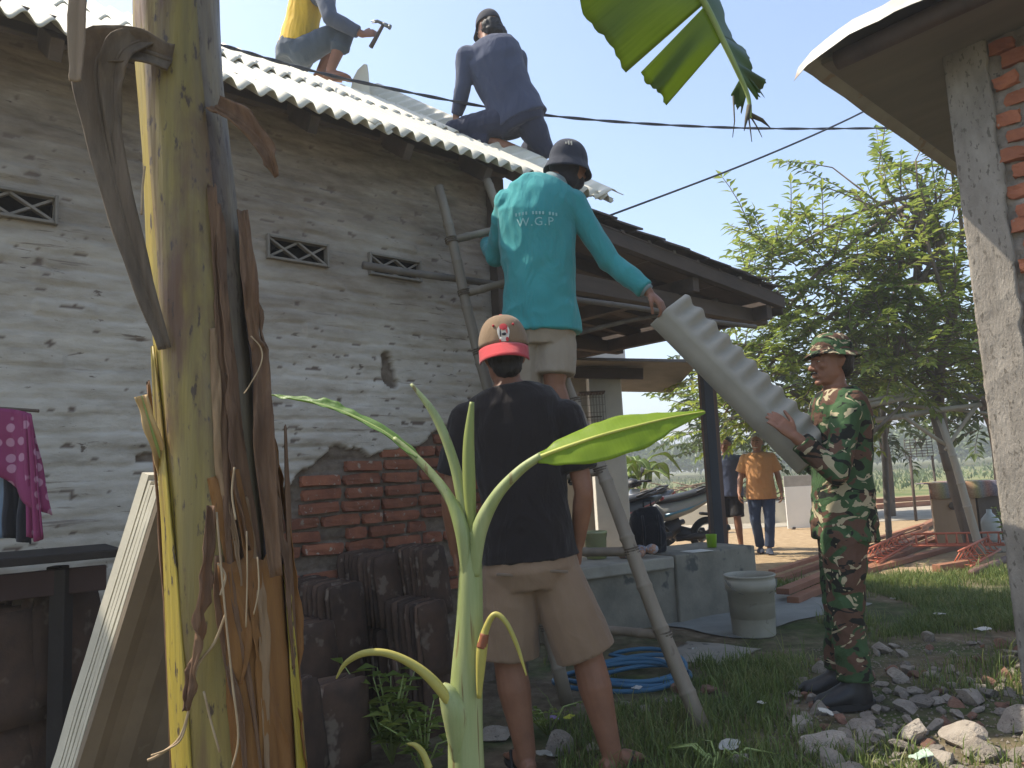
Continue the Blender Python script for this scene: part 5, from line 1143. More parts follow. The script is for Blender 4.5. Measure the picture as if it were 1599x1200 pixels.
def sapling():
    Ys = 1.95; f0 = at(728, 1200, Ys); base = V((f0.x, Ys, 0))
    T = thing('banana_sapling', 'young banana sapling with one broad bright leaf and pale upright stem', 'banana plant', base)
    ms = mat('sapling_stem', (.36, .39, .19), (.22, .27, .09), 6, .5, .3, 46, .003, (4, 4, .2), spots=(13, .63, (.19, .15, .06))); my = mat('sapling_yellow', (.46, .40, .10), (.34, .30, .07), 9, .5, .2, 50, .002)
    W = lambda x, y, k=0: at(x, y, Ys+k)
    def tb(nm, pts, rads, m=ms, n=12):
        P = spline([W(*p) for p in pts], 7); Rr = [q.x for q in spline([V((x, 0, 0)) for x in rads], 7)]; return tubeobj(nm, [p-base for p in P], Rr, m, T, n)
    s0 = V((f0.x, Ys, 0)); P = spline([s0, f0, W(728, 1080), W(733, 980), W(735, 880), W(735, 830)], 7); Rr = [q.x for q in spline([V((x, 0, 0)) for x in (.054, .044, .040, .034, .028, .022)], 7)]
    tubeobj('stem', [p-base for p in P], Rr, ms, T, 16)
    tb('leaf_sheath', [(715, 1200, -.02), (712, 1120, -.025), (700, 1085, -.03), (690, 1070, -.03)], [.012, .032, .024, .010])
    tb('petiole', [(728, 900, -.012), (722, 830, -.015), (700, 775, 0), (660, 725, .02), (615, 685, .04)], [.012, .019, .013, .010, .007])
    strap('leaf_blade', [W(652, 716, .02), W(600, 676, .05), W(545, 648, .08), W(500, 632, .1), W(460, 624, .12), W(421, 617, .14)], [.010, .016, .020, .020, .013, .003], V((.2, -.5, .9)), T, bleafmat('banana_leaf_side', (.12, .22, .05), (.18, .30, .08), (.3, .3, .1), .4), base, .5, .012, 3, .006)
    tb('petiole', [(735, 870, .01), (726, 800, .012), (708, 720, .02), (680, 650, .03), (642, 600, .04)], [.010, .016, .013, .011, .004])
    tb('petiole', [(738, 840, -.01), (733, 760, -.01), (732, 690, -.012), (737, 628, -.015)], [.010, .016, .014, .006], mat('spear_leaf', (.26, .29, .08), (.18, .22, .06), 9, .5, .15, 60, .002, (2, 2, .3)))
    tb('petiole', [(742, 900, -.015), (748, 830, -.02), (775, 775, -.04), (812, 735, -.06), (845, 712, -.08)], [.012, .020, .015, .012, .010])
    strap('broad_leaf_blade', [W(838, 716, -.08), W(880, 700, -.09), W(940, 680, -.10), W(1000, 664, -.09), W(1050, 652, -.07), W(1101, 643, -.05)], [.012, .046, .064, .058, .030, .004], V((-.10, -.74, .62)), T, m_bleafy, base, -.30, .006, 5, .006, mat('yellow_rib', (.50, .50, .10), None, 9, .5, .1))
    # dying leaves bending over
    tb('withered_petiole', [(705, 1110, -.04), (690, 1080, -.05), (655, 1045, -.06), (610, 1022, -.07), (570, 1020, -.08), (540, 1036, -.08), (525, 1060, -.08)], [.006, .013, .011, .009, .008, .006, .002], my)
    tb('withered_petiole', [(748, 1090, -.04), (752, 1020, -.05), (758, 985, -.05), (772, 960, -.055), (790, 972, -.06), (808, 1010, -.06), (822, 1055, -.06)], [.006, .013, .009, .007, .006, .005, .002], my)
    tb('withered_petiole', [(752, 1012, -.052), (757, 990, -.052)], [.0125, .0105], mat('rot_red', (.28, .09, .04), None, 12, .6, .3))
    tb('withered_petiole', [(670, 1200, -.06), (660, 1176, -.06), (648, 1164, -.06), (636, 1162, -.06)], [.009, .008, .006, .002], my)
sapling()
def small_banana():
    r = random.Random(41); Y = 14.0; b = at(985, 800, Y); b.z = 0; T = thing('banana_plant', 'bushy banana plant with drooping green leaves behind the parked scooters', 'banana plant', b)
    tubeobj('stem', [(0, 0, 0), (.03, 0, .6), (0, 0, 1.15)], [.10, .09, .06], m_petiole, T)
    for k in range(15):
        a = r.uniform(0, 6.28); e = r.uniform(.2, 1.1); L = r.uniform(.5, .85); q = V((math.cos(a), math.sin(a), 0)); s = b+V((r.uniform(-.25, .25), r.uniform(-.2, .2), r.uniform(.7, 1.1)))
        strap('leaf_blade', [s, s+q*L*.35+V((0, 0, L*e*.5)), s+q*L*.75+V((0, 0, L*e*.55)), s+q*L*1.1+V((0, 0, L*e*.15))], [.02, .10, .12, .01], V((0, 0, 1))-q*.3, T, m_bleaf, b, .2, .03, k, .012, nc=3)
small_banana()
def weed(px, py, Y, h, n, lab, r):
    b = at(px, py, Y); b.z = max(0, b.z*0); T = thing('weed', lab, 'plant', b); vs = []; fs = []; bm = bmesh.new()
    for k in range(n):
        a = r.uniform(0, 6.28); q = V((math.cos(a), math.sin(a), 0)); tip = q*r.uniform(.05, .22)+V((0, 0, h*r.uniform(.5, 1))); mid = tip*.5+V((0, 0, .05)); tube(bm, [V((0, 0, 0)), mid, tip], [.005, .004, .002], 5)
        for j in range(7):
            t = .3+.7*j/6; p = mid*2*t*(1-t)+tip*t*t; ang = r.uniform(0, 6.28); leaf_quads(vs, fs, p, V((math.cos(ang), math.sin(ang), .25)), V((0, 0, 1))+rvec(r)*.3, min(.3, h*.35)*r.uniform(.4, .7)+.01, min(.3, h*.35)*r.uniform(.2, .32)+.006)
    frombm('stem', bm, T, m_petiole, True); o = fromdata('foliage', vs, fs, T, lm_mid); o['kind'] = 'stuff'
_rw = random.Random(17)
weed(610, 1110, 3.35, .42, 16, 'leafy green weed growing in front of the old tile stacks', _rw)
weed(660, 1140, 3.2, .30, 12, 'low green weed beside the sapling, under the tile stacks', _rw)
weed(1120, 1150, 3.1, .07, 12, 'small bright green weed on the grass by the ladder foot', _rw)
weed(1575, 790, 8.6, .55, 14, 'bright leafy shrub beside the cement pillar, near the wooden chest', _rw)
weed(850, 1060, 3.6, .16, 9, 'dark small weed between the ladder feet', _rw)
# ============================================================ LADDER, POLES, CAP, WIRES
m_bam = mat('bamboo', (.27, .225, .165), (.17, .14, .105), 7, .6, .3, 60, .003, (1, 1, .15), spots=(22, .66, (.14, .11, .08)), rnd=.12)
m_bamd = mat('bamboo_dark', (.17, .145, .12), (.10, .085, .07), 7, .7, .3, 60, .003, (1, 1, .15), spots=(22, .66, (.07, .06, .05)))
def bamboo(name, a, b, r0, r1, parent=None, m=None, org=None, nodes=.28, bend=0, seed=0):
    a, b = V(a), V(b); L = (b-a).length; d = (b-a)/L; x, y, _ = frame(d); pts = []; rs = []; s = 0; o = V(org) if org is not None else V((0, 0, 0)); k = 0
    def P(t): return a+d*t+x*(bend*math.sin(math.pi*t/L))+y*.006*math.sin(t*5+seed)-o
    t = 0; nxt = nodes*.6
    while t < L-.02:
        r = lerp(r0, r1, t/L); pts.append(P(t)); rs.append(r)
        if nxt < L-.04:
            r = lerp(r0, r1, nxt/L)
            for dt, q in ((-.02, 1.0), (-.006, 1.07), (0, 1.13), (.006, 1.06), (.02, .98)): pts.append(P(nxt+dt)); rs.append(r*q)
            t = nxt+.1; nxt += nodes*(.9+.2*math.sin(seed+k*2.1)); k += 1
        else: t = L
    pts.append(P(L)); rs.append(r1); bm = bmesh.new(); tube(bm, pts, rs, 12); o_ = frombm(name, bm, parent, m or m_bam, True); return o_
def ladder():
    fl, fr = atz(884, 1100, .01), atz(1096, 1142, .01); tl, tr = at(684, 292, 4.17), at(762, 282, 4.36); base = (fl+fr)/2; base.z = 0
    T = thing('bamboo_ladder', 'long grey bamboo ladder leaning up against the house eave', 'ladder', base)
    bamboo('rail', fl, tl, .036, .026, T, m_bam, base, .30, .0, 1); bamboo('rail', fr, tr, .037, .026, T, m_bam, base, .27, .0, 2)
    for k, t in enumerate((.135, .265, .40, .525, .655, .775, .885)):
        a, b = lerp(fl, tl, t), lerp(fr, tr, t); e = (b-a).normalized(); bamboo('rung', a-e*.03, b+e*.03, .022, .022, T, m_bam, base, .22, 0, k); o = None
        for p in (a, b):                                  # lashings
            bm = bmesh.new(); ax = (tl-fl).normalized(); x, y, z = frame(ax)
            for q in range(3): tube(bm, [p-base+z*(q-1)*.012+x*.034*math.cos(w)+y*.034*math.sin(w) for w in [i*.7 for i in range(10)]], .004, 5)
            frombm('lashing', bm, T, mat('twine', (.14, .11, .08), None, 30, .9, .3), True)
ladder()
def poles():
    a, b = at(567, 413, 3.86), at(1180, 512, 5.7); o = bamboo('bamboo_pole', a-a, b-a, .021, .017, None, m_bamd, None, .35, 0, 4); o.location = a
    tag(o, 'long dark bamboo pole running along the wall under the vents into the porch', 'pole')
    a, b = at(905, 520, 5.5), at(1120, 470, 6.4); o = bamboo('bamboo_pole', a-a, b-a, .018, .015, None, m_bamd, None, .35, 0, 6); o.location = a; tag(o, 'thin bamboo pole slung under the porch rafters', 'pole')
poles()
def carried_cap():
    a, b = at(1041, 482, 3.79), at(1246, 688, 3.72); d = (b-a).normalized(); y = (CR*.62+CU*.60-FWD*.25); y = (y-d*y.dot(d)).normalized(); z = d.cross(y)
    if z.dot(FWD) > 0: z = -z
    o = link('ridge_cap', CAP_CARRIED, None); x = y.cross(z); s = (b-a).length/1.05; s = 1.0
    o.matrix_world = Matrix(((x.x, y.x, z.x, a.x), (x.y, y.y, z.y, a.y), (x.z, y.z, z.z, a.z), (0, 0, 0, 1)))
    if x.dot(d) < 0: o.matrix_world = o.matrix_world @ Matrix.Translation((-1.05, 0, 0))
    tag(o, 'grey fibre-cement ridge cap with wavy edge passed between two men', 'ridge cap')
m_fibre2 = mat('fibre_cement_new', (.34, .325, .295), (.28, .27, .245), 5, .8, .2, 150, .001)
CAP_CARRIED = cap_mesh(1.02, .115, .175, rad(52), .093, .0135); CAP_CARRIED.materials.clear(); CAP_CARRIED.materials.append(m_fibre2)
carried_cap()
def wires():
    m = mat('cable_black', (.05, .055, .07), (.035, .04, .05), 9, .6, .2)
    P = spline([at(300, 56, 4.2), at(350, 72, 4.3), at(560, 128, 4.8), at(850, 180, 5.6), at(1150, 200, 6.6), at(1420, 200, 7.6), at(1620, 196, 8.5)], 30); bm = bmesh.new()
    for q in (0, math.pi): tube(bm, [p-P[0]+V((0, math.cos(i*.55+q)*.006, math.sin(i*.55+q)*.006)) for i, p in enumerate(P)], .0065, 6)
    o = frombm('cable', bm, None, m, True); o.location = P[0]; tag(o, 'twisted dark power cable strung across the sky past the roof', 'cable')
    P = spline([at(933, 344, 5.0), at(1150, 262, 5.3), at(1300, 198, 5.5), at(1385, 155, 5.6), at(1480, 100, 5.7)], 8); o = tubeobj('cable', [p-P[0] for p in P], .0075, m, None, 6); o.location = P[0]; tag(o, 'single dark cable rising from the porch roof to the shed roof', 'cable')
wires()
# rounded offcut standing behind the ridge
def dish():
    c = at(563, 128, 5.6); bm = bmesh.new(); n = 26; vs = []
    pts = [(-.070, -.16), (-.078, -.05), (-.06, .03), (-.02, .10), (.03, .145), (.055, .14), (.062, .08), (.066, -.03), (.068, -.16)]
    f = [bm.verts.new((x, .0+.15*x*x*8, z)) for x, z in pts]; g = [bm.verts.new((x, .012+.15*x*x*8, z)) for x, z in pts]; N = len(pts); bm.faces.new(f); bm.faces.new(g[::-1])
    for i in range(N): bm.faces.new((f[i], f[(i+1) % N], g[(i+1) % N], g[i]))
    o = frombm('roof_offcut', bm, None, m_fibre); o.location = c; tag(o, 'small pale rounded offcut standing up on the ridge beside the roofer', 'offcut')
dish()
# ============================================================ LOWER LEFT: leaning sheets, tile stacks, washing
def leaning_sheets():
    r = random.Random(51); Y = 1.78; top = at(222, 738, Y); bot = at(78, 1200, Y); e = (top-bot).normalized(); f0 = top-e*(top.z/e.z)
    w = V((.55, .83, 0)).normalized(); nrm = e.cross(w).normalized()
    if nrm.x < 0: nrm = -nrm
    m_s = mat('sheet_edge', (.50, .475, .41), (.38, .355, .30), 6, .85, .4, 70, .002); m_br = mat('sheet_shaded_brown', (.20, .155, .105), (.13, .10, .07), 4, .9, .4, 40, .003, spots=(9, .66, (.25, .21, .16)))  # inner sheet's brown is darkened to carry the shade on its face
    L = (top-f0).length
    for i in range(6):
        th = (.028, .009, .010, .012, .009, .014)[i]; off = (0, .032, .044, .057, .072, .084)[i]; Li = L-(0, .012, .02, .008, .016, .004)[i]; Wd = .30+r.uniform(-.02, .015)
        vs = []; fs = []; n = 10
        for q in (0, 1):
            for j in range(13):
                for k in range(n+1): u = Wd*k/n+.004*vnoise(j*.9, i*3, 1)*(1 if k == 0 else 0); vs.append(e*(Li*j/12)+w*u+nrm*(off+th*q+.003*vnoise(j*.5, k*.4, i)+.007*math.sin(u*64)*(i > 0)))
        N = 13*(n+1)
        for j in range(12):
            for k in range(n): a = j*(n+1)+k; fs.append((a, a+1, a+n+2, a+n+1)); a += N; fs.append((a, a+n+1, a+n+2, a+1))
        for j in range(12): a = j*(n+1); fs.append((a, a+n+1, a+n+1+N, a+N)); a += n; fs.append((a, a+N, a+n+1+N, a+n+1))
        for k in range(n): fs.append((k, k+N, k+1+N, k+1)); a = 12*(n+1)+k; fs.append((a, a+1, a+1+N, a+N))
        o = fromdata('cement_sheet', vs, fs, None, m_br if i == 5 else m_s); o.location = f0
        tag(o, ('thick pale sheet, sunlit outermost of the leaning stack', None, None, None, None, 'brown-faced sheet on the inner side of the leaning stack')[i] or 'thin grey cement sheet inside the leaning stack', 'sheet', 'sheets leaning behind the banana trunk')
leaning_sheets()
def tile_mesh(r):
    bm = bmesh.new(); n = 8; m = 6; L = .34; w = .235; lo = []; hi = []
    for j in range(m+1):
        for i in range(n+1):
            x = (i/n-.5); t = j/m; ww = w*(1-.10*max(0, (t-.8)/.2)**2); p = V((x*ww, -.030*math.cos(x*math.pi)+.004*r.gauss(0, .4), t*L-(.012*(2*abs(x))**4 if j == m else 0)+r.gauss(0, .001))); lo.append(bm.verts.new(p)); hi.append(bm.verts.new(p+V((0, .013, 0))))
    k = n+1
    for j in range(m):
        for i in range(n): a = j*k+i; bm.faces.new((lo[a], lo[a+1], lo[a+k+1], lo[a+k])); bm.faces.new((hi[a+1], hi[a], hi[a+k], hi[a+k+1]))
    for i in range(n): a = i; bm.faces.new((lo[a+1], lo[a], hi[a], hi[a+1])); a = m*k+i; bm.faces.new((lo[a], lo[a+1], hi[a+1], hi[a]))
    for j in range(m): a = j*k; bm.faces.new((lo[a], lo[a+k], hi[a+k], hi[a])); a = j*k+n; bm.faces.new((lo[a+k], lo[a], hi[a], hi[a+k]))
    bmesh.ops.recalc_face_normals(bm, faces=bm.faces[:]); me = bpy.data.meshes.new('roof_tile'); bm.to_mesh(me); bm.free(); me.materials.append(m_clay); me.shade_smooth(); return me
m_clay = mat('old_clay_tile', (.135, .078, .050), (.060, .038, .027), 8, .9, .6, 70, .004, rnd=.5, spots=(9, .58, (.20, .15, .11)))
def tiles():
    r = random.Random(52); M = [tile_mesh(r) for _ in range(5)]
    # front tile centre px, base px y, depth, count, lean, label
    S = [((552, 1030), 3.62, 11, 'stack below the exposed bricks, second row'), ((620, 975), 3.88, 9, 'stack right against the exposed bricks'), ((505, 1100), 3.42, 12, 'stack beside the banana trunk'),
         ((545, 1200), 3.22, 4, 'front stack beside the weeds'), ((482, 1215), 2.95, 3, 'stack of pale tiles at the foot of the banana trunk'), ((690, 960), 3.98, 12, 'fanned stack behind the black-shirted man'), ((688, 1055), 3.75, 8, 'stack behind the sapling stem'),
         ((110, 1090), 2.55, 9, 'stack in the dark corner beyond the leaning sheets'), ((40, 1130), 2.45, 8, 'stack under the hanging washing')]
    for k, ((px, py), Y, n, lab) in enumerate(S):
        b = at(px, py, Y); ang = rad(r.uniform(56, 66)) if k != 5 else rad(66); back = V((-.88, .47, .22)) if k not in (5,) else V((-.55, .2, .12)); z = max(.0, b.z)
        lay = [z] if z < .15 else [z-.34*(q+1) for q in range(int(z/.34+.6))]+[z]
        for li, zz in enumerate(lay):
            top = (li == len(lay)-1) or z < .15
            for i in range(n):
                o = link('clay_tile', r.choice(M), None); p = V((b.x, b.y, max(.0, zz)))+back*(.027*i)+rvec(r)*.004; o.location = (p.x, p.y, max(.0, zz)+back.z*.012*i)
                o.rotation_euler = (rad(-5)+r.gauss(0, .02), r.gauss(0, .025), ang+r.gauss(0, .05)); o.scale = (1, 1, 1 if top or True else 1)
                tag(o, 'old brown tile on edge, '+lab, 'roof tile', 'old tiles stacked by the wall')
tiles()
def washing():
    # dotted cloth hung over a line, dark garment and jeans behind, dark bench below
    m, n, l, b = newmat('dotted_cloth'); tc = nod(n, 'ShaderNodeTexCoord'); v = nod(n, 'ShaderNodeTexVoronoi'); v.inputs['Scale'].default_value = 24; v.inputs['Randomness'].default_value = .35; l.new(tc.outputs['Object'], v.inputs['Vector'])
    col = mix(n, l, thresh(n, l, v.outputs['Distance'], .36, .30), (.20, .028, .095), (.36, .18, .26)); l.new(col, b.inputs['Base Color']); b.inputs['Roughness'].default_value = .85
    Y = 2.35; t0 = at(-60, 636, Y)
    def drape(nm, pts_top, pts_bot, m_, lab, cat, amp=.02, seed=0, dy=0):
        vs = []; fs = []; N = 26; K = 18; a = spline([at(x, y, Y+dy) for x, y in pts_top], 8); b_ = spline([at(x, y, Y+dy) for x, y in pts_bot], 8)
        for j in range(K+1):
            t = j/K
            for i in range(N+1):
                f = i/N; p = lerp(a[min(int(f*(len(a)-1)), len(a)-1)], b_[min(int(f*(len(b_)-1)), len(b_)-1)], t); vs.append(p+V((0, amp*math.sin(f*13+seed+t)*(.3+t)+amp*vnoise(f*5, t*3, seed), 0)))
        for j in range(K):
            for i in range(N): q = j*(N+1)+i; fs.append((q, q+1, q+N+2, q+N+1))
        org = a[0]; o = fromdata(nm, [p-org for p in vs], fs, None, m_, True); o.location = org; md = o.modifiers.new('t', 'SOLIDIFY'); md.thickness = .004; tag(o, lab, cat); return o
    drape('hanging_cloth', [(-70, 638), (0, 638), (30, 641), (47, 646)], [(-70, 730), (0, 745), (48, 790), (79, 805)], m, 'pink dotted cloth hanging at the left of the wall', 'cloth', .012, 1)
    drape('hanging_cloth', [(38, 646), (44, 647), (50, 648)], [(46, 838), (58, 846), (70, 838)], m, 'narrow tail of pink dotted cloth hanging below the wider piece', 'cloth', .006, 3, -.01)
    drape('jeans', [(-60, 700), (-20, 700), (18, 700)], [(-60, 840), (-20, 842), (16, 840)], cloth('washed_jeans', (.17, .22, .28), (.11, .15, .20), .4), 'faded blue jeans hanging behind the pink cloth', 'jeans', .012, 5, .05)
    drape('dark_garment', [(8, 700), (30, 700), (52, 702)], [(10, 838), (30, 845), (48, 850)], cloth('dark_garment', (.035, .035, .042), None, .4), 'dark garment hanging next to the faded jeans', 'garment', .012, 8, .04)
    p0, p1 = at(-90, 632, Y+.02), at(60, 642, Y+.02); o = tubeobj('clothes_line', [p0-p0, p1-p0], .006, m_timber, None, 6); o.location = p0; tag(o, 'thin dark line carrying the pink cloth', 'line')
    t = at(20, 868, Y+.1); T = thing('bench', 'dark wooden bench top under the hanging washing', 'bench', (t.x-.1, t.y, 0)); md = mat('dark_bench', (.03, .024, .02), (.018, .014, .012), 5, .85, .5, 50)
    boxobj('seat', (0, 0, t.z-.012), (.75, .40, .026), md, T, Matrix.Rotation(rad(35), 3, 'Z')); 
    for x, y in ((-.2, -.3), (.3, .05), (-.3, .1), (.2, .28)): boxobj('leg', (x*.8, y*.5, (t.z-.05)/2), (.05, .05, t.z-.05), md, T)
    boxobj('side_board', (.10, -.08, t.z-.09), (.6, .02, .08), mat('red_dark_board', (.05, .028, .024), None, 5, .85, .4, 50), T, Matrix.Rotation(rad(35), 3, 'Z'))
washing()
# ============================================================ YARD
def stone_mesh(r, ang=True, m=None):
    bm = bmesh.new(); bmesh.ops.create_icosphere(bm, subdivisions=3, radius=1); sx, sy, sz = r.uniform(.8, 1.2), r.uniform(.7, 1.0), r.uniform(.45, .75); cuts = [(rvec(r).normalized(), r.uniform(.38, .72)) for _ in range(13)]; sd = r.uniform(0, 50)
    for v in bm.verts:
        p = v.co.copy()
        for n_, d in cuts:
            e = p.dot(n_)-d
            if e > 0: p -= n_*e
        p *= 1+.05*noise.fractal(p*2.5+V((sd, 0, 0)), 1, 2, 4); v.co = V((p.x*sx, p.y*sy, p.z*sz))
    me = bpy.data.meshes.new('stone'); bm.to_mesh(me); bm.free(); me.materials.append(m); me.shade_smooth(); me.set_sharp_from_angle(angle=rad(28)); return me
m_rub = mat('rubble', (.46, .40, .33), (.32, .275, .225), 2.2, .95, .7, 9, .05, rnd=.3, spots=(4, .62, (.14, .12, .10)))
m_rubred = mat('rubble_red', (.36, .20, .135), (.25, .13, .09), 2.2, .95, .7, 9, .05, rnd=.25, spots=(3, .6, (.27, .22, .18)))
def rubble():
    r = random.Random(61); G = [stone_mesh(r, True, m_rub) for _ in range(9)]; Rd = [stone_mesh(r, True, m_rubred) for _ in range(4)]
    placed = []; n = 0; tries = 0
    def put(x, y, s, red, lab=None, grp='broken rubble by the shed corner'):
        o = link('rubble_stone', r.choice(Rd if red else G), None); o.location = (x, y, s*.22+ground_z(x, y)); o.scale = (s, s, s*r.uniform(.8, 1.1)); o.rotation_euler = (r.gauss(0, .3), r.gauss(0, .3), r.uniform(0, 6.28))
        where = 'beside the black boots' if math.hypot(x-1.55, y-3.85) < .42 else 'against the cement pillar' if x > 2.15 else 'on the grass side of the rubble heap' if x < 1.16+.10*(y-2.9)+.42*max(0, y-3.75)+.16 else 'in the open rubble heap'
        tag(o, lab or ('%s %s lump lying %s' % ('large' if s > .075 else 'middling' if s > .045 else 'small', 'reddish broken brick' if red else 'grey broken cement', where)), 'rubble', grp)
    for px, py, s, red, lab in ((1280, 1160, .115, False, None), (1375, 1010, .10, False, 'broad flat cement lump on the grass side of the rubble heap'), (1332, 1045, .075, True, None), (1540, 1060, .07, True, None), (1155, 1185, .07, False, None), (1410, 1095, .085, False, None), (1425, 1140, .10, False, None), (1350, 1140, .08, False, None), (1500, 1150, .11, False, None), (1570, 1050, .07, True, None), (1520, 1085, .08, False, None), (1305, 1200, .09, False, None), (1470, 1180, .1, False, None), (1250, 1130, .055, False, None), (1590, 1130, .1, False, None)):
        p = atz(px, py, .03); placed.append((p.x, p.y, s)); put(p.x, p.y, s, red, lab)
    while n < 275 and tries < 14000:
        tries += 1; x = r.uniform(1.0, 3.0); y = r.uniform(2.85, 4.9)
        lim = 1.02+.10*(y-2.9)+(.42*max(0, y-3.75))
        if x < lim+.12*vnoise(x*3, y*3): continue
        if y > 4.3 and r.random() < .6: continue
        s = min(.10, .028+abs(r.gauss(0, .026)))
        if any((x-a)**2+(y-b)**2 < (.52*(s+c))**2 for a, b, c in placed): continue
        placed.append((x, y, s)); put(x, y, s, r.random() < .22); n += 1
    # gravel between: too many to pick apart
    vs = []; fs = []
    for k in range(5200):
        x = r.uniform(.95, 3.1); y = r.uniform(2.8, 5.0)
        if x < 1.0+.10*(y-2.9)+.42*max(0, y-3.75)+.2*vnoise(x*3, y*3): continue
        s = r.uniform(.004, .011); c = V((x, y, ground_z(x, y)+s*.3)); i = len(vs); vs += [c+V((r.uniform(.6, 1)*s*a, r.uniform(.6, 1)*s*b, r.uniform(.5, .8)*s*d)) for a, b, d in ((1, 0, 0), (0, 1, 0), (-1, 0, 0), (0, -1, 0), (0, 0, 1))]
        fs += [(i, i+1, i+4), (i+1, i+2, i+4), (i+2, i+3, i+4), (i+3, i, i+4)]
    tag(fromdata('gravel', vs, fs, None, mat('gravel', (.27, .23, .185), (.16, .135, .105), 20, .95, .4, 60)), 'small gravel between the rubble lumps', 'gravel', None, 'stuff')
    for px, py, s, red, lab in ((930, 1010, .13, False, 'squared grey stone block under the ladder rung by the ledge'), (985, 1108, .06, False, 'grey stone beside the blue hose coil'), (1010, 1115, .05, False, 'small grey stone next to the ladder foot'), (870, 1180, .09, False, 'dark flat stone between the feet of the black-shirted man'), (780, 1150, .09, False, 'dark stone behind the sapling stem'), (930, 1175, .05, False, 'pale stone by the sandalled foot'),
                                (1060, 1085, .05, True, 'broken red tile piece beside the blue hose coil'), (1105, 1085, .06, True, 'larger broken red tile piece on the grass beyond the hose'), (1135, 1070, .04, True, 'small broken red tile piece on the dirt path'), (1090, 1105, .04, False, 'small dark stone on the grass beyond the hose'), (1040, 1100, .05, False, 'grey stone under the end of the hose'), (1450, 1000, .06, False, 'pale stone half hidden in grass beside the pillar'), (1160, 1035, .05, False, 'low grey stone on the grass near the bucket')):
        p = atz(px, py, .0); put(p.x, p.y, s, red, lab, 'loose stones about the yard')
rubble()
def litter():
    r = random.Random(62)
    for px, py, w, h, lab, c in ((1468, 965, .10, .06, 'crumpled white scrap lying on the grass nearest the path', (.6, .6, .6)), (1535, 985, .12, .08, 'thin white plastic bag on the grass by the pillar', (.55, .56, .58)), (1395, 942, .07, .03, 'small white scrap at the sunlit grass edge', (.6, .6, .58)), (1140, 1175, .13, .05, 'dirty white foam strip on the grass by the rubble', (.5, .5, .48)), (1190, 1110, .07, .03, 'flat pale scrap in the dry grass', (.5, .49, .46)), (995, 1085, .06, .04, 'crinkled foil wrapper on the hose coil', (.5, .5, .52)), (1290, 1122, .06, .07, 'white paper scrap on the rubble edge', (.62, .62, .6)),
                                 (890, 1128, .05, .04, 'yellow wrapper beside the bare leg', (.5, .5, .05)), (865, 1130, .05, .04, 'torn purple wrapper beside the yellow one', (.28, .2, .35)), (1440, 1192, .14, .06, 'flat mint green plastic piece lying on the rubble', (.42, .55, .48)), (1085, 1022, .04, .02, 'tiny white scrap by the bucket', (.6, .6, .6)), (850, 1190, .12, .04, 'white flat scrap near the foot of the black-shirted man', (.5, .5, .48))):
        p = atz(px, py, .02); vs = []; fs = []; N = 9
        for j in range(N):
            for i in range(N):
                x = (i/(N-1)-.5)*w*1.1; y = (j/(N-1)-.5)*h*1.8; x *= (1+.2*vnoise(j*.4, px))*.8; y *= (1+.2*vnoise(i*.4, py))*.8*math.sqrt(max(.1, 1-(1.7*(i/(N-1)-.5))**2)); x *= math.sqrt(max(.1, 1-(1.7*(j/(N-1)-.5))**2)); vs.append((x, y, .010+.014*abs(vnoise(x*34+px, y*34, 2))+.012*abs(vnoise(x*15, y*15+px, 5))))
        for j in range(N-1):
            for i in range(N-1): k = j*N+i; fs.append((k, k+1, k+N+1, k+N))
        o = fromdata('litter_scrap', vs, fs, None, mat('scrap_%d' % px, c, tuple(q*.8 for q in c), 20, .6, .3, 60)); o.location = (p.x, p.y, ground_z(p.x, p.y)+.035); o.rotation_euler = (r.gauss(0, .1), r.gauss(0, .1), r.uniform(0, 3)); md = o.modifiers.new('t', 'SOLIDIFY'); md.thickness = .002; tag(o, lab, 'litter', 'scraps lying about the yard')
litter()
def hose():
    r = random.Random(63); c = atz(975, 1066, .0); pts = []
    for i in range(150):
        t = i/149; a = t*2*math.pi*5.3; k = 1+.10*math.sin(a*.37+1); pts.append(V((c.x+.02+(.30+.05*math.sin(t*17))*k*math.cos(a)+.05*math.sin(t*9), c.y+(.20+.04*math.cos(t*13))*k*math.sin(a)+.05*math.cos(t*7), .022+.085*t*(.6+.4*math.sin(a*1.0+.5))+.012*math.sin(a*2))))
    pts += [pts[-1]+V((.10, -.02, -.02)), pts[-1]+V((.25, -.06, -.05))]
    o = tubeobj('hose', [p-c for p in pts], .0125, mat('blue_hose', (.045, .15, .25), (.03, .10, .18), 6, .5, .15), None, 8); o.location = c; tag(o, 'blue garden hose lying coiled behind the ladder', 'hose')
hose()
def bucket():
    c = atz(1178, 991, .0); T = thing('bucket', 'dirty white plastic pail standing at the end of the ledge', 'bucket', c); m = mat('dirty_plastic', (.43, .42, .38), (.32, .31, .275), 5, .6, .3, 40, .002, spots=(9, .66, (.24, .23, .20)))
    bm = bmesh.new(); Z = V((1, 0, 0)); Yv = V((0, 1, 0))
    prof = [(.140, 0), (.143, .01), (.158, .30), (.168, .302), (.170, .365), (.166, .368), (.166, .39), (.174, .395), (.174, .405), (.163, .405), (.160, .38), (.150, .12), (.01, .10)]
    loft(bm, [(V((0, 0, z)), Z*a, Yv*a) for a, z in prof], 40); o = frombm('shell', bm, T, m, True)
    tubeobj('handle', [V((.172*math.cos(a), -.03+.172*math.sin(a)*.2-.15*abs(math.sin(a)), .375-.10*math.sin(a))) for a in [i*math.pi/14 for i in range(15)]], .003, mat('wire_grey', (.2, .2, .2), None, 5, .5, 0), T, 6)
bucket()
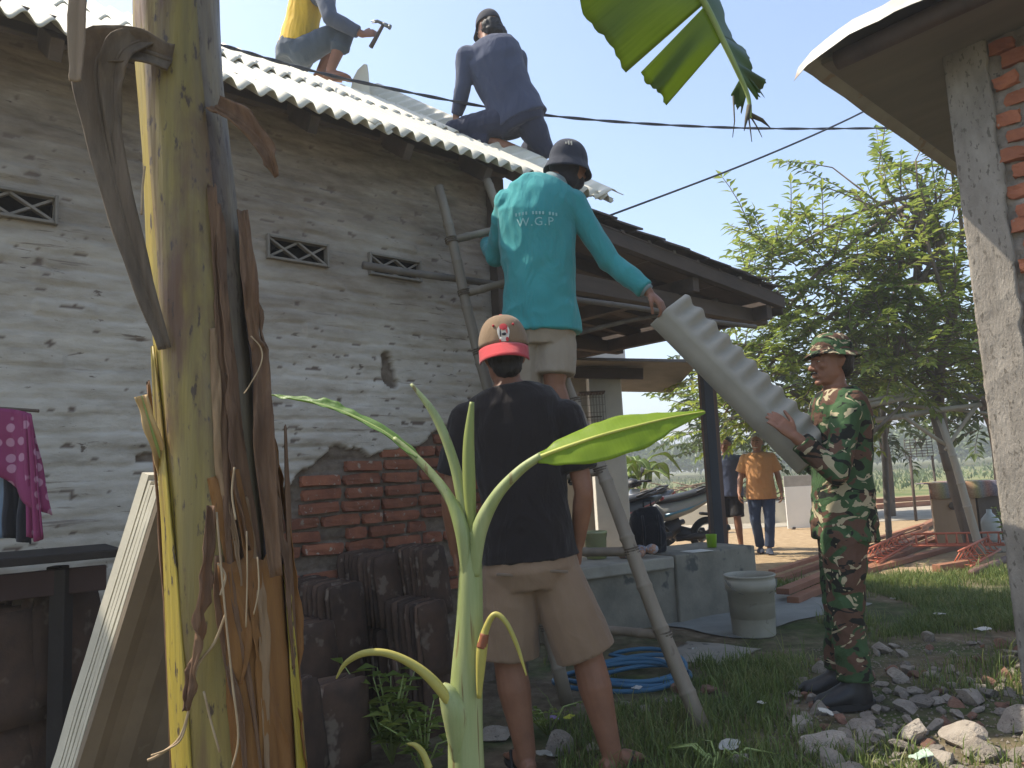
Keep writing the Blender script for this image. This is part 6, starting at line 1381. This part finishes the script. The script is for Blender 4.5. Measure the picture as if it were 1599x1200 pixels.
def timbers():
    r = random.Random(64); m = mat('new_timber', (.34, .155, .085), (.25, .105, .06), 5, .7, .35, 60, .003, (1, .12, 1), rnd=.15)
    L = [((1238, 938), (1470, 838), .10, .055, .03, 'lowest front red-brown beam of the timber pile'), ((1222, 924), (1455, 832), .11, .05, .085, 'second red-brown beam, upper one of the timber pile'), ((1215, 905), (1445, 826), .09, .045, .03, 'rear red-brown beam lying along the dirt'), ((1205, 893), (1440, 820), .07, .04, .09, 'thin red-brown batten on top of the rear beam'), ((1300, 905), (1500, 852), .09, .05, .03, 'single beam lying nearest the sunlit grass')]
    for (a, b, w, h, z, lab) in L:
        p, q = atz(*a, z), atz(*b, z); d = q-p; o = boxobj('timber_beam', (p+q)/2, (d.length, w, h), m, None, Matrix.Rotation(math.atan2(d.y, d.x), 3, 'Z'), .003); tag(o, lab, 'beam', 'sawn timber on the ground')
    for k, (a, b, z, lab) in enumerate((((1365, 792), (1462, 785), .06, 'long pale plank lying by the far road edge, front one'), ((1365, 783), (1462, 777), .18, 'long pale plank lying by the far road edge, rear one'), ((1462, 888), (1512, 880), .05, 'short beam offcut lying near the orange frames'), ((1435, 826), (1462, 812), .06, 'short brown offcut leaning by the wooden chest'))):
        p, q = atz(*a, z), atz(*b, z); d = q-p; o = boxobj('timber_beam', (p+q)/2, (d.length, .16 if k < 2 else .09, .10 if k < 2 else .07), m, None, Matrix.Rotation(math.atan2(d.y, d.x), 3, 'Z'), .004); tag(o, lab, 'beam', 'sawn timber on the ground')
timbers()
def frames():
    m = mat('orange_primer', (.55, .16, .085), (.45, .12, .065), 6, .55, .2, 50)
    def lattice(a, b, lab, wid, n):
        a, b = V(a), V(b); T = thing('steel_frame', lab, 'frame', a); d = (b-a); L = d.length; e = d/L; s = V((-e.y, e.x, 0)); up = V((0, 0, 1))
        for i, o in enumerate((s*0, s*wid, s*wid*.5+up*wid*.8)): tubeobj('bar', [o, o+d], .012, m, T, 8)
        for i in range(n):
            t = (i+.5)/n; bm = bmesh.new(); tube(bm, [e*L*t, e*L*t+s*wid], .007, 6); tube(bm, [e*L*t+s*wid, e*L*t+s*wid*.5+up*wid*.8], .007, 6); tube(bm, [e*L*t+s*wid*.5+up*wid*.8, e*L*t], .007, 6); frombm('stirrup', bm, T, m, True)
    lattice(atz(1370, 878, .08), atz(1425, 848, .12), 'short orange steel lattice frame lying across the beams', .16, 8)
    lattice(atz(1425, 853, .14), atz(1572, 851, .14), 'long orange steel lattice frame pointing at the pillar', .16, 9)
    lattice(atz(1516, 885, .05), atz(1562, 858, .07), 'orange steel frame piece with close rungs by the pillar', .18, 7)
    p, q = atz(1518, 895, .04), atz(1575, 872, .04); o = tubeobj('pipe', [V((0, 0, 0)), q-p], .035, mat('rusty_pipe', (.16, .09, .07), None, 9, .7, .4, 60), None); o.location = p; tag(o, 'rusty brown pipe end lying on the grass by the pillar', 'pipe')
frames()
def chest():
    Y = 10.2; c = at(1502, 846, Y); c.z = 0; T = thing('wooden_chest', 'tan wooden chest with a striped rug over its top', 'chest', c, rad(-8)); mw = mat('plywood', (.40, .265, .155), (.31, .20, .115), 4, .8, .3, 40, .003, (1, 1, .3)); dk = mat('chest_dark', (.13, .10, .075), None, 4, .85, .3)
    boxobj('front_panel', (-.14, -.24, .38), (.52, .03, .72), mw, T); boxobj('side_panel', (.16, .0, .38), (.03, .50, .70), dk, T); boxobj('carcass', (0, .0, .38), (.50, .44, .68), dk, T); boxobj('annex', (.40, .05, .40), (.44, .5, .76), dk, T)
    bm = bmesh.new(); tube(bm, [(-.16, -.265, .50), (-.16, -.275, .50)], [.05, .05], 20); frombm('round_plate', bm, T, dk, True)
    m, n, l, b = newmat('striped_rug'); tc = nod(n, 'ShaderNodeTexCoord'); sp = nod(n, 'ShaderNodeSeparateXYZ'); l.new(tc.outputs['Object'], sp.inputs[0]); wv = nod(n, 'ShaderNodeMath', operation='MULTIPLY'); wv.inputs[1].default_value = 2.4; l.new(sp.outputs[0], wv.inputs[0]); fr = nod(n, 'ShaderNodeMath', operation='FRACT'); l.new(wv.outputs[0], fr.inputs[0])
    col = ramp(n, l, fr.outputs[0], [(.0, (.36, .12, .05)), (.22, (.42, .24, .10)), (.35, (.28, .26, .07)), (.5, (.16, .2, .22)), (.66, (.3, .1, .07)), (.85, (.10, .10, .18))]); col = mix(n, l, .35, col, ramp(n, l, noisetex(n, l, tc.outputs['Object'], 70, 3, .6), [(.3, (.08, .06, .05)), (.7, (.5, .4, .3))])); l.new(col, b.inputs['Base Color']); b.inputs['Roughness'].default_value = .95
    rg = []; fs = []; N = 20; prof = [(-.285, .60), (-.275, .70), (-.262, .785), (-.24, .80), (-.05, .80), (.2, .80)]
    for j, (y, z) in enumerate(prof):
        for i in range(N+1): x = -.42+.84*i/N; rg.append((x, y-.01*vnoise(x*6, j), z+.012*vnoise(x*5, j*.7, 4)-(.02*abs(vnoise(x*3, 1)) if j == 0 else 0)))
    for j in range(len(prof)-1):
        for i in range(N): k = j*(N+1)+i; fs.append((k, k+1, k+N+2, k+N+1))
    o = fromdata('rug', rg, fs, T, m, True); md = o.modifiers.new('t', 'SOLIDIFY'); md.thickness = .015
    p = at(1548, 830, 9.2); p.z = 0; bm = bmesh.new(); Zx, Yx = V((1, 0, 0)), V((0, 1, 0)); 
    q = thing('water_jug', 'clear plastic water jug standing by the cement pillar', 'jug', (p.x, p.y, .12)); loft(bm, [(V((0, 0, z)), Zx*a, Yx*a) for a, z in ((.09, 0), (.10, .03), (.10, .22), (.09, .26), (.03, .33), (.028, .37))], 20); frombm('body', bm, q, mat('clear_plastic', (.42, .45, .46), (.34, .37, .38), 5, .2, 0), True)
    bm = bmesh.new(); box(bm, (0, 0, -.06), (.30, .3, .12), bev=.01); o = frombm('stone_block', bm, q, m_conc)
chest()
def trellis():
    Y = 8.6; b = at(1528, 845, Y); b.z = 0; T = thing('bamboo_trellis', 'weathered bamboo trellis with forked prop and crossing poles beside the chest', 'trellis', b); m = mat('pale_bamboo', (.40, .36, .29), (.28, .25, .20), 7, .7, .3, 60, .003, (1, 1, .15))
    def pole(nm, a, c, r0=.026, ya=0, yc=0, mm=None): bamboo(nm, at(*a, Y+ya), at(*c, Y+yc), r0, r0*.85, T, mm or m, b, .35, 0, a[0])
    g = at(1530, 842, Y); g.z = 0; bamboo('prop', g, at(1468, 655, Y), .045, .036, T, m, b, .35, .03, 2); pole('prop', (1482, 735), (1458, 652), .05, .2, .2, m_bamd)
    pole('crossbar', (1368, 656), (1532, 632), .032, .2, 0); pole('crossbar', (1358, 634), (1445, 615), .030, .1, .3); pole('crossbar', (1358, 626), (1445, 611), .022, .12, .32); pole('crossbar', (1412, 633), (1560, 648), .02, .3, .3); pole('brace', (1410, 650), (1478, 695), .024); pole('brace', (1527, 632), (1476, 703), .022); pole('brace', (1362, 676), (1412, 630), .02, 0, 0, m_bamd); pole('brace', (1365, 690), (1400, 640), .02, .8, .6, m_bamd); pole('crossbar', (1430, 610), (1590, 628), .035, .6, .6, m_bamd); pole('crossbar', (1235, 612), (1275, 632), .03, 1, 1, m_bamd)
    g2 = at(1380, 780, Y+1.6); g2.z = 0; bamboo('prop', g2, at(1378, 620, Y+1.6), .04, .035, T, m_bamd, b, .35, 0, 7)
trellis()
def roadside():
    # standing board, low wall, sticks
    p = at(1248, 822, 13.6); p.z = 0.02; T = thing('white_board', 'white board with worn grey top standing at the roadside', 'board', p); boxobj('lower_panel', (.12, 0, .36), (.64, .03, .72), mat('white_paint', (.82, .82, .82), (.75, .75, .75), 3, .6, .1), T); boxobj('upper_panel', (.10, .002, .815), (.60, .028, .19), mat('worn_grey', (.42, .40, .38), (.28, .27, .26), 6, .8, .4), T)
    for x in (-.1, .34): boxobj('foot', (x, .06, .01), (.05, .2, .03), m_timber, T)
    a, b = at(1035, 800, 16.2), at(1232, 800, 15.4); a.z = b.z = 0; d = b-a; o = boxobj('low_wall', (a+b)/2+V((0, 0, .20)), (d.length, .3, .44), mat('cream_wall', (.62, .55, .42), (.5, .43, .32), 3, .85, .4, 30), None, Matrix.Rotation(math.atan2(d.y, d.x), 3, 'Z'), .03); tag(o, 'low cream wall along the road behind the scooters', 'wall')
    r = random.Random(71); bm = bmesh.new(); c = at(1085, 770, 17.0); c.z = .12
    for k in range(95):
        x = r.uniform(-1.6, 2.4); h = .55*math.exp(-(x/1.6)**2)+.12; s = V((x, r.uniform(-.4, .4), r.uniform(0, h))); q = V((r.uniform(.5, 1.2)*r.choice((-1, 1)), r.uniform(-.3, .3), r.uniform(-.10, .30))); tube(bm, [s, s+q*.5+V((0, 0, .03)), s+q], [.02, .017, .008], 5)
    o = frombm('brush_pile', bm, None, mat('dry_sticks', (.27, .19, .13), (.17, .12, .085), 9, .9, .3), True); o.location = c; tag(o, 'long heap of dry sticks piled beyond the low cream wall', 'brush pile', None, 'stuff')
    # bird basket stand behind the trellis
    s = at(1420, 720, 14); s.z = 0; T = thing('net_stand', 'thin dark post carrying a small wire basket by the field', 'stand', s); tubeobj('post', [(0, 0, 0), (.02, 0, 1.15)], .025, m_timber, T); 
    for i in range(7): tubeobj('wire', [(-.05, 0, 1.15+i*.05), (.45, 0, 1.15+i*.05)], .006, m_timber, T, 5)
    for i in range(6): tubeobj('wire', [(-.05+i*.1, .01, 1.13), (-.05+i*.1, .01, 1.47)], .006, m_timber, T, 5)
    tubeobj('post', [(.42, 0, 0), (.42, 0, 1.15)], .02, m_timber, T)
roadside()
def neighbour():
    Y = 8.6; p = at(925, 860, Y); p.z = 0; T = thing('neighbour_house', 'white-pillared house front with thin awning beyond the porch', 'house', p); mw = mat('white_render', (.62, .62, .61), (.50, .50, .49), 3, .85, .3, 30, spots=(5, .66, (.33, .32, .30)))
    def loc(px, py, dy=0): return at(px, py, Y+dy)-p
    a, b = loc(905, 600), loc(970, 600); w = b.x-a.x; zt = a.z
    boxobj('pillar', (loc(946, 700).x+.02, 0, zt/2+.05), (.36, .3, zt+.1), mw, T, None, .01); boxobj('wall', (loc(880, 700).x, .35, zt/2+.1), (.9, .1, zt+.3), mat('grey_render', (.36, .35, .33), (.25, .24, .23), 3, .9, .3, 30), T)
    boxobj('awning', (loc(985, 590).x, .2, loc(985, 590).z+.04), (1.30, 1.5, .035), mat('awning_tin', (.20, .185, .175), (.13, .12, .115), 4, .7, .3), T, Matrix.Rotation(rad(4), 3, 'Y') @ Matrix.Rotation(rad(-6), 3, 'X')); boxobj('awning_beam', (loc(945, 585).x, -.3, loc(945, 585).z-.03), (.75, .06, .12), m_timber, T, Matrix.Rotation(rad(4), 3, 'Y'))
    boxobj('lintel', (loc(915, 585).x, .1, loc(915, 560).z), (.9, .3, .22), mw, T)
    # bird cage hung on the pillar
    c = at(925, 640, Y-.28); G = thing('bird_cage', 'small wire bird cage hanging on the white pillar', 'cage', (c.x, c.y, c.z-.22)); wd, hg = .26, .40; mc = mat('cage_wire', (.25, .24, .22), None, 9, .6, 0)
    boxobj('base', (0, 0, .01), (wd, wd*.8, .03), m_timber, G); boxobj('roof', (0, 0, hg), (wd+.02, wd*.8+.02, .02), m_timber, G)
    for i in range(9):
        for y in (-wd*.4, wd*.4): tubeobj('wire', [(-wd/2+wd*i/8, y, .02), (-wd/2+wd*i/8, y, hg)], .003, mc, G, 5)
    for j in range(4): tubeobj('wire', [(-wd/2, -wd*.4, .1+j*.08), (wd/2, -wd*.4, .1+j*.08)], .003, mc, G, 5)
    boxobj('perch', (0, 0, .14), (.2, .012, .012), m_timber, G)
neighbour()
# ============================================================ SCOOTERS AND THINGS ON THE LEDGE
def scooter(px, py, Y, rot, cbody, cacc, lab):
    b = at(px, py, Y); b.z = 0; T = thing('scooter', lab, 'scooter', b, rot, 'scooters parked behind the ledge')      # local: front = -x
    mb = mat('plastic_'+lab[:8], cbody, tuple(q*.85 for q in cbody), 4, .35, 0, spec=.5); ma = mat('accent_'+lab[:8], cacc, None, 4, .3, 0, spec=.5); mk = mat('black_plastic', (.018, .018, .02), None, 6, .5, .1); mr = mat('tyre_rubber', (.014, .014, .014), None, 8, .85, .3); ms = mat('alloy', (.42, .42, .43), None, 5, .3, 0, metal=.8); mse = mat('vinyl_seat', (.03, .032, .036), (.022, .023, .026), 20, .5, .3, 120, .001)
    X, Z, Yv = V((1, 0, 0)), V((0, 0, 1)), V((0, 1, 0))
    for x in (-.62, .62):
        bm = bmesh.new(); bmesh.ops.create_uvsphere(bm, u_segments=4, v_segments=3, radius=.001); bm.clear(); N = 28; M = 10; vv = [[bm.verts.new((x+(.205+.048*math.cos(2*math.pi*j/M))*math.cos(2*math.pi*i/N), .048*math.sin(2*math.pi*j/M), .253+(.205+.048*math.cos(2*math.pi*j/M))*math.sin(2*math.pi*i/N))) for j in range(M)] for i in range(N)]
        for i in range(N):
            for j in range(M): bm.faces.new((vv[i][j], vv[(i+1) % N][j], vv[(i+1) % N][(j+1) % M], vv[i][(j+1) % M]))
        w = frombm('wheel', bm, T, mr, True); bm = bmesh.new()
        for k in range(5): a = k*1.2566; tube(bm, [(x, 0, .253), (x+.165*math.cos(a), 0, .253+.165*math.sin(a))], [.022, .014], 6)
        tube(bm, [(x, -.04, .253), (x, .04, .253)], .035, 12)
        for q in (-.02, .02): tube(bm, [(x+.168*math.cos(i*.2618), q, .253+.168*math.sin(i*.2618)) for i in range(25)], .012, 6)
        frombm('rim', bm, w, ms, True)
    def sk(nm, rings, m, n=16): bm = bmesh.new(); loft(bm, rings, n); o = frombm(nm, bm, T, m, True); return o
    sk('seat', [(V((-.10, 0, .74)), Z*.03, Yv*.07), (V((.0, 0, .755)), Z*.05, Yv*.12), (V((.2, 0, .77)), Z*.055, Yv*.135), (V((.42, 0, .81)), Z*.05, Yv*.125), (V((.62, 0, .85)), Z*.035, Yv*.10), (V((.70, 0, .86)), Z*.01, Yv*.05)], mse)
    sk('tail_panel', [(V((-.10, 0, .60)), Z*.12, Yv*.10), (V((.1, 0, .61)), Z*.13, Yv*.15), (V((.4, 0, .68)), Z*.11, Yv*.16), (V((.65, 0, .76)), Z*.07, Yv*.12), (V((.80, 0, .82)), Z*.025, Yv*.06)], mb)
    sk('side_stripe', [(V((-.02, 0, .56)), Z*.04, Yv*.150), (V((.3, 0, .63)), Z*.035, Yv*.172), (V((.68, 0, .76)), Z*.018, Yv*.125)], ma)
    sk('floor', [(V((-.42, 0, .34)), Z*.06, Yv*.12), (V((-.2, 0, .30)), Z*.05, Yv*.14), (V((.05, 0, .36)), Z*.12, Yv*.13), (V((.2, 0, .42)), Z*.12, Yv*.10)], mk)
    sk('engine', [(V((.15, .02, .34)), Z*.10, Yv*.09), (V((.4, .06, .28)), Z*.09, Yv*.08), (V((.62, .09, .27)), Z*.09, Yv*.045)], mk)
    sk('front_shield', [(V((-.40, 0, .34)), X*.06, Yv*.14), (V((-.42, 0, .55)), X*.07, Yv*.19), (V((-.40, 0, .78)), X*.07, Yv*.18), (V((-.36, 0, .92)), X*.05, Yv*.11)], mb)
    sk('front_fender', [(V((-.86, 0, .40)), Z*.02, Yv*.05), (V((-.72, 0, .49)), Z*.035, Yv*.075), (V((-.58, 0, .51)), Z*.035, Yv*.075), (V((-.45, 0, .44)), Z*.03, Yv*.06)], ma)
    sk('handlebar_cowl', [(V((-.48, 0, .98)), Z*.05, Yv*.08), (V((-.40, 0, 1.0)), Z*.065, Yv*.13), (V((-.30, 0, .99)), Z*.04, Yv*.10)], mk)
    sk('headlight', [(V((-.475, 0, .70)), X*.02, Yv*.10), (V((-.49, 0, .77)), X*.03, Yv*.13), (V((-.455, 0, .83)), X*.02, Yv*.09)], mat('lamp_glass', (.5, .52, .55), None, 4, .1, 0))
    tubeobj('handlebar', [(-.28, -.34, 1.02), (-.34, -.15, 1.02), (-.38, 0, 1.0), (-.34, .15, 1.02), (-.28, .34, 1.02)], .016, mk, T)
    for s in (-1, 1):
        bm = bmesh.new(); tube(bm, [(-.35, s*.18, 1.03), (-.36, s*.26, 1.13)], .006, 6); ball(bm, (-.36, s*.28, 1.16), (.012, .06, .04)); frombm('mirror', bm, T, mk, True)
        tubeobj('fork', [(-.62, s*.06, .25), (-.50, s*.06, .55)], .02, mk, T, 8)
    sk('tail_light', [(V((.79, 0, .79)), Z*.03, Yv*.055), (V((.83, 0, .80)), Z*.02, Yv*.045)], mat('red_lens', (.35, .02, .02), None, 4, .2, 0)); tubeobj('grab_rail', [(.45, -.12, .84), (.66, -.10, .90), (.74, 0, .91), (.66, .10, .90), (.45, .12, .84)], .013, mk, T)
    sk('rear_fender', [(V((.55, 0, .55)), Z*.02, Yv*.06), (V((.72, 0, .53)), Z*.02, Yv*.06), (V((.86, 0, .40)), Z*.03, Yv*.05), (V((.90, 0, .28)), Z*.02, Yv*.04)], mk); tubeobj('exhaust', [(.1, -.14, .25), (.45, -.16, .28), (.85, -.17, .36)], [.03, .045, .04], mk, T)
    return T
scooter(1038, 850, 10.2, rad(14), (.30, .31, .32), (.10, .28, .42), 'silver grey scooter with dark seat behind the backpack')
scooter(985, 850, 11.6, rad(24), (.12, .12, .13), (.42, .09, .08), 'pale scooter with red trim behind the silver one')
scooter(940, 870, 9.6, rad(8), (.05, .055, .06), (.45, .12, .12), 'black scooter with red streak by the white pillar')
def ledge_things():
    zt = .50
    p = atz(1020, 866, zt); T = thing('backpack', 'black backpack standing on the ledge in front of the scooters', 'backpack', (p.x, p.y+.12, zt)); mk = cloth('pack_nylon', (.022, .022, .026), None, .5, 14); bm = bmesh.new(); b = V((p.x, p.y+.12, zt))
    loft(bm, [(b+V((0, 0, .01)), V((.125, 0, 0)), V((0, .085, 0))), (b+V((0, 0, .12)), V((.135, 0, 0)), V((0, .10, 0))), (b+V((0, 0, .28)), V((.12, 0, 0)), V((0, .085, 0))), (b+V((0, 0, .36)), V((.07, 0, 0)), V((0, .05, 0)))], 16); ball(bm, b+V((.02, -.09, .13)), (.10, .04, .11)); ball(bm, b+V((-.10, -.02, .20)), (.06, .07, .15)); remesh('sack', bm, .01, T, mk, 3, b, (.008, (9, 9, 6), 3))
    for s in (-.06, .06): tubeobj('strap', [(s, -.09, .30), (s, -.15, .18), (s, -.11, .05)], .011, mk, T, 6)
    tubeobj('top_loop', [(-.03, 0, .36), (-.03, 0, .41), (.03, 0, .41), (.03, 0, .36)], .008, mk, T, 6)
    p = atz(1113, 856, zt); c = thing('green_cup', 'lime green plastic cup on the ledge by the post', 'cup', (p.x, p.y+.02, zt+.004)); bm = bmesh.new(); X, Yv = V((1, 0, 0)), V((0, 1, 0)); loft(bm, [(V((0, 0, z)), X*a, Yv*a) for a, z in ((.036, 0), (.044, .10), (.045, .104), (.041, .104), (.034, .012))], 24); frombm('cup_body', bm, c, mat('lime_plastic', (.25, .45, .02), (.22, .40, .02), 4, .4, 0), True)
    p = atz(1000, 872, zt); bm = bmesh.new(); b = V((p.x, p.y+.06, zt))
    for k in range(9): ball(bm, b+V((RND.uniform(-.12, .10), RND.uniform(-.04, .05), .03+RND.uniform(0, .035))), (RND.uniform(.04, .07), .05, .035))
    m, n, l, bs = newmat('patterned_bundle'); tc = nod(n, 'ShaderNodeTexCoord'); col = ramp(n, l, noisetex(n, l, tc.outputs['Object'], 16, 3, .6), [(.35, (.16, .17, .22)), (.5, (.40, .38, .40)), (.58, (.45, .2, .1)), (.7, (.5, .45, .4))]); l.new(col, bs.inputs['Base Color'])
    o = remesh('cloth_bundle', bm, .008, None, m, 3, b, (.010, (14, 14, 14), 4)); o.location = b; tag(o, 'crumpled patterned cloth bundle on the ledge beside the backpack', 'cloth')
    p = atz(1090, 862, zt+.002); o = boxobj('paper_sheet', (p.x, p.y+.05, zt+.004), (.20, .16, .003), mat('paper_white', (.70, .70, .70), (.6, .6, .6), 5, .8, .1), None, Matrix.Rotation(.4, 3, 'Z'), 0); tag(o, 'white paper lying on the ledge next to the green cup', 'paper')
    p = atz(935, 876, zt); c = thing('paint_pail', 'small yellow-green pail on the ledge behind the ladder', 'pail', (p.x, p.y+.15, zt+.003)); bm = bmesh.new(); loft(bm, [(V((0, 0, z)), X*a, Yv*a) for a, z in ((.075, 0), (.088, .19), (.092, .19), (.092, .205), (.085, .205), (.075, .02))], 28); frombm('shell', bm, c, mat('pail_green', (.36, .40, .12), (.45, .46, .33), 3, .5, .2), True); tubeobj('handle', [V((.09*math.cos(a), -.07*math.sin(a), .19-.07*math.sin(a))) for a in [i*math.pi/10 for i in range(11)]], .003, MATS['wire_grey'], c, 5)
ledge_things()
# ---- the air
def haze():
    bm = bmesh.new(); box(bm, (60, 330, 10.5), (1500, 780, 24)); o = frombm('haze', bm, None, None); o['kind'] = 'stuff'
    m = bpy.data.materials.new('haze_air'); m.use_nodes = True; n = m.node_tree.nodes; n.remove(n['Principled BSDF']); pv = n.new('ShaderNodeVolumePrincipled'); pv.inputs['Color'].default_value = (.93, .95, .97, 1); pv.inputs['Density'].default_value = .0045; pv.inputs['Anisotropy'].default_value = .3
    m.node_tree.links.new(pv.outputs[0], n['Material Output'].inputs['Volume']); o.data.materials.append(m)
haze()
